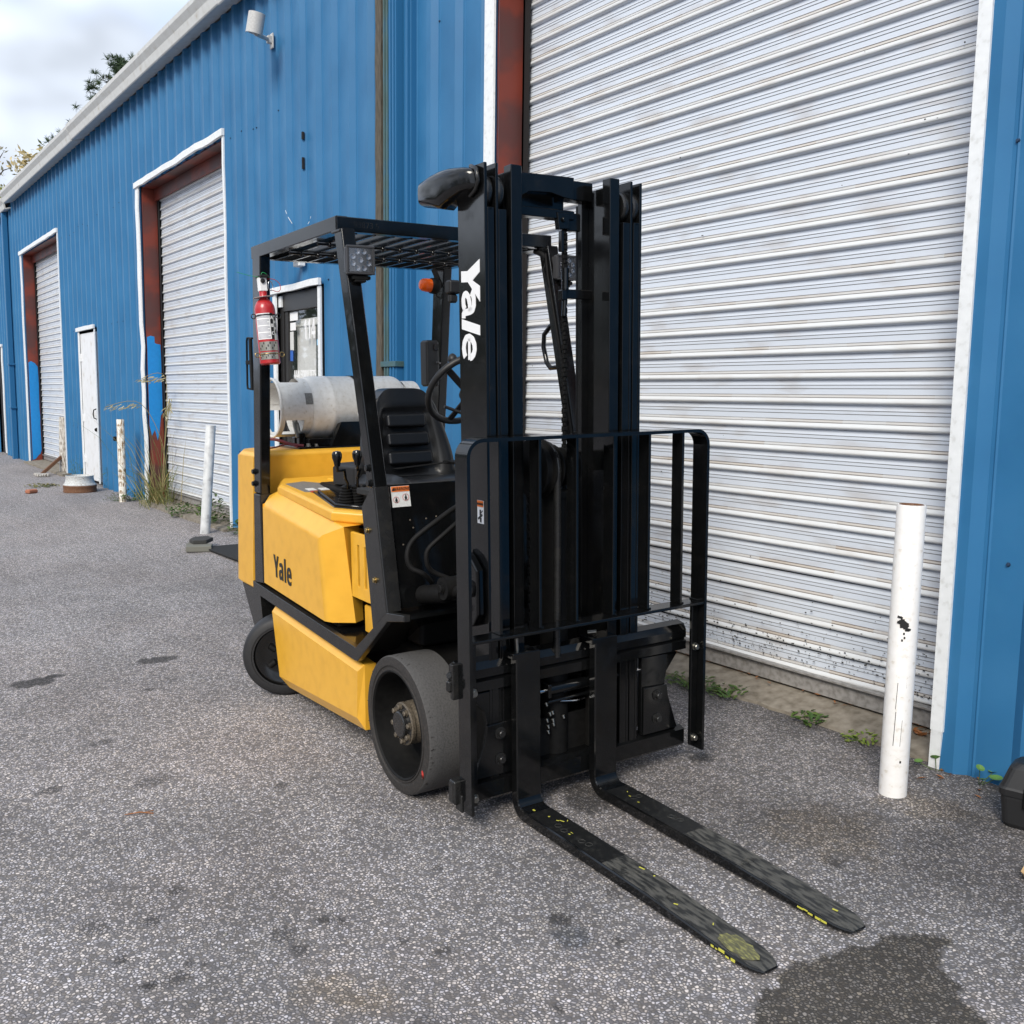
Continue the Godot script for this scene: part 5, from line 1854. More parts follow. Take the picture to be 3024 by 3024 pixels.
	for q in [[-0.085, 0.105, 0.045], [-0.03, 0.085, 0.03], [0.045, 0.072, 0.05]]:
		var pu := MB.new()
		var r: float = q[1]
		var w: float = q[2]
		pu.lathe([Vector2(0, -w / 2), Vector2(r, -w / 2), Vector2(r, -w / 2 + 0.006), Vector2(r - 0.014, -w / 2 + 0.011), Vector2(r - 0.014, w / 2 - 0.011), Vector2(r, w / 2 - 0.006), Vector2(r, w / 2), Vector2(0, w / 2)], axis_tf(Vector3(q[0], 1.235, 0.325), Vector3(1, 0, 0)), 32)
		part("pulley", pu, M.matte, t)
	var ho := MB.new()
	var hp := [Vector3(-0.052, 0.55, 0.405), Vector3(-0.052, 1.0, 0.41), Vector3(-0.052, 1.2, 0.41)]
	for i in 9:
		var a := PI * i / 8.0
		hp.append(Vector3(-0.052, 1.235 + sin(a) * 0.088, 0.325 + cos(a) * 0.088))
	hp.append(Vector3(-0.052, 0.9, 0.237))
	ho.tube(hp, 0.014, 10)
	part("hydraulic_hose", ho, M.char, t)
	# roller bracket bolted to the right upright, and its twin
	for s: float in [-1.0, 1.0]:
		var rb := MB.new()
		rb.prism(V2([[0.285, 0.960], [0.325, 0.945], [0.379, 0.900], [0.381, 0.745], [0.35, 0.70], [0.30, 0.683], [0.285, 0.70]]), side_tf(), 0.338 * s, 0.372 * s, 0.008)
		var o := part("mast_bracket", rb, M.black, t)
		var rd := MB.new()
		rd.lathe([Vector2(0, 0), Vector2(0.03, 0), Vector2(0.03, 0.01), Vector2(0, 0.012)], axis_tf(Vector3(0.372 * s, 0.83, 0.335), Vector3(s, 0, 0)), 18)
		part("pin", rd, M.char, o)
	# lettering down the right upright, reading downwards
	var gl := MB.new()
	var gtf := Transform3D(Basis(Vector3(0, -1, 0), Vector3(0, 0, 1), Vector3(-1, 0, 0)), Vector3(-0.3376, 1.950, 0.246))
	for g in mark_shapes():
		gl.prism(g, gtf, 0.0, 0.0015)
	var tx := part("lettering", gl, M.white_ink, t)
	tx.set_meta("label", "white bold lettering reading down the upright")
	var wl := MB.new()
	wl.bb(Vector3(-0.3392, 1.06, 0.335), Vector3(-0.3377, 1.14, 0.375))
	var lb := part("warning_label", wl, M.white_ink, t)
	var wh := MB.new()
	wh.bb(Vector3(-0.3402, 1.118, 0.3355), Vector3(-0.3394, 1.1395, 0.3745))
	part("label_header", wh, M.orange_ink, lb)
	var wt := part("lettering", text_mesh("WARNING", 0.008, true, 0.0008), M.black_ink, lb)
	wt.transform = Transform3D(Basis(Vector3(0, 0, 0.8), Vector3(0, 1, 0), Vector3(-1, 0, 0)), Vector3(-0.3405, 1.128, 0.355))
	var wp := MB.new()
	wp.bb(Vector3(-0.3401, 1.088, 0.350), Vector3(-0.3394, 1.108, 0.359))
	wp.bar(Vector3(-0.3398, 1.075, 0.340), Vector3(-0.3398, 1.092, 0.368), 0.008, 0.0008, Vector3(0, 1, 0), 0.0)
	wp.bar(Vector3(-0.3398, 1.098, 0.36), Vector3(-0.3398, 1.106, 0.370), 0.004, 0.0008, Vector3(0, 1, 0), 0.0)
	wp.bb(Vector3(-0.3401, 1.064, 0.352), Vector3(-0.3394, 1.080, 0.362))
	part("print_figure", wp, M.black_ink, lb)


func carriage(t: Node3D) -> void:
	var xl := -0.478
	var xr := 0.600
	var zb := 0.425
	var zf := 0.503
	var th := 0.012
	# bent flat bar: up, round the corner, across, down
	var fr := MB.new()
	var path := [Vector3(xl, 0.095, 0)]
	var R := 0.062
	for i in 8:
		var a := PI * 0.5 * i / 7.0
		path.append(Vector3(xl + R - R * cos(a), 1.362 - R + R * sin(a), 0))
	for i in 8:
		var a := PI * 0.5 * (7 - i) / 7.0
		path.append(Vector3(xr - R + R * cos(a), 1.362 - R + R * sin(a), 0))
	path.append(Vector3(xr, 0.085, 0))
	for i in path.size() - 1:
		var a: Vector3 = path[i]
		var b: Vector3 = path[i + 1]
		var inn := [Vector3.ZERO, Vector3.ZERO]
		var nn := []
		for e in 2:
			var j := i + e
			var d := Vector3.ZERO
			if j > 0:
				d += (path[j] - path[j - 1]).normalized()
			if j < path.size() - 1:
				d += (path[j + 1] - path[j]).normalized()
			d = d.normalized()
			var q := Vector3(-d.y, d.x, 0)
			nn.append(q)
			inn[e] = path[j] - q * th
		var f := Vector3(0, 0, zf)
		var k := Vector3(0, 0, zb)
		fr.quad4(a + f, b + f, b + k, a + k, nn[0], nn[1], nn[1], nn[0])
		fr.quad4(inn[0] + f, inn[1] + f, inn[1] + k, inn[0] + k, -nn[0], -nn[1], -nn[1], -nn[0])
		fr.quad(a + f, b + f, inn[1] + f, inn[0] + f, Vector3(0, 0, 1))
		fr.quad(a + k, b + k, inn[1] + k, inn[0] + k, Vector3(0, 0, -1))
	fr.bb(Vector3(xl, 0.085, zb), Vector3(xl + th, 0.0955, zf))
	part("load_backrest", fr, M.black, t)
	for x: float in [-0.338, -0.176, -0.017, 0.150, 0.318, 0.484]:
		var m := MB.new()
		m.bb(Vector3(x - 0.006, 0.69, 0.424), Vector3(x + 0.006, 1.352, 0.482), 0.002)
		part("backrest_bar", m, M.black, t)
	var mb := MB.new()
	mb.bb(Vector3(xl + th, 0.678, 0.426), Vector3(xr - th, 0.690, 0.502), 0.003)
	for x: float in [-0.338, -0.176, -0.017, 0.150, 0.318, 0.484, 0.575]:
		mb.box(Vector3(x + 0.008, 0.692, 0.455), Vector3(0.02, 0.008, 0.05), 0.003)
	part("backrest_rail", mb, M.black, t)
	for q in [[xl + th, xl + th + 0.034], [xr - th - 0.034, xr - th]]:
		var lg := MB.new()
		lg.bb(Vector3(q[0], 0.10, 0.455), Vector3(q[1], 0.678, 0.47), 0.003)
		var o := part("backrest_lug", lg, M.black, t)
		for y: float in [0.506, 0.133]:
			var bo := MB.new()
			bo.hexbolt(Vector3((q[0] + q[1]) * 0.5, y, 0.471), Vector3(0, 0, 1), 0.0125, 0.018)
			part("bolt", bo, M.zinc, o)
	# fork carrier: hooked top bar and lower bar
	var tb := MB.new()
	tb.prism(V2([[0.33, 0.575], [0.36, 0.592], [0.398, 0.584], [0.412, 0.560], [0.412, 0.530], [0.402, 0.523], [0.412, 0.516], [0.412, 0.482], [0.36, 0.472], [0.33, 0.50]]), side_tf(), -0.463, 0.583, 0.004)
	part("carrier_bar", tb, M.black, t)
	var lb := MB.new()
	lb.prism(V2([[0.34, 0.160], [0.385, 0.160], [0.411, 0.148], [0.411, 0.088], [0.395, 0.074], [0.34, 0.074]]), side_tf(), -0.455, 0.582, 0.004)
	part("carrier_bar", lb, M.black, t)
	var bp := MB.new()
	bp.bb(Vector3(-0.16, 0.155, 0.33), Vector3(0.34, 0.30, 0.345), 0.003)
	bp.bb(Vector3(-0.26, 0.1605, 0.34), Vector3(-0.16, 0.475, 0.37), 0.003)
	bp.bb(Vector3(0.12, 0.1605, 0.35), Vector3(0.20, 0.475, 0.372), 0.003)
	part("carriage_plate", bp, M.matte, t)
	for s: float in [-1.0, 1.0]:
		# waisted end plates with slotted backing
		var o := 0.066
		var pl := MB.new()
		var poly := [[0.295, 0.475], [0.483, 0.470], [0.425, 0.400], [0.416, 0.36], [0.424, 0.315], [0.435, 0.26], [0.482, 0.160], [0.295, 0.160]]
		var pp := []
		for q in poly:
			pp.append([q[0] * s + o, q[1]])
		pl.prism(V2(pp), front_tf(), 0.375, 0.398, 0.003)
		var e := part("end_plate", pl, M.black, t)
		var ov := MB.new()
		ov.prism(V2([[0.298 * s + o, 0.162], [0.298 * s + o, 0.355], [0.420 * s + o, 0.350], [0.428 * s + o, 0.30], [0.478 * s + o, 0.162]]), front_tf(), 0.3985, 0.408, 0.003)
		part("wear_plate", ov, M.black, e)
		for y: float in [0.315, 0.220]:
			var bo := MB.new()
			bo.lathe([Vector2(0, 0), Vector2(0.022, 0), Vector2(0.022, 0.004), Vector2(0, 0.005)], axis_tf(Vector3(0.367 * s + o, y, 0.408), Vector3(0, 0, 1)), 18)
			bo.hexbolt(Vector3(0.367 * s + o, y, 0.411), Vector3(0, 0, 1), 0.014, 0.016)
			part("bolt", bo, M.char, e)
	# side-shift cylinder with bright rod ends and its fittings
	var sc := MB.new()
	sc.tube([Vector3(-0.075, 0.42, 0.375), Vector3(0.20, 0.42, 0.375)], 0.022, 18)
	sc.bb(Vector3(-0.085, 0.392, 0.352), Vector3(-0.065, 0.448, 0.398), 0.006)
	sc.tube([Vector3(-0.075, 0.375, 0.38), Vector3(0.20, 0.38, 0.38)], 0.007, 8)
	var sy := part("side_shift_cylinder", sc, M.black, t)
	var rd := MB.new()
	rd.tube([Vector3(-0.155, 0.42, 0.375), Vector3(-0.07, 0.42, 0.375)], 0.0085, 12)
	rd.tube([Vector3(0.20, 0.42, 0.375), Vector3(0.385, 0.42, 0.375)], 0.0085, 12)
	part("rod", rd, M.chrome, sy)
	var fi := MB.new()
	for q in [[-0.078, 0.372], [-0.05, 0.335], [-0.062, 0.332], [-0.075, 0.31], [-0.048, 0.305], [-0.070, 0.285], [-0.046, 0.29], [-0.07, 0.265], [0.0, 0.31]]:
		fi.hexbolt(Vector3(q[0], q[1], 0.372), Vector3(0.2, -1, 0.3), 0.0055, 0.014)
	part("hose_fitting", fi, M.zinc, sy)
	var hs := MB.new()
	hs.tube(smooth([Vector3(-0.02, 0.37, 0.38), Vector3(0.05, 0.362, 0.39), Vector3(0.09, 0.365, 0.385)], 4), 0.004, 6)
	part("steel_line", hs, M.chrome, sy)
	# clamps showing at the outside of the right upright
	var cl := MB.new()
	cl.bb(Vector3(-0.50, 0.475, 0.405), Vector3(-0.462, 0.60, 0.425), 0.004)
	cl.bb(Vector3(-0.515, 0.50, 0.395), Vector3(-0.485, 0.545, 0.42), 0.01)
	cl.hexbolt(Vector3(-0.49, 0.555, 0.40), Vector3(-0.5, 0.2, 0.3), 0.012, 0.02)
	cl.bb(Vector3(-0.505, 0.10, 0.385), Vector3(-0.455, 0.19, 0.43), 0.01)
	cl.bb(Vector3(-0.485, 0.075, 0.40), Vector3(-0.455, 0.14, 0.445), 0.006)
	part("carriage_clamp", cl, M.char, t)
	fork(t, -0.210, 0.104, 1.578, 0.0)
	fork(t, 0.139, 0.106, 1.588, 0.0)


# shape of a fork tip: distance from the end, under and upper side, share of the width
const TIP := [[0.075, 0.006, 0.0225, 0.985], [0.05, 0.006, 0.021, 0.94], [0.03, 0.006, 0.0195, 0.85], [0.015, 0.0065, 0.018, 0.72], [0.006, 0.0075, 0.0165, 0.60], [0.0, 0.0095, 0.014, 0.52]]


func fork(t: Node3D, xc: float, w: float, tip: float, turn: float) -> void:
	# L-shaped fork: the section follows the shank down, round the heel and out to the tip
	var f := MB.new()
	var secs := []
	var zs := 0.418
	var zf := 0.456
	secs.append([Vector2(zs, 0.602), Vector2(zf, 0.602), w])
	secs.append([Vector2(zs, 0.14), Vector2(zf, 0.14), w])
	var Ro := 0.075
	var Ri := 0.036
	for i in 9:
		var a := PI * 0.5 * i / 8.0
		var co := Vector2(zs + Ro, 0.004 + Ro)
		var ci := Vector2(zf + Ri, 0.044 + Ri)
		secs.append([co + Vector2(-cos(a), -sin(a)) * Ro, ci + Vector2(-cos(a), -sin(a)) * Ri, w])
	secs.append([Vector2(0.75, 0.004), Vector2(0.75, 0.042), w])
	secs.append([Vector2(tip - 0.42, 0.004), Vector2(tip - 0.42, 0.038), w])
	secs.append([Vector2(tip - 0.10, 0.006), Vector2(tip - 0.10, 0.024), w])
	for q in TIP:
		secs.append([Vector2(tip - q[0], q[1]), Vector2(tip - q[0], q[2]), w * q[3]])
	var rings := []
	var b := 0.004
	for q in secs:
		var p0: Vector2 = q[0]
		var p1: Vector2 = q[1]
		var h: float = q[2] * 0.5
		var d := (p1 - p0).normalized() * minf(b, p0.distance_to(p1) * 0.3)
		rings.append([Vector3(xc - h + b, p0.y, p0.x), Vector3(xc + h - b, p0.y, p0.x), Vector3(xc + h, (p0 + d).y, (p0 + d).x), Vector3(xc + h, (p1 - d).y, (p1 - d).x), Vector3(xc + h - b, p1.y, p1.x), Vector3(xc - h + b, p1.y, p1.x), Vector3(xc - h, (p1 - d).y, (p1 - d).x), Vector3(xc - h, (p0 + d).y, (p0 + d).x)])
	f.loft(rings)
	var o := part("fork", f, M.black, t)
	# worn blade: the paint is scuffed off the top towards the tip
	var r := RandomNumberGenerator.new()
	r.seed = int(xc * 1000) + 500
	var wt := MB.new()
	var wh := MB.new()
	var top := [[0.52, 0.0432], [0.75, 0.0421], [0.93, 0.0407], [tip - 0.42, 0.0381], [tip - 0.10, 0.0241]]
	var hw := [w * 0.5 - 0.004, w * 0.5 - 0.004, w * 0.5 - 0.004, w * 0.5 - 0.004, w * 0.5 - 0.004]
	for q in TIP:
		top.append([tip - q[0] - 0.001, q[2] + 0.0001])
		hw.append(w * 0.5 * q[3] - 0.003)
	for i in top.size() - 1:
		var e := 0.0012
		(wh if i < 2 else wt).quad(Vector3(xc - hw[i], top[i][1] + e, top[i][0]), Vector3(xc + hw[i], top[i][1] + e, top[i][0]), Vector3(xc + hw[i + 1], top[i + 1][1] + e, top[i + 1][0]), Vector3(xc - hw[i + 1], top[i + 1][1] + e, top[i + 1][0]), Vector3.UP)
	part("worn_face", wt, M.fork_top, o)
	part("heel_face", wh, M.fork_heel, o)
	var tp := MB.new()
	if xc < 0:
		var pts := PackedVector2Array()
		for i in 22:
			var a := TAU * i / 22.0
			pts.append(Vector2(xc - 0.008 + cos(a) * 0.036 * r.randf_range(0.75, 1.1), tip - 0.105 + sin(a) * 0.075 * r.randf_range(0.8, 1.1)))
		tp.prism(pts, Transform3D(Basis(Vector3(1, 0, 0), Vector3(0, -0.045, 1), Vector3(0, 1, 0)), Vector3(0, 0.0262 + (tip - 0.105) * 0.045, 0)), 0.0, 0.0012, 0.0)
		part("yellow_paint", tp, M.fork_paint, o)
	var ch := MB.new()
	for i in (11 if xc < 0 else 4):
		var z := r.randf_range(0.50, 0.72) if i % 3 else r.randf_range(0.5, 1.5)
		var y := lerpf(0.0448, 0.040, clampf((z - 0.5) / (tip - 0.92), 0, 1)) if z < tip - 0.42 else lerpf(0.040, 0.026, (z - tip + 0.42) / 0.32)
		ch.box(Vector3(xc + r.randf_range(-0.04, 0.04), y, z), Vector3(r.randf_range(0.002, 0.006), 0.0012, r.randf_range(0.004, 0.022)), 0.0, Basis(Vector3.UP, r.randf_range(-1, 1)))
	for i in 5:
		ch.box(Vector3(xc - w * 0.5, 0.011 + r.randf() * 0.008, tip - 0.17 + i * 0.02 + r.randf() * 0.012), Vector3(0.0016, r.randf_range(0.003, 0.008), r.randf_range(0.008, 0.024)), 0.0)
	part("yellow_chip", ch, M.chip_yellow, o).set_meta("kind", "stuff")
	var wo := MB.new()
	for i in 9:
		var z := r.randf_range(0.62, 1.2)
		var c := Vector3(xc + r.randf_range(-0.03, 0.03), lerpf(0.0445, 0.0405, (z - 0.5) / 0.7), z)
		var rg := []
		for k in 11:
			var a := TAU * k / 10.0
			rg.append(c + Vector3(cos(a) * 0.012, 0, sin(a) * 0.012))
		wo.tube(rg, 0.0008, 4, false)
	part("ring_scratch", wo, M.fork_top, o).set_meta("kind", "stuff")
	# hook at the top of the shank and its locking pin
	var hk := MB.new()
	hk.bb(Vector3(xc - w * 0.5 - 0.014, 0.585, 0.375), Vector3(xc + w * 0.5 - 0.002, 0.608, 0.4565), 0.004)
	part("fork_hook", hk, M.black, o)
	var pn := MB.new()
	if xc < 0:
		pn.tube([Vector3(xc - 0.03, 0.60, 0.43), Vector3(xc - 0.034, 0.655, 0.43)], 0.007, 8)
	else:
		pn.tube([Vector3(xc - 0.045, 0.618, 0.40), Vector3(xc - 0.02, 0.622, 0.42)], 0.008, 8)
	part("locking_pin", pn, M.zinc, o)


# the bold slanted word on the mast, as outlines in metres (along the text, up)
func mark_shapes() -> Array:
	var o := []
	o.append(V2([[0.0, 0.121], [0.042, 0.121], [0.066, 0.074], [0.088, 0.121], [0.139, 0.121], [0.069, 0.044], [0.066, 0.0], [0.029, 0.0], [0.032, 0.042]]))
	o.append(V2([[0.190, 0.0], [0.224, 0.0], [0.250, 0.119], [0.217, 0.119]]))
	var strokes := [
		[[0.104, 0.064], [0.112, 0.075], [0.126, 0.081], [0.150, 0.081], [0.163, 0.073], [0.167, 0.055], [0.170, 0.013], [0.188, 0.012]],
		[[0.166, 0.056], [0.140, 0.053], [0.118, 0.045], [0.107, 0.031], [0.110, 0.018], [0.124, 0.011], [0.146, 0.013], [0.158, 0.021]],
		[[0.322, 0.052], [0.321, 0.062], [0.312, 0.076], [0.297, 0.083], [0.279, 0.081], [0.262, 0.069], [0.253, 0.048], [0.256, 0.028], [0.270, 0.015], [0.290, 0.011], [0.308, 0.014], [0.320, 0.021]],
		[[0.258, 0.0475], [0.330, 0.0475]]]
	for k in strokes.size():
		for p in Geometry2D.offset_polyline(V2(strokes[k]), [0.0118, 0.0112, 0.0118, 0.0075][k], Geometry2D.JOIN_ROUND, Geometry2D.END_BUTT):
			if not Geometry2D.is_polygon_clockwise(p):
				o.append(p)
	return o


func tank_and_extinguisher() -> void:
	# gas cylinder lying across the counterweight, valve collar to the right side of the truck
	var at := TRUCK + TB * Vector3(0.07, 1.42, -1.735)
	var t := thing("propane_tank", "white propane cylinder lying on its side across the forklift counterweight", "gas tank", at, TB)
	var r := 0.163
	var tf := axis_tf(Vector3.ZERO, Vector3(1, 0, 0))
	var b := MB.new()
	var pf := []
	for i in 9:
		var a := PI * 0.5 * i / 8.0
		pf.append(Vector2(r * sin(a), -0.285 + 0.085 * (1 - cos(a))))
	pf.append(Vector2(r, -0.13))
	pf.append(Vector2(r + 0.002, -0.125))
	pf.append(Vector2(r + 0.002, -0.112))
	pf.append(Vector2(r, -0.107))
	for i in 9:
		var a := PI * 0.5 * (8 - i) / 8.0
		pf.append(Vector2(r * sin(a), 0.27 + 0.09 * cos(a)))
	b.lathe(pf, tf, 48, 0.6)
	part("tank_body", b, M.tank_white, t)
	# valve collar with three windows and a rolled rim
	var rc := 0.152
	var co := MB.new()
	var x0 := -0.405
	var x1 := -0.235
	var n := 60
	for k in n:
		var a0 := TAU * k / n
		var a1 := TAU * (k + 1) / n
		var d := rad_to_deg((a0 + a1) * 0.5)
		# 0 is towards +z (front), 90 is up
		var open_top := d > 62 and d < 118
		var open_low := d > 292 and d < 338
		var open_back := d > 185 and d < 240
		for q in [[x0, x0 + 0.022], [x0 + 0.022, x1 - 0.045], [x1 - 0.045, x1]]:
			if q[0] > x0 + 0.01 and q[1] < x1 - 0.01 and (open_top or open_low or open_back):
				continue
			for rr: float in [rc, rc - 0.004]:
				var o0 := Vector3(0, sin(a0), cos(a0))
				var o1 := Vector3(0, sin(a1), cos(a1))
				var sg := 1.0 if rr == rc else -1.0
				var A := o0 * rr + Vector3(q[0], 0, 0)
				var B := o1 * rr + Vector3(q[0], 0, 0)
				var C := o1 * rr + Vector3(q[1], 0, 0)
				var D := o0 * rr + Vector3(q[1], 0, 0)
				co.quad4(A, B, C, D, o0 * sg, o1 * sg, o1 * sg, o0 * sg)
	var ring := []
	for k in 41:
		var a := TAU * k / 40.0
		ring.append(Vector3(x0, sin(a) * (rc - 0.002), cos(a) * (rc - 0.002)))
	co.tube(ring, 0.0075, 8, false)
	var c := part("valve_collar", co, M.tank_white, t)
	var lb := MB.new()
	for k in 8:
		var a0 := 0.12 + 0.05 * k
		var a1 := a0 + 0.05
		var o0 := Vector3(0, sin(a0), cos(a0))
		var o1 := Vector3(0, sin(a1), cos(a1))
		lb.quad4(o0 * (rc + 0.0015) + Vector3(-0.275, 0, 0), o1 * (rc + 0.0015) + Vector3(-0.275, 0, 0), o1 * (rc + 0.0015) + Vector3(-0.235, 0, 0), o0 * (rc + 0.0015) + Vector3(-0.235, 0, 0), o0, o1, o1, o0)
	part("dark_label", lb, M.grey_label, c)
	var il := MB.new()
	for k in 8:
		var a0 := PI - 0.1 - 0.08 * k
		var a1 := a0 - 0.08
		var o0 := Vector3(0, sin(a0), cos(a0))
		var o1 := Vector3(0, sin(a1), cos(a1))
		il.quad4(o0 * (rc - 0.006) + Vector3(-0.385, 0, 0), o1 * (rc - 0.006) + Vector3(-0.385, 0, 0), o1 * (rc - 0.006) + Vector3(-0.29, 0, 0), o0 * (rc - 0.006) + Vector3(-0.29, 0, 0), -o0, -o1, -o1, -o0)
	part("caution_label", il, M.paper, c)
	var fr := MB.new()
	fr.lathe([Vector2(0.135, 0.33), Vector2(0.135, 0.415), Vector2(0.128, 0.418), Vector2(0.122, 0.415), Vector2(0.122, 0.33)], tf, 36)
	part("foot_ring", fr, M.tank_white, t)
	var va := MB.new()
	va.tube([Vector3(-0.285, 0.0, 0.03), Vector3(-0.325, -0.005, 0.045)], 0.02, 12)
	va.lathe([Vector2(0, 0), Vector2(0.024, 0), Vector2(0.024, 0.05), Vector2(0.018, 0.055), Vector2(0.018, 0.07), Vector2(0, 0.07)], axis_tf(Vector3(-0.315, 0.02, 0.06), Vector3(0.05, -1, 0.15)), 14)
	part("valve", va, M.brass, t)
	var cp := MB.new()
	cp.tube([Vector3(-0.312, -0.05, 0.072), Vector3(-0.308, -0.085, 0.078)], 0.014, 10)
	cp.bar(Vector3(-0.318, -0.075, 0.085), Vector3(-0.305, -0.155, 0.095), 0.018, 0.018, Vector3(1, 0, 0), 0.004)
	cp.bar(Vector3(-0.298, -0.075, 0.078), Vector3(-0.285, -0.155, 0.09), 0.012, 0.014, Vector3(1, 0, 0), 0.004)
	part("coupling", cp, M.zinc, t)
	var hs := MB.new()
	hs.tube(smooth([Vector3(-0.295, -0.15, 0.09), Vector3(-0.26, -0.175, 0.08), Vector3(-0.20, -0.20, 0.06), Vector3(-0.1, -0.205, 0.02)], 5), 0.009, 8)
	part("gas_hose", hs, M.matte, t)
	# cradle of the tank is bolted to the truck
	var f := get_node("forklift")
	var cr := MB.new()
	cr.bb(Vector3(-0.26, 1.205, -1.86), Vector3(0.36, 1.222, -1.56), 0.004)
	cr.bb(Vector3(-0.235, 1.222, -1.66), Vector3(-0.20, 1.29, -1.62), 0.004)
	cr.hexa([Vector3(-0.08, 1.222, -1.56), Vector3(0.13, 1.222, -1.56), Vector3(0.14, 1.345, -1.545), Vector3(-0.03, 1.345, -1.545), Vector3(-0.08, 1.222, -1.60), Vector3(0.13, 1.222, -1.60), Vector3(0.14, 1.335, -1.60), Vector3(-0.03, 1.335, -1.60)])
	cr.bb(Vector3(-0.12, 1.222, -1.9), Vector3(0.30, 1.30, -1.86), 0.004)
	for z: float in [-1.60, -1.80]:
		cr.bb(Vector3(-0.2, 1.222, z - 0.02), Vector3(0.3, 1.262, z + 0.02), 0.004)
	var ck := part("tank_cradle", cr, M.black, f)
	var sp := MB.new()
	for k in 20:
		var a0 := -0.6 + 0.19 * k
		var a1 := a0 + 0.19
		var o0 := Vector3(0, sin(a0), cos(a0))
		var o1 := Vector3(0, sin(a1), cos(a1))
		var cc := Vector3(0.125, 1.42, -1.735)
		sp.quad4(cc + o0 * 0.1665 + Vector3(-0.03, 0, 0), cc + o1 * 0.1665 + Vector3(-0.03, 0, 0), cc + o1 * 0.1665 + Vector3(0.03, 0, 0), cc + o0 * 0.1665 + Vector3(0.03, 0, 0), o0, o1, o1, o0)
	part("tank_strap", sp, M.matte, ck)
	var hd := MB.new()
	hd.lathe([Vector2(0, 0), Vector2(0.014, 0), Vector2(0.017, 0.02), Vector2(0.013, 0.03), Vector2(0.0165, 0.045), Vector2(0.0135, 0.058), Vector2(0.016, 0.072), Vector2(0.015, 0.088), Vector2(0, 0.092)], Transform3D(Basis(), Vector3(0.075, 1.37, -1.53)), 14)
	part("strap_handle", hd, M.white_ink, ck)
	var hb := MB.new()
	hb.hexbolt(Vector3(-0.20, 1.222, -1.585), Vector3.UP, 0.012, 0.015)
	part("bolt", hb, M.zinc, ck)
	hb = MB.new()
	hb.hexbolt(Vector3(-0.16, 1.222, -1.575), Vector3.UP, 0.009, 0.012)
	part("bolt", hb, M.zinc, ck)
	var wr := MB.new()
	wr.tube(smooth([Vector3(-0.43, 1.255, -1.70), Vector3(-0.36, 1.262, -1.66), Vector3(-0.28, 1.235, -1.62), Vector3(-0.22, 1.225, -1.60)], 5), 0.008, 8)
	wr.tube(smooth([Vector3(-0.45, 1.215, -1.60), Vector3(-0.38, 1.225, -1.58), Vector3(-0.3, 1.235, -1.62), Vector3(-0.26, 1.22, -1.58)], 5), 0.004, 6)
	part("red_hose", wr, M.hose_red, f)

	# fire extinguisher strapped to the right rear leg
	var ea := TRUCK + TB * Vector3(-0.484, 1.635, -1.30)
	var lean := Basis(Vector3(1, 0, 0), -0.06) * Basis(Vector3(0, 0, 1), 0.045)
	var e := thing("fire_extinguisher", "red fire extinguisher with white label clamped to the rear guard leg of the forklift", "fire extinguisher", ea, TB * lean)
	var eb := MB.new()
	var er := 0.0475
	eb.lathe([Vector2(0, 0.0), Vector2(er - 0.006, 0.0), Vector2(er, 0.006), Vector2(er, 0.255), Vector2(er - 0.003, 0.272), Vector2(er - 0.012, 0.290), Vector2(er - 0.025, 0.302), Vector2(0.018, 0.310), Vector2(0.0175, 0.345), Vector2(0, 0.345)], Transform3D(), 40)
	part("cylinder", eb, M.ext_red, e)
	# labels wrapped round the front of the cylinder: angle from, to, y from, to
	var wraps := [["label", -1.25, 0.18, 0.115, 0.235, M.white_ink], ["black_strip", 0.18, 0.50, 0.115, 0.235, M.black_ink], ["label", 0.50, 1.0, 0.11, 0.23, M.paper], ["silver_label", -1.2, 0.85, 0.062, 0.104, M.silver_label], ["silver_label", -1.2, 0.75, 0.022, 0.056, M.silver_label]]
	var made := []
	for q in wraps:
		var m := MB.new()
		wrap_round(m, er + 0.0012, q[1], q[2], q[3], q[4])
		made.append(part(q[0], m, q[5], e))
	var ln := MB.new()
	for i in 22:
		var y := 0.120 + i * 0.0052
		if i % 6 == 5:
			continue
		wrap_round(ln, er + 0.0018, -1.15, 0.08 - (0.2 if i % 3 == 2 else 0.0), y, y + 0.0022)
	part("print_line", ln, plain(lin(0.30, 0.30, 0.36), 0.6), made[0]).set_meta("kind", "stuff")
	var kk := 0
	for ch in ["A", "B", "C"]:
		var tx := part("lettering", text_mesh(ch, 0.015, true, 0.001), M.white_ink, made[1])
		var o := Vector3(sin(0.34), 0, cos(0.34)).rotated(Vector3.UP, EXT_TURN)
		tx.transform = Transform3D(Basis(o.cross(Vector3.UP) * -1.0, Vector3.UP, o), Vector3(0, 0.213 - 0.036 * kk, 0) + o * (er + 0.002))
		kk += 1
	var pics := MB.new()
	for i in 3:
		wrap_round(pics, er + 0.0018, 0.58 + 0.02 * i, 0.80, 0.20 - 0.03 * i, 0.218 - 0.03 * i)
	for i in 9:
		wrap_round(pics, er + 0.0018, -1.1 + i * 0.2, -1.0 + i * 0.2, 0.068 + 0.012 * (i % 3), 0.078 + 0.012 * (i % 3))
		wrap_round(pics, er + 0.0018, -1.1 + i * 0.18, -1.02 + i * 0.18, 0.027 + 0.008 * (i % 3), 0.036 + 0.008 * (i % 3))
	part("print_block", pics, M.black_ink, made[2]).set_meta("kind", "stuff")
	var he := MB.new()
	he.bb(Vector3(-0.018, 0.340, -0.018), Vector3(0.018, 0.405, 0.020), 0.003)
	part("valve_head", he, M.white_ink, e)
	var ga := MB.new()
	ga.lathe([Vector2(0, 0), Vector2(0.010, 0), Vector2(0.011, 0.006), Vector2(0, 0.008)], axis_tf(Vector3(-0.004, 0.385, 0.020), Vector3(0, 0, 1)), 16)
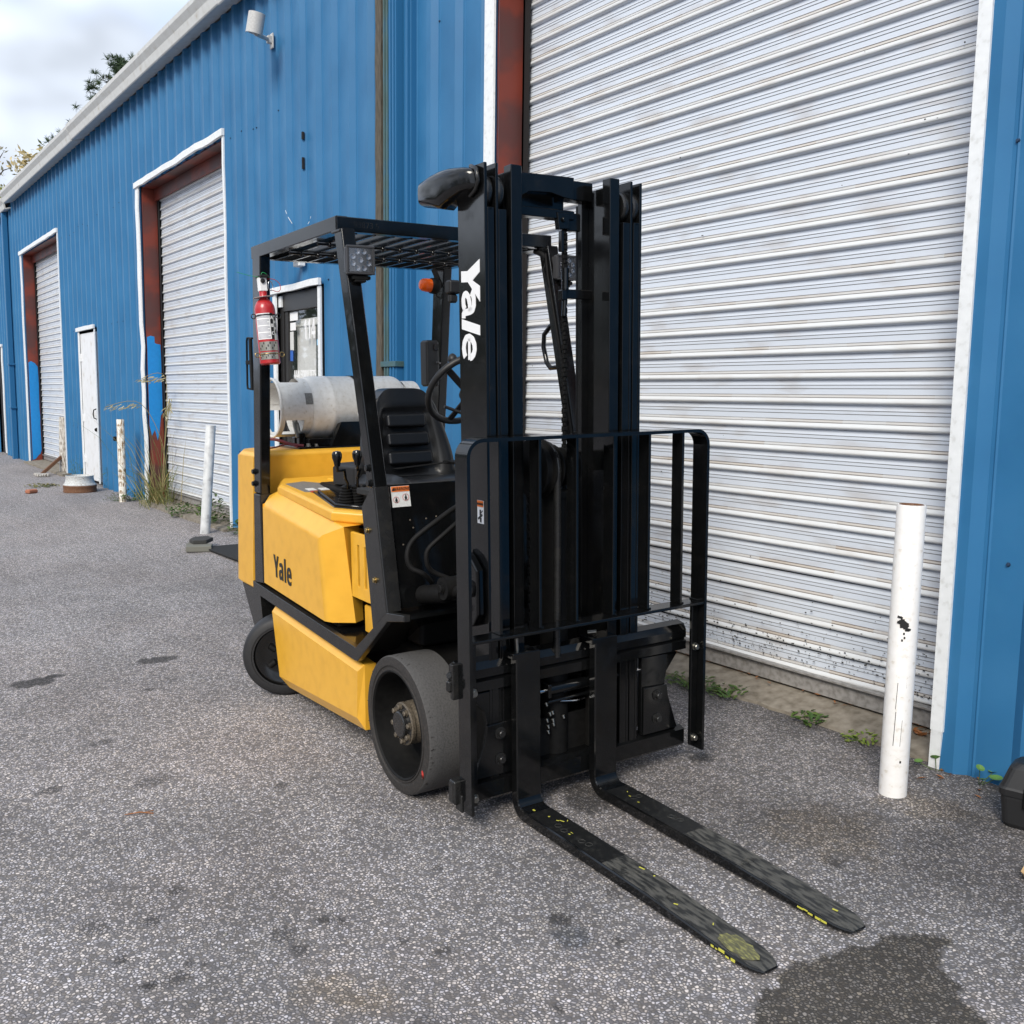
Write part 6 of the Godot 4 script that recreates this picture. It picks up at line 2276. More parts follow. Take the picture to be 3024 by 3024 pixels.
	ga.bb(Vector3(-0.02, 0.400, -0.03), Vector3(0.025, 0.413, 0.035), 0.004)
	part("lever", ga, M.black_ink, e)
	var dk := MB.new()
	dk.lathe([Vector2(0.018, 0), Vector2(0.048, 0.001), Vector2(0.048, 0.002), Vector2(0.018, 0.003)], Transform3D(Basis(Vector3(0, 0, 1), 0.09), Vector3(0, 0.312, 0)), 24)
	part("collar_tag", dk, M.paper, e)
	for y: float in [0.045, 0.224]:
		var st := MB.new()
		var rg := []
		for k in 25:
			var a := TAU * k / 24.0
			rg.append(Vector3(cos(a) * (er + 0.003), y + 0.004 * sin(a), sin(a) * (er + 0.003)))
		st.tube(rg, 0.0028 if y > 0.1 else 0.0018, 6, false)
		for s: float in [-1.0, 1.0]:
			var ey := []
			for k in 13:
				var a := TAU * k / 12.0
				ey.append(Vector3(s * (er + 0.012) + cos(a) * 0.011, y + sin(a) * 0.011, 0.006))
			st.tube(ey, 0.0022, 6, false)
		part("clamp_ring", st, M.brass if y < 0.1 else M.black, e)
	var wi := MB.new()
	wi.tube(smooth([Vector3(0.018, 0.395, 0.01), Vector3(0.05, 0.393, 0.02), Vector3(0.075, 0.375, 0.02), Vector3(0.08, 0.35, 0.02), Vector3(0.065, 0.335, 0.02), Vector3(0.035, 0.345, 0.02)], 5), 0.0016, 6)
	part("pin_tie", wi, M.red_ink, e)
	var pi := MB.new()
	var rg2 := []
	for k in 17:
		var a := TAU * k / 16.0
		rg2.append(Vector3(0.033 + cos(a) * 0.011, 0.362 + sin(a) * 0.022, 0.018))
	pi.tube(rg2, 0.0022, 6, false)
	part("safety_ring", pi, M.chrome, e)
	var gw := MB.new()
	gw.tube(smooth([Vector3(-0.115, 0.428, 0.0), Vector3(-0.06, 0.412, 0.005), Vector3(-0.012, 0.402, 0.016)], 4), 0.0012, 5)
	gw.tube(smooth([Vector3(-0.008, 0.412, 0.02), Vector3(0.0, 0.424, 0.02), Vector3(0.015, 0.418, 0.02), Vector3(0.03, 0.402, 0.018)], 4), 0.0016, 5)
	part("green_tie", gw, M.green_wire, e)


const EXT_TURN := -0.12


func wrap_round(m: MB, r: float, a0: float, a1: float, y0: float, y1: float) -> void:
	var n := maxi(1, int((a1 - a0) / 0.15))
	for k in n:
		var p := lerpf(a0, a1, float(k) / n) + EXT_TURN
		var q := lerpf(a0, a1, float(k + 1) / n) + EXT_TURN
		var o0 := Vector3(sin(p), 0, cos(p))
		var o1 := Vector3(sin(q), 0, cos(q))
		var u := Vector3.UP
		m.quad4(o0 * r + u * y0, o1 * r + u * y0, o1 * r + u * y1, o0 * r + u * y1, o0, o1, o1, o0)


func post(called: String, label: String, x: float, z: float, top: Vector3, r: float, mat: Material, tin: bool) -> Node3D:
	var base := Vector3(x, gy(x, z), z)
	var t := thing(called, label, "bollard", base, Basis(), "steel pipe bollards along the wall")
	var m := MB.new()
	var d := top - base
	var tf := axis_tf(Vector3.ZERO, d)
	var h := d.length()
	m.lathe([Vector2(r, -0.15), Vector2(r, h - 0.004), Vector2(r - 0.003, h), Vector2(r - 0.008, h), Vector2(r - 0.010, h - 0.03), Vector2(0, h - 0.04)], tf, 28)
	part("pipe", m, mat, t)
	if tin:
		var c := MB.new()
		c.lathe([Vector2(r - 0.006, h - 0.0005), Vector2(r - 0.0085, h + 0.001), Vector2(r - 0.011, h - 0.006)], tf, 24)
		part("rusty_rim", c, M.rust, t)
	return t


func yard_things() -> void:
	var b1 := post("bollard", "tall clean white pipe bollard with a black scrape before the big roller door", 3.219, -1.95, Vector3(3.221, 1.127, -1.947), 0.0505, M.post_white, true)
	# tar scrape and scratches on it
	var sc := MB.new()
	var r := RandomNumberGenerator.new()
	r.seed = 9
	for i in 46:
		var a := -2.55 + r.randfn(0.0, 0.17)
		var y := 0.662 + r.randfn(0.0, 0.0075) - (a + 2.55) * 0.06
		var o := Vector3(cos(a), 0, -sin(a))
		var w := r.randf_range(0.008, 0.016)
		sc.box(o * 0.0512 + Vector3(0, y, 0), Vector3(w, r.randf_range(0.005, 0.012), 0.002), 0.0, Basis(o.cross(Vector3.UP), Vector3.UP, o).rotated(o, r.randf_range(-0.6, 0.2)))
	for q in [[-2.5, 0.625], [-2.45, 0.61], [-2.6, 0.60], [-2.2, 0.14]]:
		var o := Vector3(cos(q[0]), 0, -sin(q[0]))
		sc.box(o * 0.051 + Vector3(0, q[1], 0), Vector3(0.006, 0.008, 0.002), 0.0, Basis(o.cross(Vector3.UP), Vector3.UP, o))
	part("tar_scrape", sc, M.black_ink, b1)
	var cr := MB.new()
	for q in [[-2.75, 0.34, 0.44, 0.001], [-2.77, 0.2, 0.33, 0.0012], [-2.1, 0.42, 0.62, 0.0006], [-2.3, 0.2, 0.3, 0.0007]]:
		var o := Vector3(cos(q[0]), 0, -sin(q[0]))
		var o2 := Vector3(cos(q[0] + 0.06), 0, -sin(q[0] + 0.06))
		cr.tube([o * 0.0506 + Vector3(0, q[1], 0), o2 * 0.0506 + Vector3(0, q[2], 0)], q[3], 5)
	part("scratch", cr, M.matte, b1)
	post("bollard", "leaning greyish white pipe bollard before the clean white roller door", 3.261, -9.844, Vector3(3.339, 1.16, -9.817), 0.0505, M.post_grey, false)
	var b3 := post("bollard", "rusty bollard with peeling white paint beside the tall dry grass", 3.318, -13.276, Vector3(3.319, 1.126, -13.276), 0.049, M.post_peel, true)
	var lk := MB.new()
	lk.bb(Vector3(-0.07, 0.80, -0.12), Vector3(-0.03, 0.86, -0.045), 0.008)
	part("clip", lk, M.matte, b3)
	var b4 := post("bollard", "old weathered grey bollard at the right edge of the farthest roller door", 3.607, -18.271, Vector3(3.635, 1.031, -18.265), 0.09, M.post_old, false)
	b4.set_meta("group", "steel pipe bollards along the wall")
	# rusty wheel-shaped drum on the ground
	var dy := gy(3.15, -14.97)
	var dr := thing("steel_rim", "rusty white steel wheel rim lying flat on the asphalt by the narrow white door", "wheel rim", Vector3(3.15, dy, -14.97))
	var dm := MB.new()
	dm.lathe([Vector2(0.20, 0.0), Vector2(0.225, 0.0), Vector2(0.228, 0.012), Vector2(0.224, 0.02), Vector2(0.224, 0.075), Vector2(0.228, 0.085), Vector2(0.226, 0.098), Vector2(0.215, 0.112)], Transform3D(), 40)
	part("lower_flange", dm, M.rust, dr)
	var d2 := MB.new()
	d2.lathe([Vector2(0.223, 0.09), Vector2(0.223, 0.112), Vector2(0.205, 0.128), Vector2(0.200, 0.135), Vector2(0.186, 0.215), Vector2(0.190, 0.222), Vector2(0.19, 0.238), Vector2(0.178, 0.24), Vector2(0.172, 0.20), Vector2(0.0, 0.19)], Transform3D(), 40)
	part("rim_body", d2, M.drum, dr)
	# two slabs of stone by the black mat
	var s1 := thing("paving_slab", "flat grey stone slab on the asphalt under the darker one", "slab", Vector3(2.86, gy(2.86, -8.93), -8.93))
	var m1 := MB.new()
	m1.prism(V2([[-0.125, 0.05], [0.05, 0.19], [0.15, 0.06], [0.05, -0.18], [-0.02, -0.12]]), plan_tf(), 0.0, 0.055, 0.008)
	part("slab", m1, M.stone, s1)
	s1.rotation.y = 0.25
	var s2 := thing("paving_slab", "black broken slab resting on the grey stone slab", "slab", Vector3(2.93, gy(2.9, -8.95) + 0.056, -9.02))
	var m2 := MB.new()
	m2.prism(V2([[-0.10, 0.05], [0.0, 0.11], [0.12, 0.05], [0.13, -0.04], [0.02, -0.10], [-0.08, -0.04]]), plan_tf(), 0.0, 0.04, 0.008)
	part("slab", m2, M.stone_dark, s2)
	s2.rotation = Vector3(0.05, 0.3, 0.04)
	# rubber mat behind the truck
	var mt := MB.new()
	var mp := PackedVector2Array([Vector2(2.93, -8.92), Vector2(2.955, -8.06), Vector2(3.42, -8.0), Vector2(3.46, -8.86)])
	mt.prism(mp, Transform3D(Basis(Vector3(1, SLOPE, 0), Vector3(0, 0, 1), Vector3(0, 1, 0)), Vector3(0, -SLOPE * 1.875 + 0.012, 0)), 0.0, 0.015, 0.003)
	tag(part("rubber_mat", mt, M.rubber, self), "black rubber mat on the asphalt behind the forklift", "mat")
	# black carrying case at the right edge
	var ca := thing("tool_case", "black plastic tool case standing on the asphalt by the blue wall", "case", Vector3(3.405, gy(3.45, -1.35), -1.36), Basis(Vector3.UP, -1.318))
	var cm := MB.new()
	var rings := []
	for q in [[0.0, 0.232, 0.068], [0.012, 0.238, 0.074], [0.10, 0.246, 0.080], [0.112, 0.246, 0.080]]:
		rings.append(rounded_rect(q[1], q[2], q[0], 0.025))
	cm.loft(rings)
	part("case_bottom", cm, M.plastic, ca)
	var ct := MB.new()
	rings = []
	for q in [[0.113, 0.252, 0.086], [0.135, 0.254, 0.088], [0.142, 0.249, 0.083], [0.205, 0.228, 0.064], [0.222, 0.21, 0.048], [0.225, 0.20, 0.04]]:
		rings.append(rounded_rect(q[1], q[2], q[0], 0.025))
	ct.loft(rings)
	part("case_lid", ct, M.plastic, ca)
	var la := MB.new()
	for x: float in [-0.15, 0.15]:
		la.bb(Vector3(x - 0.02, 0.08, 0.08), Vector3(x + 0.02, 0.155, 0.097), 0.005)
	part("latch", la, M.matte, ca)
	var ha := MB.new()
	ha.tube(smooth([Vector3(-0.07, 0.105, 0.08), Vector3(-0.06, 0.10, 0.115), Vector3(0.06, 0.10, 0.115), Vector3(0.07, 0.105, 0.08)], 4), 0.010, 8)
	part("handle", ha, M.matte, ca)
	# bent steel foot leaning on the old bollard
	var fy := gy(3.3, -18.2)
	var ft := thing("broken_bracket", "broken rusty angle bracket lying on the ground by the old bollard", "bracket", Vector3(3.3, fy, -18.25))
	var fm := MB.new()
	fm.bar(Vector3(-0.12, 0.03, 0.25), Vector3(0.27, 0.32, 0.0), 0.06, 0.05, Vector3(0, 0, 1), 0.004)
	part("arm", fm, M.rust, ft)
	var fw := MB.new()
	fw.bb(Vector3(-0.22, 0.0, 0.10), Vector3(-0.02, 0.05, 0.45), 0.015)
	part("foot", fw, M.post_old, ft)
	# camera on its bracket
	var c := thing("security_camera", "grey weatherproof security camera on a bracket high on the blue wall", "security camera", Vector3(WX - 0.035, 4.63, -8.6))
	var pm := MB.new()
	pm.bb(Vector3(-0.012, -0.075, -0.03), Vector3(0.004, 0.055, 0.03), 0.004)
	pm.bb(Vector3(-0.05, -0.035, -0.022), Vector3(-0.01, 0.03, 0.022), 0.006)
	part("mounting_plate", pm, M.cam_grey, c)
	var am := MB.new()
	am.tube([Vector3(-0.045, 0.0, 0.0), Vector3(-0.19, -0.045, 0.16), Vector3(-0.235, -0.06, 0.215)], 0.018, 12)
	part("arm", am, M.cam_grey, c)
	var hm := MB.new()
	var dir := Vector3(-0.12, -0.97, -0.18).normalized()
	var ht := axis_tf(Vector3(-0.245, 0.01, 0.235) - dir * 0.085, dir)
	hm.lathe([Vector2(0, 0), Vector2(0.058, 0.0), Vector2(0.064, 0.008), Vector2(0.064, 0.15), Vector2(0.06, 0.156), Vector2(0.05, 0.15), Vector2(0, 0.15)], ht, 28)
	part("housing", hm, M.cam_grey, c)
	var hh := MB.new()
	for k in 14:
		var a0 := PI * k / 14.0
		var a1 := PI * (k + 1) / 14.0
		var out0 := Vector3(-0.6, 0.2, 0.75)
		var upx := (out0 - dir * dir.dot(out0)).normalized()
		var sx := dir.cross(upx)
		var c0 := sx * cos(a0) + upx * sin(a0)
		var c1 := sx * cos(a1) + upx * sin(a1)
		var org := Vector3(-0.245, 0.01, 0.235)
		hh.quad4(org + c0 * 0.074 - dir * 0.09, org + c1 * 0.074 - dir * 0.09, org + c1 * 0.074 + dir * 0.08, org + c0 * 0.074 + dir * 0.08, c0, c1, c1, c0)
		hh.quad4(org + c0 * 0.071 - dir * 0.09, org + c1 * 0.071 - dir * 0.09, org + c1 * 0.071 + dir * 0.08, org + c0 * 0.071 + dir * 0.08, -c0, -c1, -c1, -c0)
	part("sun_shield", hh, M.cam_grey, c)
	# wall lamp above the glass door
	var wl := thing("wall_lamp", "small white box lamp on the blue wall above the glass door", "lamp", Vector3(WX - 0.034, 2.64, -8.02))
	var wm := MB.new()
	wm.bb(Vector3(-0.06, -0.05, -0.06), Vector3(0.0, 0.05, 0.07), 0.006)
	part("base", wm, M.white_trim, wl)
	var wh := MB.new()
	wh.hexa([Vector3(-0.06, 0.04, -0.06), Vector3(-0.06, 0.0, -0.06), Vector3(-0.06, 0.0, 0.07), Vector3(-0.06, 0.04, 0.07), Vector3(-0.25, 0.05, -0.09), Vector3(-0.25, 0.01, -0.09), Vector3(-0.25, 0.01, 0.10), Vector3(-0.25, 0.05, 0.10)])
	part("lamp_head", wh, M.white_trim, wl)
	# fallen leaves and twigs
	leaf("fallen_leaf", "orange brown dry leaf on the concrete apron behind the white bollard", Vector3(3.76, 0.085, -2.20), 0.055, M.leaf_brown, 0.4, 3)
	leaf("fallen_leaf", "pale tan dry leaf on the asphalt at the right edge of the yard", Vector3(2.955, gy(2.95, -1.33) + 0.01, -1.33), 0.045, M.leaf_tan, 1.2, 4)
	leaf("twig", "short orange brown twig on the open asphalt left of the forklift", Vector3(0.885, gy(0.88, -3.47) + 0.006, -3.47), 0.05, M.leaf_brown, 2.6, 6)
	var bk := thing("brick_fragment", "small orange brick fragment on the asphalt near the steel rim", "brick", Vector3(2.539, gy(2.539, -15.17), -15.17))
	var bm := MB.new()
	bm.box(Vector3(0, 0.03, 0), Vector3(0.17, 0.06, 0.1), 0.02, Basis(Vector3.UP, 0.6))
	part("fragment", bm, plain(lin(0.36, 0.14, 0.08), 0.9), bk)
	var lt := MB.new()
	var lc := MB.new()
	for i in 90:
		var x := 3.55 + r.randfn(0.0, 0.05)
		var z := r.randf_range(-2.0, -1.45)
		if i > 25:
			z = r.randf_range(-5.0, -2.1)
			x = 3.80 + r.randfn(0.0, 0.02)
		var p := Vector3(x, (gy(x, z) if i <= 25 else 0.108) + 0.006, z)
		var s := r.randf_range(0.008, 0.024)
		var bs := Basis.from_euler(Vector3(r.randf_range(-0.3, 0.3), r.randf() * TAU, r.randf_range(-0.3, 0.3)))
		lt.quad(p + bs * Vector3(-s, 0, 0), p + bs * Vector3(0, 0.002, s * 0.35), p + bs * Vector3(s, 0, 0), p + bs * Vector3(0, 0.002, -s * 0.35), Vector3.UP)
	var lo := part("leaf_litter", lt, M.leaf_brown, self)
	tag(lo, "brown dry leaf litter along the foot of the wall and big door", "leaf litter", "", "stuff")
	# loose pale chips standing proud of the asphalt in the foreground
	var chip := MB.new()
	chip.ball(Vector3.ZERO, Vector3(1.0, 0.55, 0.75), 7, 4)
	var mm := MultiMesh.new()
	mm.transform_format = MultiMesh.TRANSFORM_3D
	mm.use_colors = true
	mm.mesh = chip.mesh()
	var nn := 2500
	mm.instance_count = nn
	for i in nn:
		var x := r.randf_range(-0.2, 3.58)
		var z := -1.0 - pow(r.randf(), 1.6) * 5.0
		var s := r.randf_range(0.0018, 0.0042) * (1.5 if r.randf() < 0.06 else 1.0)
		mm.set_instance_transform(i, Transform3D(Basis.from_euler(Vector3(r.randf_range(-0.4, 0.4), r.randf() * TAU, 0)).scaled(Vector3.ONE * s), Vector3(x, gy(x, z) + s * 0.1, z)))
		var k := r.randf_range(0.10, 0.26)
		mm.set_instance_color(i, Color(k, k * 0.97, k * r.randf_range(0.82, 0.95)))
	var mi := MultiMeshInstance3D.new()
	mi.multimesh = mm
	mi.name = "gravel_chips"
	var gm := plain(Color(1, 1, 1), 0.85)
	gm.vertex_color_use_as_albedo = true
	mi.material_override = gm
	add_child(mi, true)
	tag(mi, "pale loose gravel chips scattered over the asphalt", "gravel", "", "stuff")


func rounded_rect(hx: float, hz: float, y: float, r: float) -> Array:
	var o := []
	for q in [[1, 1, 0.0], [-1, 1, PI / 2], [-1, -1, PI], [1, -1, PI * 1.5]]:
		for i in 5:
			var a: float = q[2] + PI * 0.5 * i / 4.0
			o.append(Vector3(q[0] * (hx - r) + cos(a) * r, y, q[1] * (hz - r) + sin(a) * r))
	return o


func leaf(called: String, label: String, at: Vector3, s: float, mat: Material, turn: float, sd: int) -> void:
	var t := thing(called, label, "twig" if called == "twig" else "leaf", at, Basis(Vector3.UP, turn))
	var r := RandomNumberGenerator.new()
	r.seed = sd
	var m := MB.new()
	if called == "twig":
		m.tube([Vector3(-s, 0, 0), Vector3(0, 0.004, 0.004), Vector3(s, 0.0, -0.006)], [0.002, 0.003, 0.0015], 6)
		m.tube([Vector3(-s * 0.3, 0.004, 0), Vector3(-s * 0.9, 0.003, 0.02)], 0.0015, 5)
		part("stick", m, mat, t)
		return
	for l in 3:
		var bs := Basis(Vector3.UP, (l - 1) * 0.75) * Basis(Vector3.RIGHT, r.randf_range(-0.2, 0.3))
		var g := []
		for j in 7:
			var w := float(j) / 6.0
			var half := s * 0.32 * sin(PI * pow(w, 0.8)) + 0.001
			var row := []
			for i in 3:
				var u := i - 1.0
				row.append(bs * Vector3(u * half, 0.012 * absf(u) + 0.02 * w * w + 0.004 * sin(w * 9.0), w * s * 1.5))
			g.append(row)
		for j in 6:
			for i in 2:
				m.quad(g[j][i], g[j][i + 1], g[j + 1][i + 1], g[j + 1][i], Vector3.UP)
	part("blade", m, mat, t)


func plants() -> void:
	var r := RandomNumberGenerator.new()
	r.seed = 77
	# tall dry grass at the red jamb
	var at := Vector3(3.58, gy(3.58, -12.6), -12.6)
	var t := thing("tall_grass", "tall clump of dry and green grass with seed heads against the red jamb", "grass clump", at)
	var m := MB.new()
	for i in 170:
		var b := Vector3(r.randfn(0.0, 0.10), 0, r.randfn(0.05, 0.22))
		var h := r.randf_range(0.15, 0.55) if i > 40 else r.randf_range(0.5, 1.25)
		var lean := Vector3(r.randfn(-0.10, 0.22), 0, r.randfn(0.05, 0.26)) * (h + 0.3)
		var c := Color(0.10, 0.15, 0.03).lerp(Color(0.33, 0.26, 0.12), r.randf())
		if h < 0.4:
			c = Color(0.06, 0.12, 0.02).lerp(Color(0.24, 0.20, 0.08), r.randf())
		blade(m, b, b + Vector3(0, h, 0) + lean, r.randf_range(0.005, 0.011), c, r)
	part("blades", m, M.weed, t)
	var s := MB.new()
	for q in [[Vector3(-0.22, 1.30, 0.16), Vector3(-0.62, 1.25, 0.10)], [Vector3(0.08, 1.62, 0.2), Vector3(-0.22, 1.60, 0.22)], [Vector3(0.10, 1.35, 0.28), Vector3(0.02, 1.15, 0.40)]]:
		var p0: Vector3 = q[0]
		var p1: Vector3 = q[1]
		s.tint = Color(0.30, 0.25, 0.12)
		s.tube(smooth([Vector3(0.02, 0.0, 0.05), Vector3(0.06, 0.7, 0.12), p0, p1], 6), 0.004, 5)
		for k in 46:
			var f := 0.4 + 0.6 * k / 46.0
			var p := p0.lerp(p1, (f - 0.4) / 0.6) + Vector3(r.randfn(0, 0.02), r.randfn(-0.01, 0.02), r.randfn(0, 0.02))
			blade(s, p, p + (p1 - p0).normalized() * 0.05 + Vector3(r.randfn(0, 0.02), -0.025, r.randfn(0, 0.02)), 0.010, Color(0.50, 0.43, 0.25).lerp(Color(0.28, 0.25, 0.12), r.randf()), r)
	part("seed_head", s, M.weed, t)
	# leafy weeds; place, height, spread, leaves, label, leaf size, round leaves
	var w := [
		[3.27, -13.42, 0.12, 0.16, 60, "low greyish weed at the foot of the rusty peeling bollard on its left", 0.02, false],
		[3.46, -13.36, 0.17, 0.22, 110, "low dark green weed between the rusty bollard and the door trim", 0.025, false],
		[3.50, -11.35, 0.18, 0.20, 90, "leafy green weed left of the leaning bollard on the concrete", 0.030, false],
		[3.52, -10.35, 0.36, 0.18, 110, "taller leafy green weed right of the leaning bollard", 0.035, false],
		[3.50, -9.55, 0.18, 0.12, 40, "small green weed close behind the yellow counterweight", 0.035, false],
		[3.60, -15.2, 0.35, 0.15, 50, "thin green weed right of the narrow white door", 0.022, false],
		[3.52, -16.8, 0.45, 0.16, 50, "wispy green weed left of the narrow white door", 0.020, false],
		[3.595, -3.33, 0.05, 0.13, 130, "mossy green weed on the apron edge behind the fork carriage", 0.016, false],
		[3.60, -3.10, 0.05, 0.11, 100, "small green weed right of the load backrest on the apron edge", 0.018, false],
		[3.61, -2.62, 0.05, 0.08, 50, "small leafy weed in the apron joint midway to the white bollard", 0.022, false],
		[3.605, -2.34, 0.035, 0.09, 80, "yellow green moss tuft in the apron joint left of the white bollard", 0.014, false],
		[3.545, -1.965, 0.06, 0.075, 4, "three round green leaves at the foot of the white door trim", 0.022, true],
		[3.56, -1.80, 0.08, 0.085, 4, "round leaved green seedling at the foot of the blue wall beside the tool case", 0.022, true],
		[2.85, -16.1, 0.05, 0.25, 70, "patch of dry yellowish grass in the asphalt beyond the steel rim", 0.03, false],
	]
	for q in w:
		var p := Vector3(q[0], gy(q[0], q[1]), q[1])
		var o := thing("weed", q[5], "weed", p, Basis(), "weeds along the wall")
		var lm := MB.new()
		var sm := MB.new()
		for i in q[4]:
			var a := r.randf() * TAU
			var d: float = q[3] * sqrt(r.randf())
			var hh: float = q[2] * r.randf_range(0.25, 1.0) * (1.1 - 0.5 * d / float(q[3]))
			var c := Vector3(cos(a) * d, hh, sin(a) * d)
			var g := Color(0.030, 0.075, 0.014).lerp(Color(0.095, 0.15, 0.03), r.randf())
			if q[5].begins_with("low greyish"):
				g = Color(0.10, 0.11, 0.07).lerp(Color(0.2, 0.19, 0.14), r.randf())
			elif q[5].begins_with("patch"):
				g = Color(0.2, 0.17, 0.06).lerp(Color(0.12, 0.13, 0.04), r.randf())
			elif q[5].begins_with("yellow green"):
				g = Color(0.11, 0.19, 0.02).lerp(Color(0.2, 0.24, 0.04), r.randf())
			if q[7]:
				g = Color(0.09, 0.20, 0.045).lerp(Color(0.14, 0.26, 0.06), r.randf())
			var sz: float = q[6] * r.randf_range(0.7, 1.2)
			lm.tint = g
			var bs := Basis(Vector3.UP, a) * Basis(Vector3.RIGHT, r.randf_range(-0.7, 0.4))
			if q[7]:
				var n := 12
				for k in n:
					var a0 := TAU * k / n
					var a1 := TAU * (k + 1) / n
					lm.flat_tri(c, c + bs * Vector3(cos(a0) * sz, 0.006, sin(a0) * sz), c + bs * Vector3(cos(a1) * sz, 0.006, sin(a1) * sz), Vector3.UP)
			else:
				for sg: float in [-1.0, 1.0]:
					lm.quad(c - bs * Vector3(0, 0, sz), c + bs * Vector3(sg * sz * 0.45, 0.15 * sz, -sz * 0.2), c + bs * Vector3(sg * sz * 0.3, 0.1 * sz, sz * 0.45), c + bs * Vector3(0, -0.1 * sz, sz), Vector3.UP)
			if i % 3 == 0 or q[7]:
				sm.tint = Color(0.08, 0.13, 0.03)
				sm.tube([Vector3(cos(a) * d * 0.2, 0, sin(a) * d * 0.2), c], 0.0016, 4, false)
		part("leaves", lm, M.weed, o)
		part("stems", sm, M.weed, o)
	belt(r)
	pine(r)
	leafy_tree("broadleaf_tree", "pale yellow green tree beyond the far end of the gutter", Vector3(8.6, 0, -57.5), 13.0, 2.2, Color(0.34, 0.36, 0.06), Color(0.60, 0.56, 0.18), 900, r)
	leafy_tree("broadleaf_tree", "thin tan tree with sparse straw coloured leaves rising behind the gutter", Vector3(9.8, 0, -55.0), 13.7, 1.2, Color(0.42, 0.33, 0.16), Color(0.60, 0.50, 0.30), 320, r)
	leafy_tree("broadleaf_tree", "bare twiggy tree top at the very left edge of the sky", Vector3(8.9, 0, -59.5), 14.8, 1.6, Color(0.30, 0.26, 0.18), Color(0.46, 0.42, 0.30), 130, r)
	leafy_tree("broadleaf_tree", "small olive green tree crown just left of the pine above the gutter", Vector3(9.85, 0, -50.5), 13.2, 0.9, Color(0.14, 0.17, 0.05), Color(0.35, 0.33, 0.12), 220, r)


func blade(m: MB, a: Vector3, b: Vector3, w: float, c: Color, r: RandomNumberGenerator) -> void:
	m.tint = c
	var mid := a.lerp(b, 0.55) + Vector3(0, a.distance_to(b) * 0.12, 0)
	var sd := (b - a).cross(Vector3(r.randf_range(-1, 1), r.randf_range(-0.3, 0.3), r.randf_range(-1, 1))).normalized() * w * 0.5
	m.quad(a - sd, a + sd, mid + sd * 0.9, mid - sd * 0.9, Vector3(-1, 0.4, 0.6))
	m.flat_tri(mid - sd * 0.9, mid + sd * 0.9, b, Vector3(-1, 0.4, 0.6))


func pine(r: RandomNumberGenerator) -> void:
	var base := Vector3(12.5, 0, -46.4)
	var t := thing("pine_tree", "dark green pine whose needle tufts show above the gutter", "tree", base)
	var tr := MB.new()
	tr.tube([Vector3(0, -0.5, 0), Vector3(0.1, 7, 0), Vector3(0.0, 13.5, 0), Vector3(0.1, 16.2, 0)], [0.28, 0.22, 0.10, 0.03], 10)
	var cr := MB.new()
	for i in 130:
		var y := r.randf_range(9.5, 16.0)
		var a := r.randf() * TAU
		var l := 4.3 * (1.0 - pow((y - 9.0) / 7.4, 1.6)) * r.randf_range(0.6, 1.05)
		var tip := Vector3(cos(a) * l, y + 0.12 * l, sin(a) * l)
		tr.tube([Vector3(0, y - 0.3, 0), Vector3(cos(a) * l * 0.5, y, sin(a) * l * 0.5), tip], [0.05, 0.03, 0.015], 5)
		var n := 3 + r.randi_range(0, 2)
		for k in n:
			var c := tip + Vector3(r.randfn(0, 0.22), r.randfn(0, 0.14), r.randfn(0, 0.22))
			var g := Color(0.02, 0.045, 0.022).lerp(Color(0.06, 0.095, 0.035), r.randf())
			for q in 34:
				var d := Vector3(r.randfn(0, 1), r.randfn(0.4, 0.8), r.randfn(0, 1)).normalized()
				blade(cr, c, c + d * r.randf_range(0.18, 0.36), 0.022, g, r)
	part("trunk", tr, M.bark, t)
	part("crown", cr, M.weed, t)


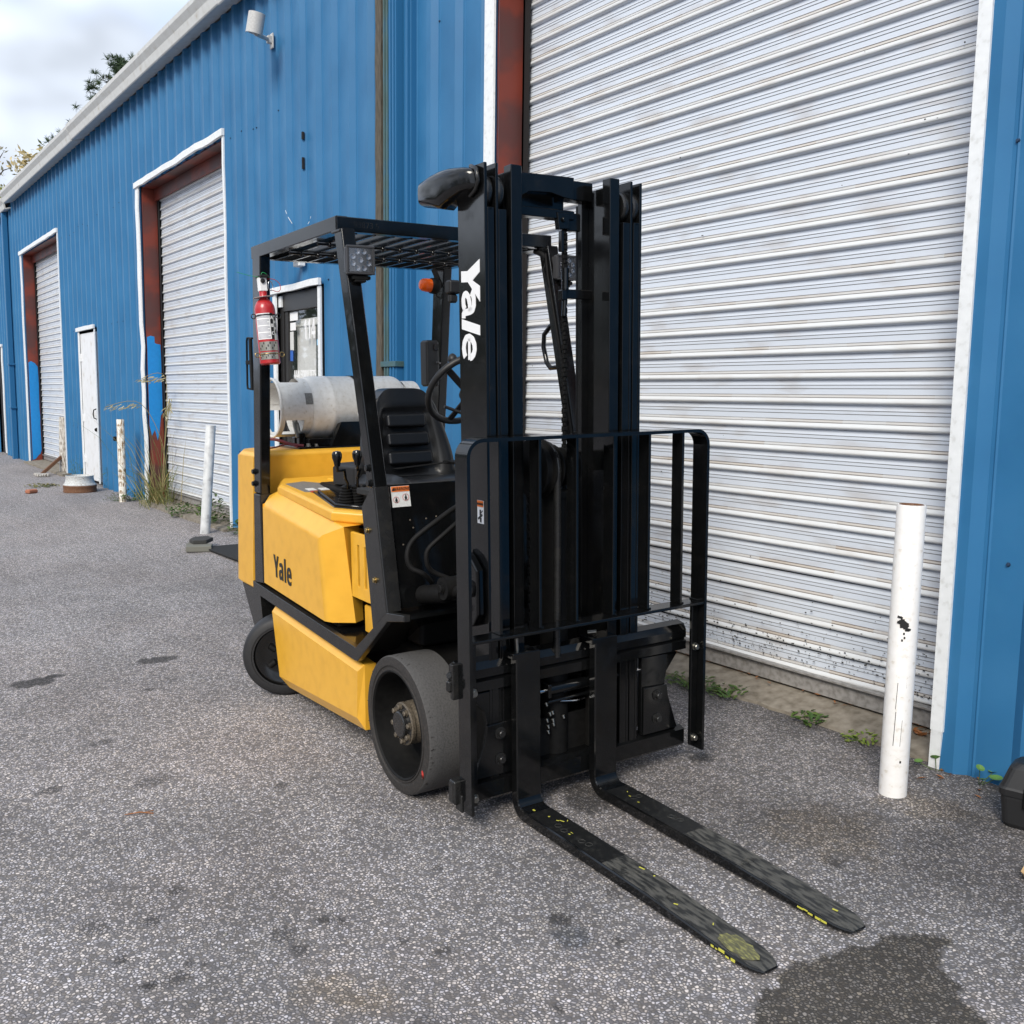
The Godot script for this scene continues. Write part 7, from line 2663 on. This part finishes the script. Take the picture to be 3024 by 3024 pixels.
func leafy_tree(called: String, label: String, base: Vector3, h: float, spread: float, c0: Color, c1: Color, n: int, r: RandomNumberGenerator) -> void:
	var t := thing(called, label, "tree", base, Basis(), "trees beyond the warehouse")
	var tr := MB.new()
	tr.tube([Vector3(0, -1, 0), Vector3(0.1, h * 0.5, 0), Vector3(0, h * 0.92, 0)], [0.2, 0.13, 0.03], 8)
	var cr := MB.new()
	var tips := []
	for i in 26:
		var y := h * r.randf_range(0.5, 0.95)
		var a := r.randf() * TAU
		var l := spread * r.randf_range(0.3, 1.0) * (1.15 - 0.75 * pow(y / h, 4))
		var tip := Vector3(cos(a) * l, y + r.randf_range(0.1, 0.5) * minf(1.0, h - y + 0.3), sin(a) * l)
		tips.append(tip)
		tr.tube([Vector3(0, y - 0.7, 0), Vector3(cos(a) * l * 0.5, y - 0.1, sin(a) * l * 0.5), tip], [0.05, 0.03, 0.01], 5)
	for i in n * 3:
		var tip: Vector3 = tips[r.randi_range(0, tips.size() - 1)]
		var c := tip + Vector3(r.randfn(0, 0.32), r.randfn(-0.05, 0.26), r.randfn(0, 0.32))
		cr.tint = c0.lerp(c1, r.randf())
		var s := r.randf_range(0.09, 0.20)
		var bs := Basis.from_euler(Vector3(r.randf() * TAU, r.randf() * TAU, r.randf() * TAU))
		cr.quad(c + bs * Vector3(-s, 0, 0), c + bs * Vector3(0, s * 0.45, 0), c + bs * Vector3(s, 0, 0), c + bs * Vector3(0, -s * 0.45, 0), Vector3(0, 1, 0.3))
	part("trunk", tr, M.bark, t)
	part("crown", cr, M.weed, t)


# dense trees along the far side of the yard, mirrored in the black paint
func belt(r: RandomNumberGenerator) -> void:
	var m := MB.new()
	for i in 16:
		var c := Vector3(-19.0 + r.randf_range(-2, 2), -0.6, -62.0 + i * 5.0)
		m.tint = Color(0.06, 0.045, 0.03)
		m.tube([c, c + Vector3(0.1, 3.0, 0.1), c + Vector3(0, 6.0, 0)], [0.22, 0.16, 0.05], 7)
		for k in 620:
			var d := Vector3(r.randfn(0, 1), r.randfn(0, 1), r.randfn(0, 1)).normalized() * pow(r.randf(), 0.33)
			var p := c + Vector3(0, 4.2, 0) + d * Vector3(2.9, 3.6, 2.9) * (1.0 + 0.25 * sin(d.x * 7.0 + i) * sin(d.y * 6.0))
			m.tint = Color(0.025, 0.045, 0.012).lerp(Color(0.075, 0.085, 0.03), r.randf())
			var s := r.randf_range(0.18, 0.42)
			var bs := Basis.from_euler(Vector3(r.randf() * TAU, r.randf() * TAU, r.randf() * TAU))
			m.quad(p + bs * Vector3(-s, 0, 0), p + bs * Vector3(0, s * 0.6, 0), p + bs * Vector3(s, 0, 0), p + bs * Vector3(0, -s * 0.6, 0), Vector3(1, 0.5, 0.3))
	var o := part("tree_belt", m, M.weed, self)
	tag(o, "dark green belt of trees along the far side of the yard", "trees", "", "stuff")
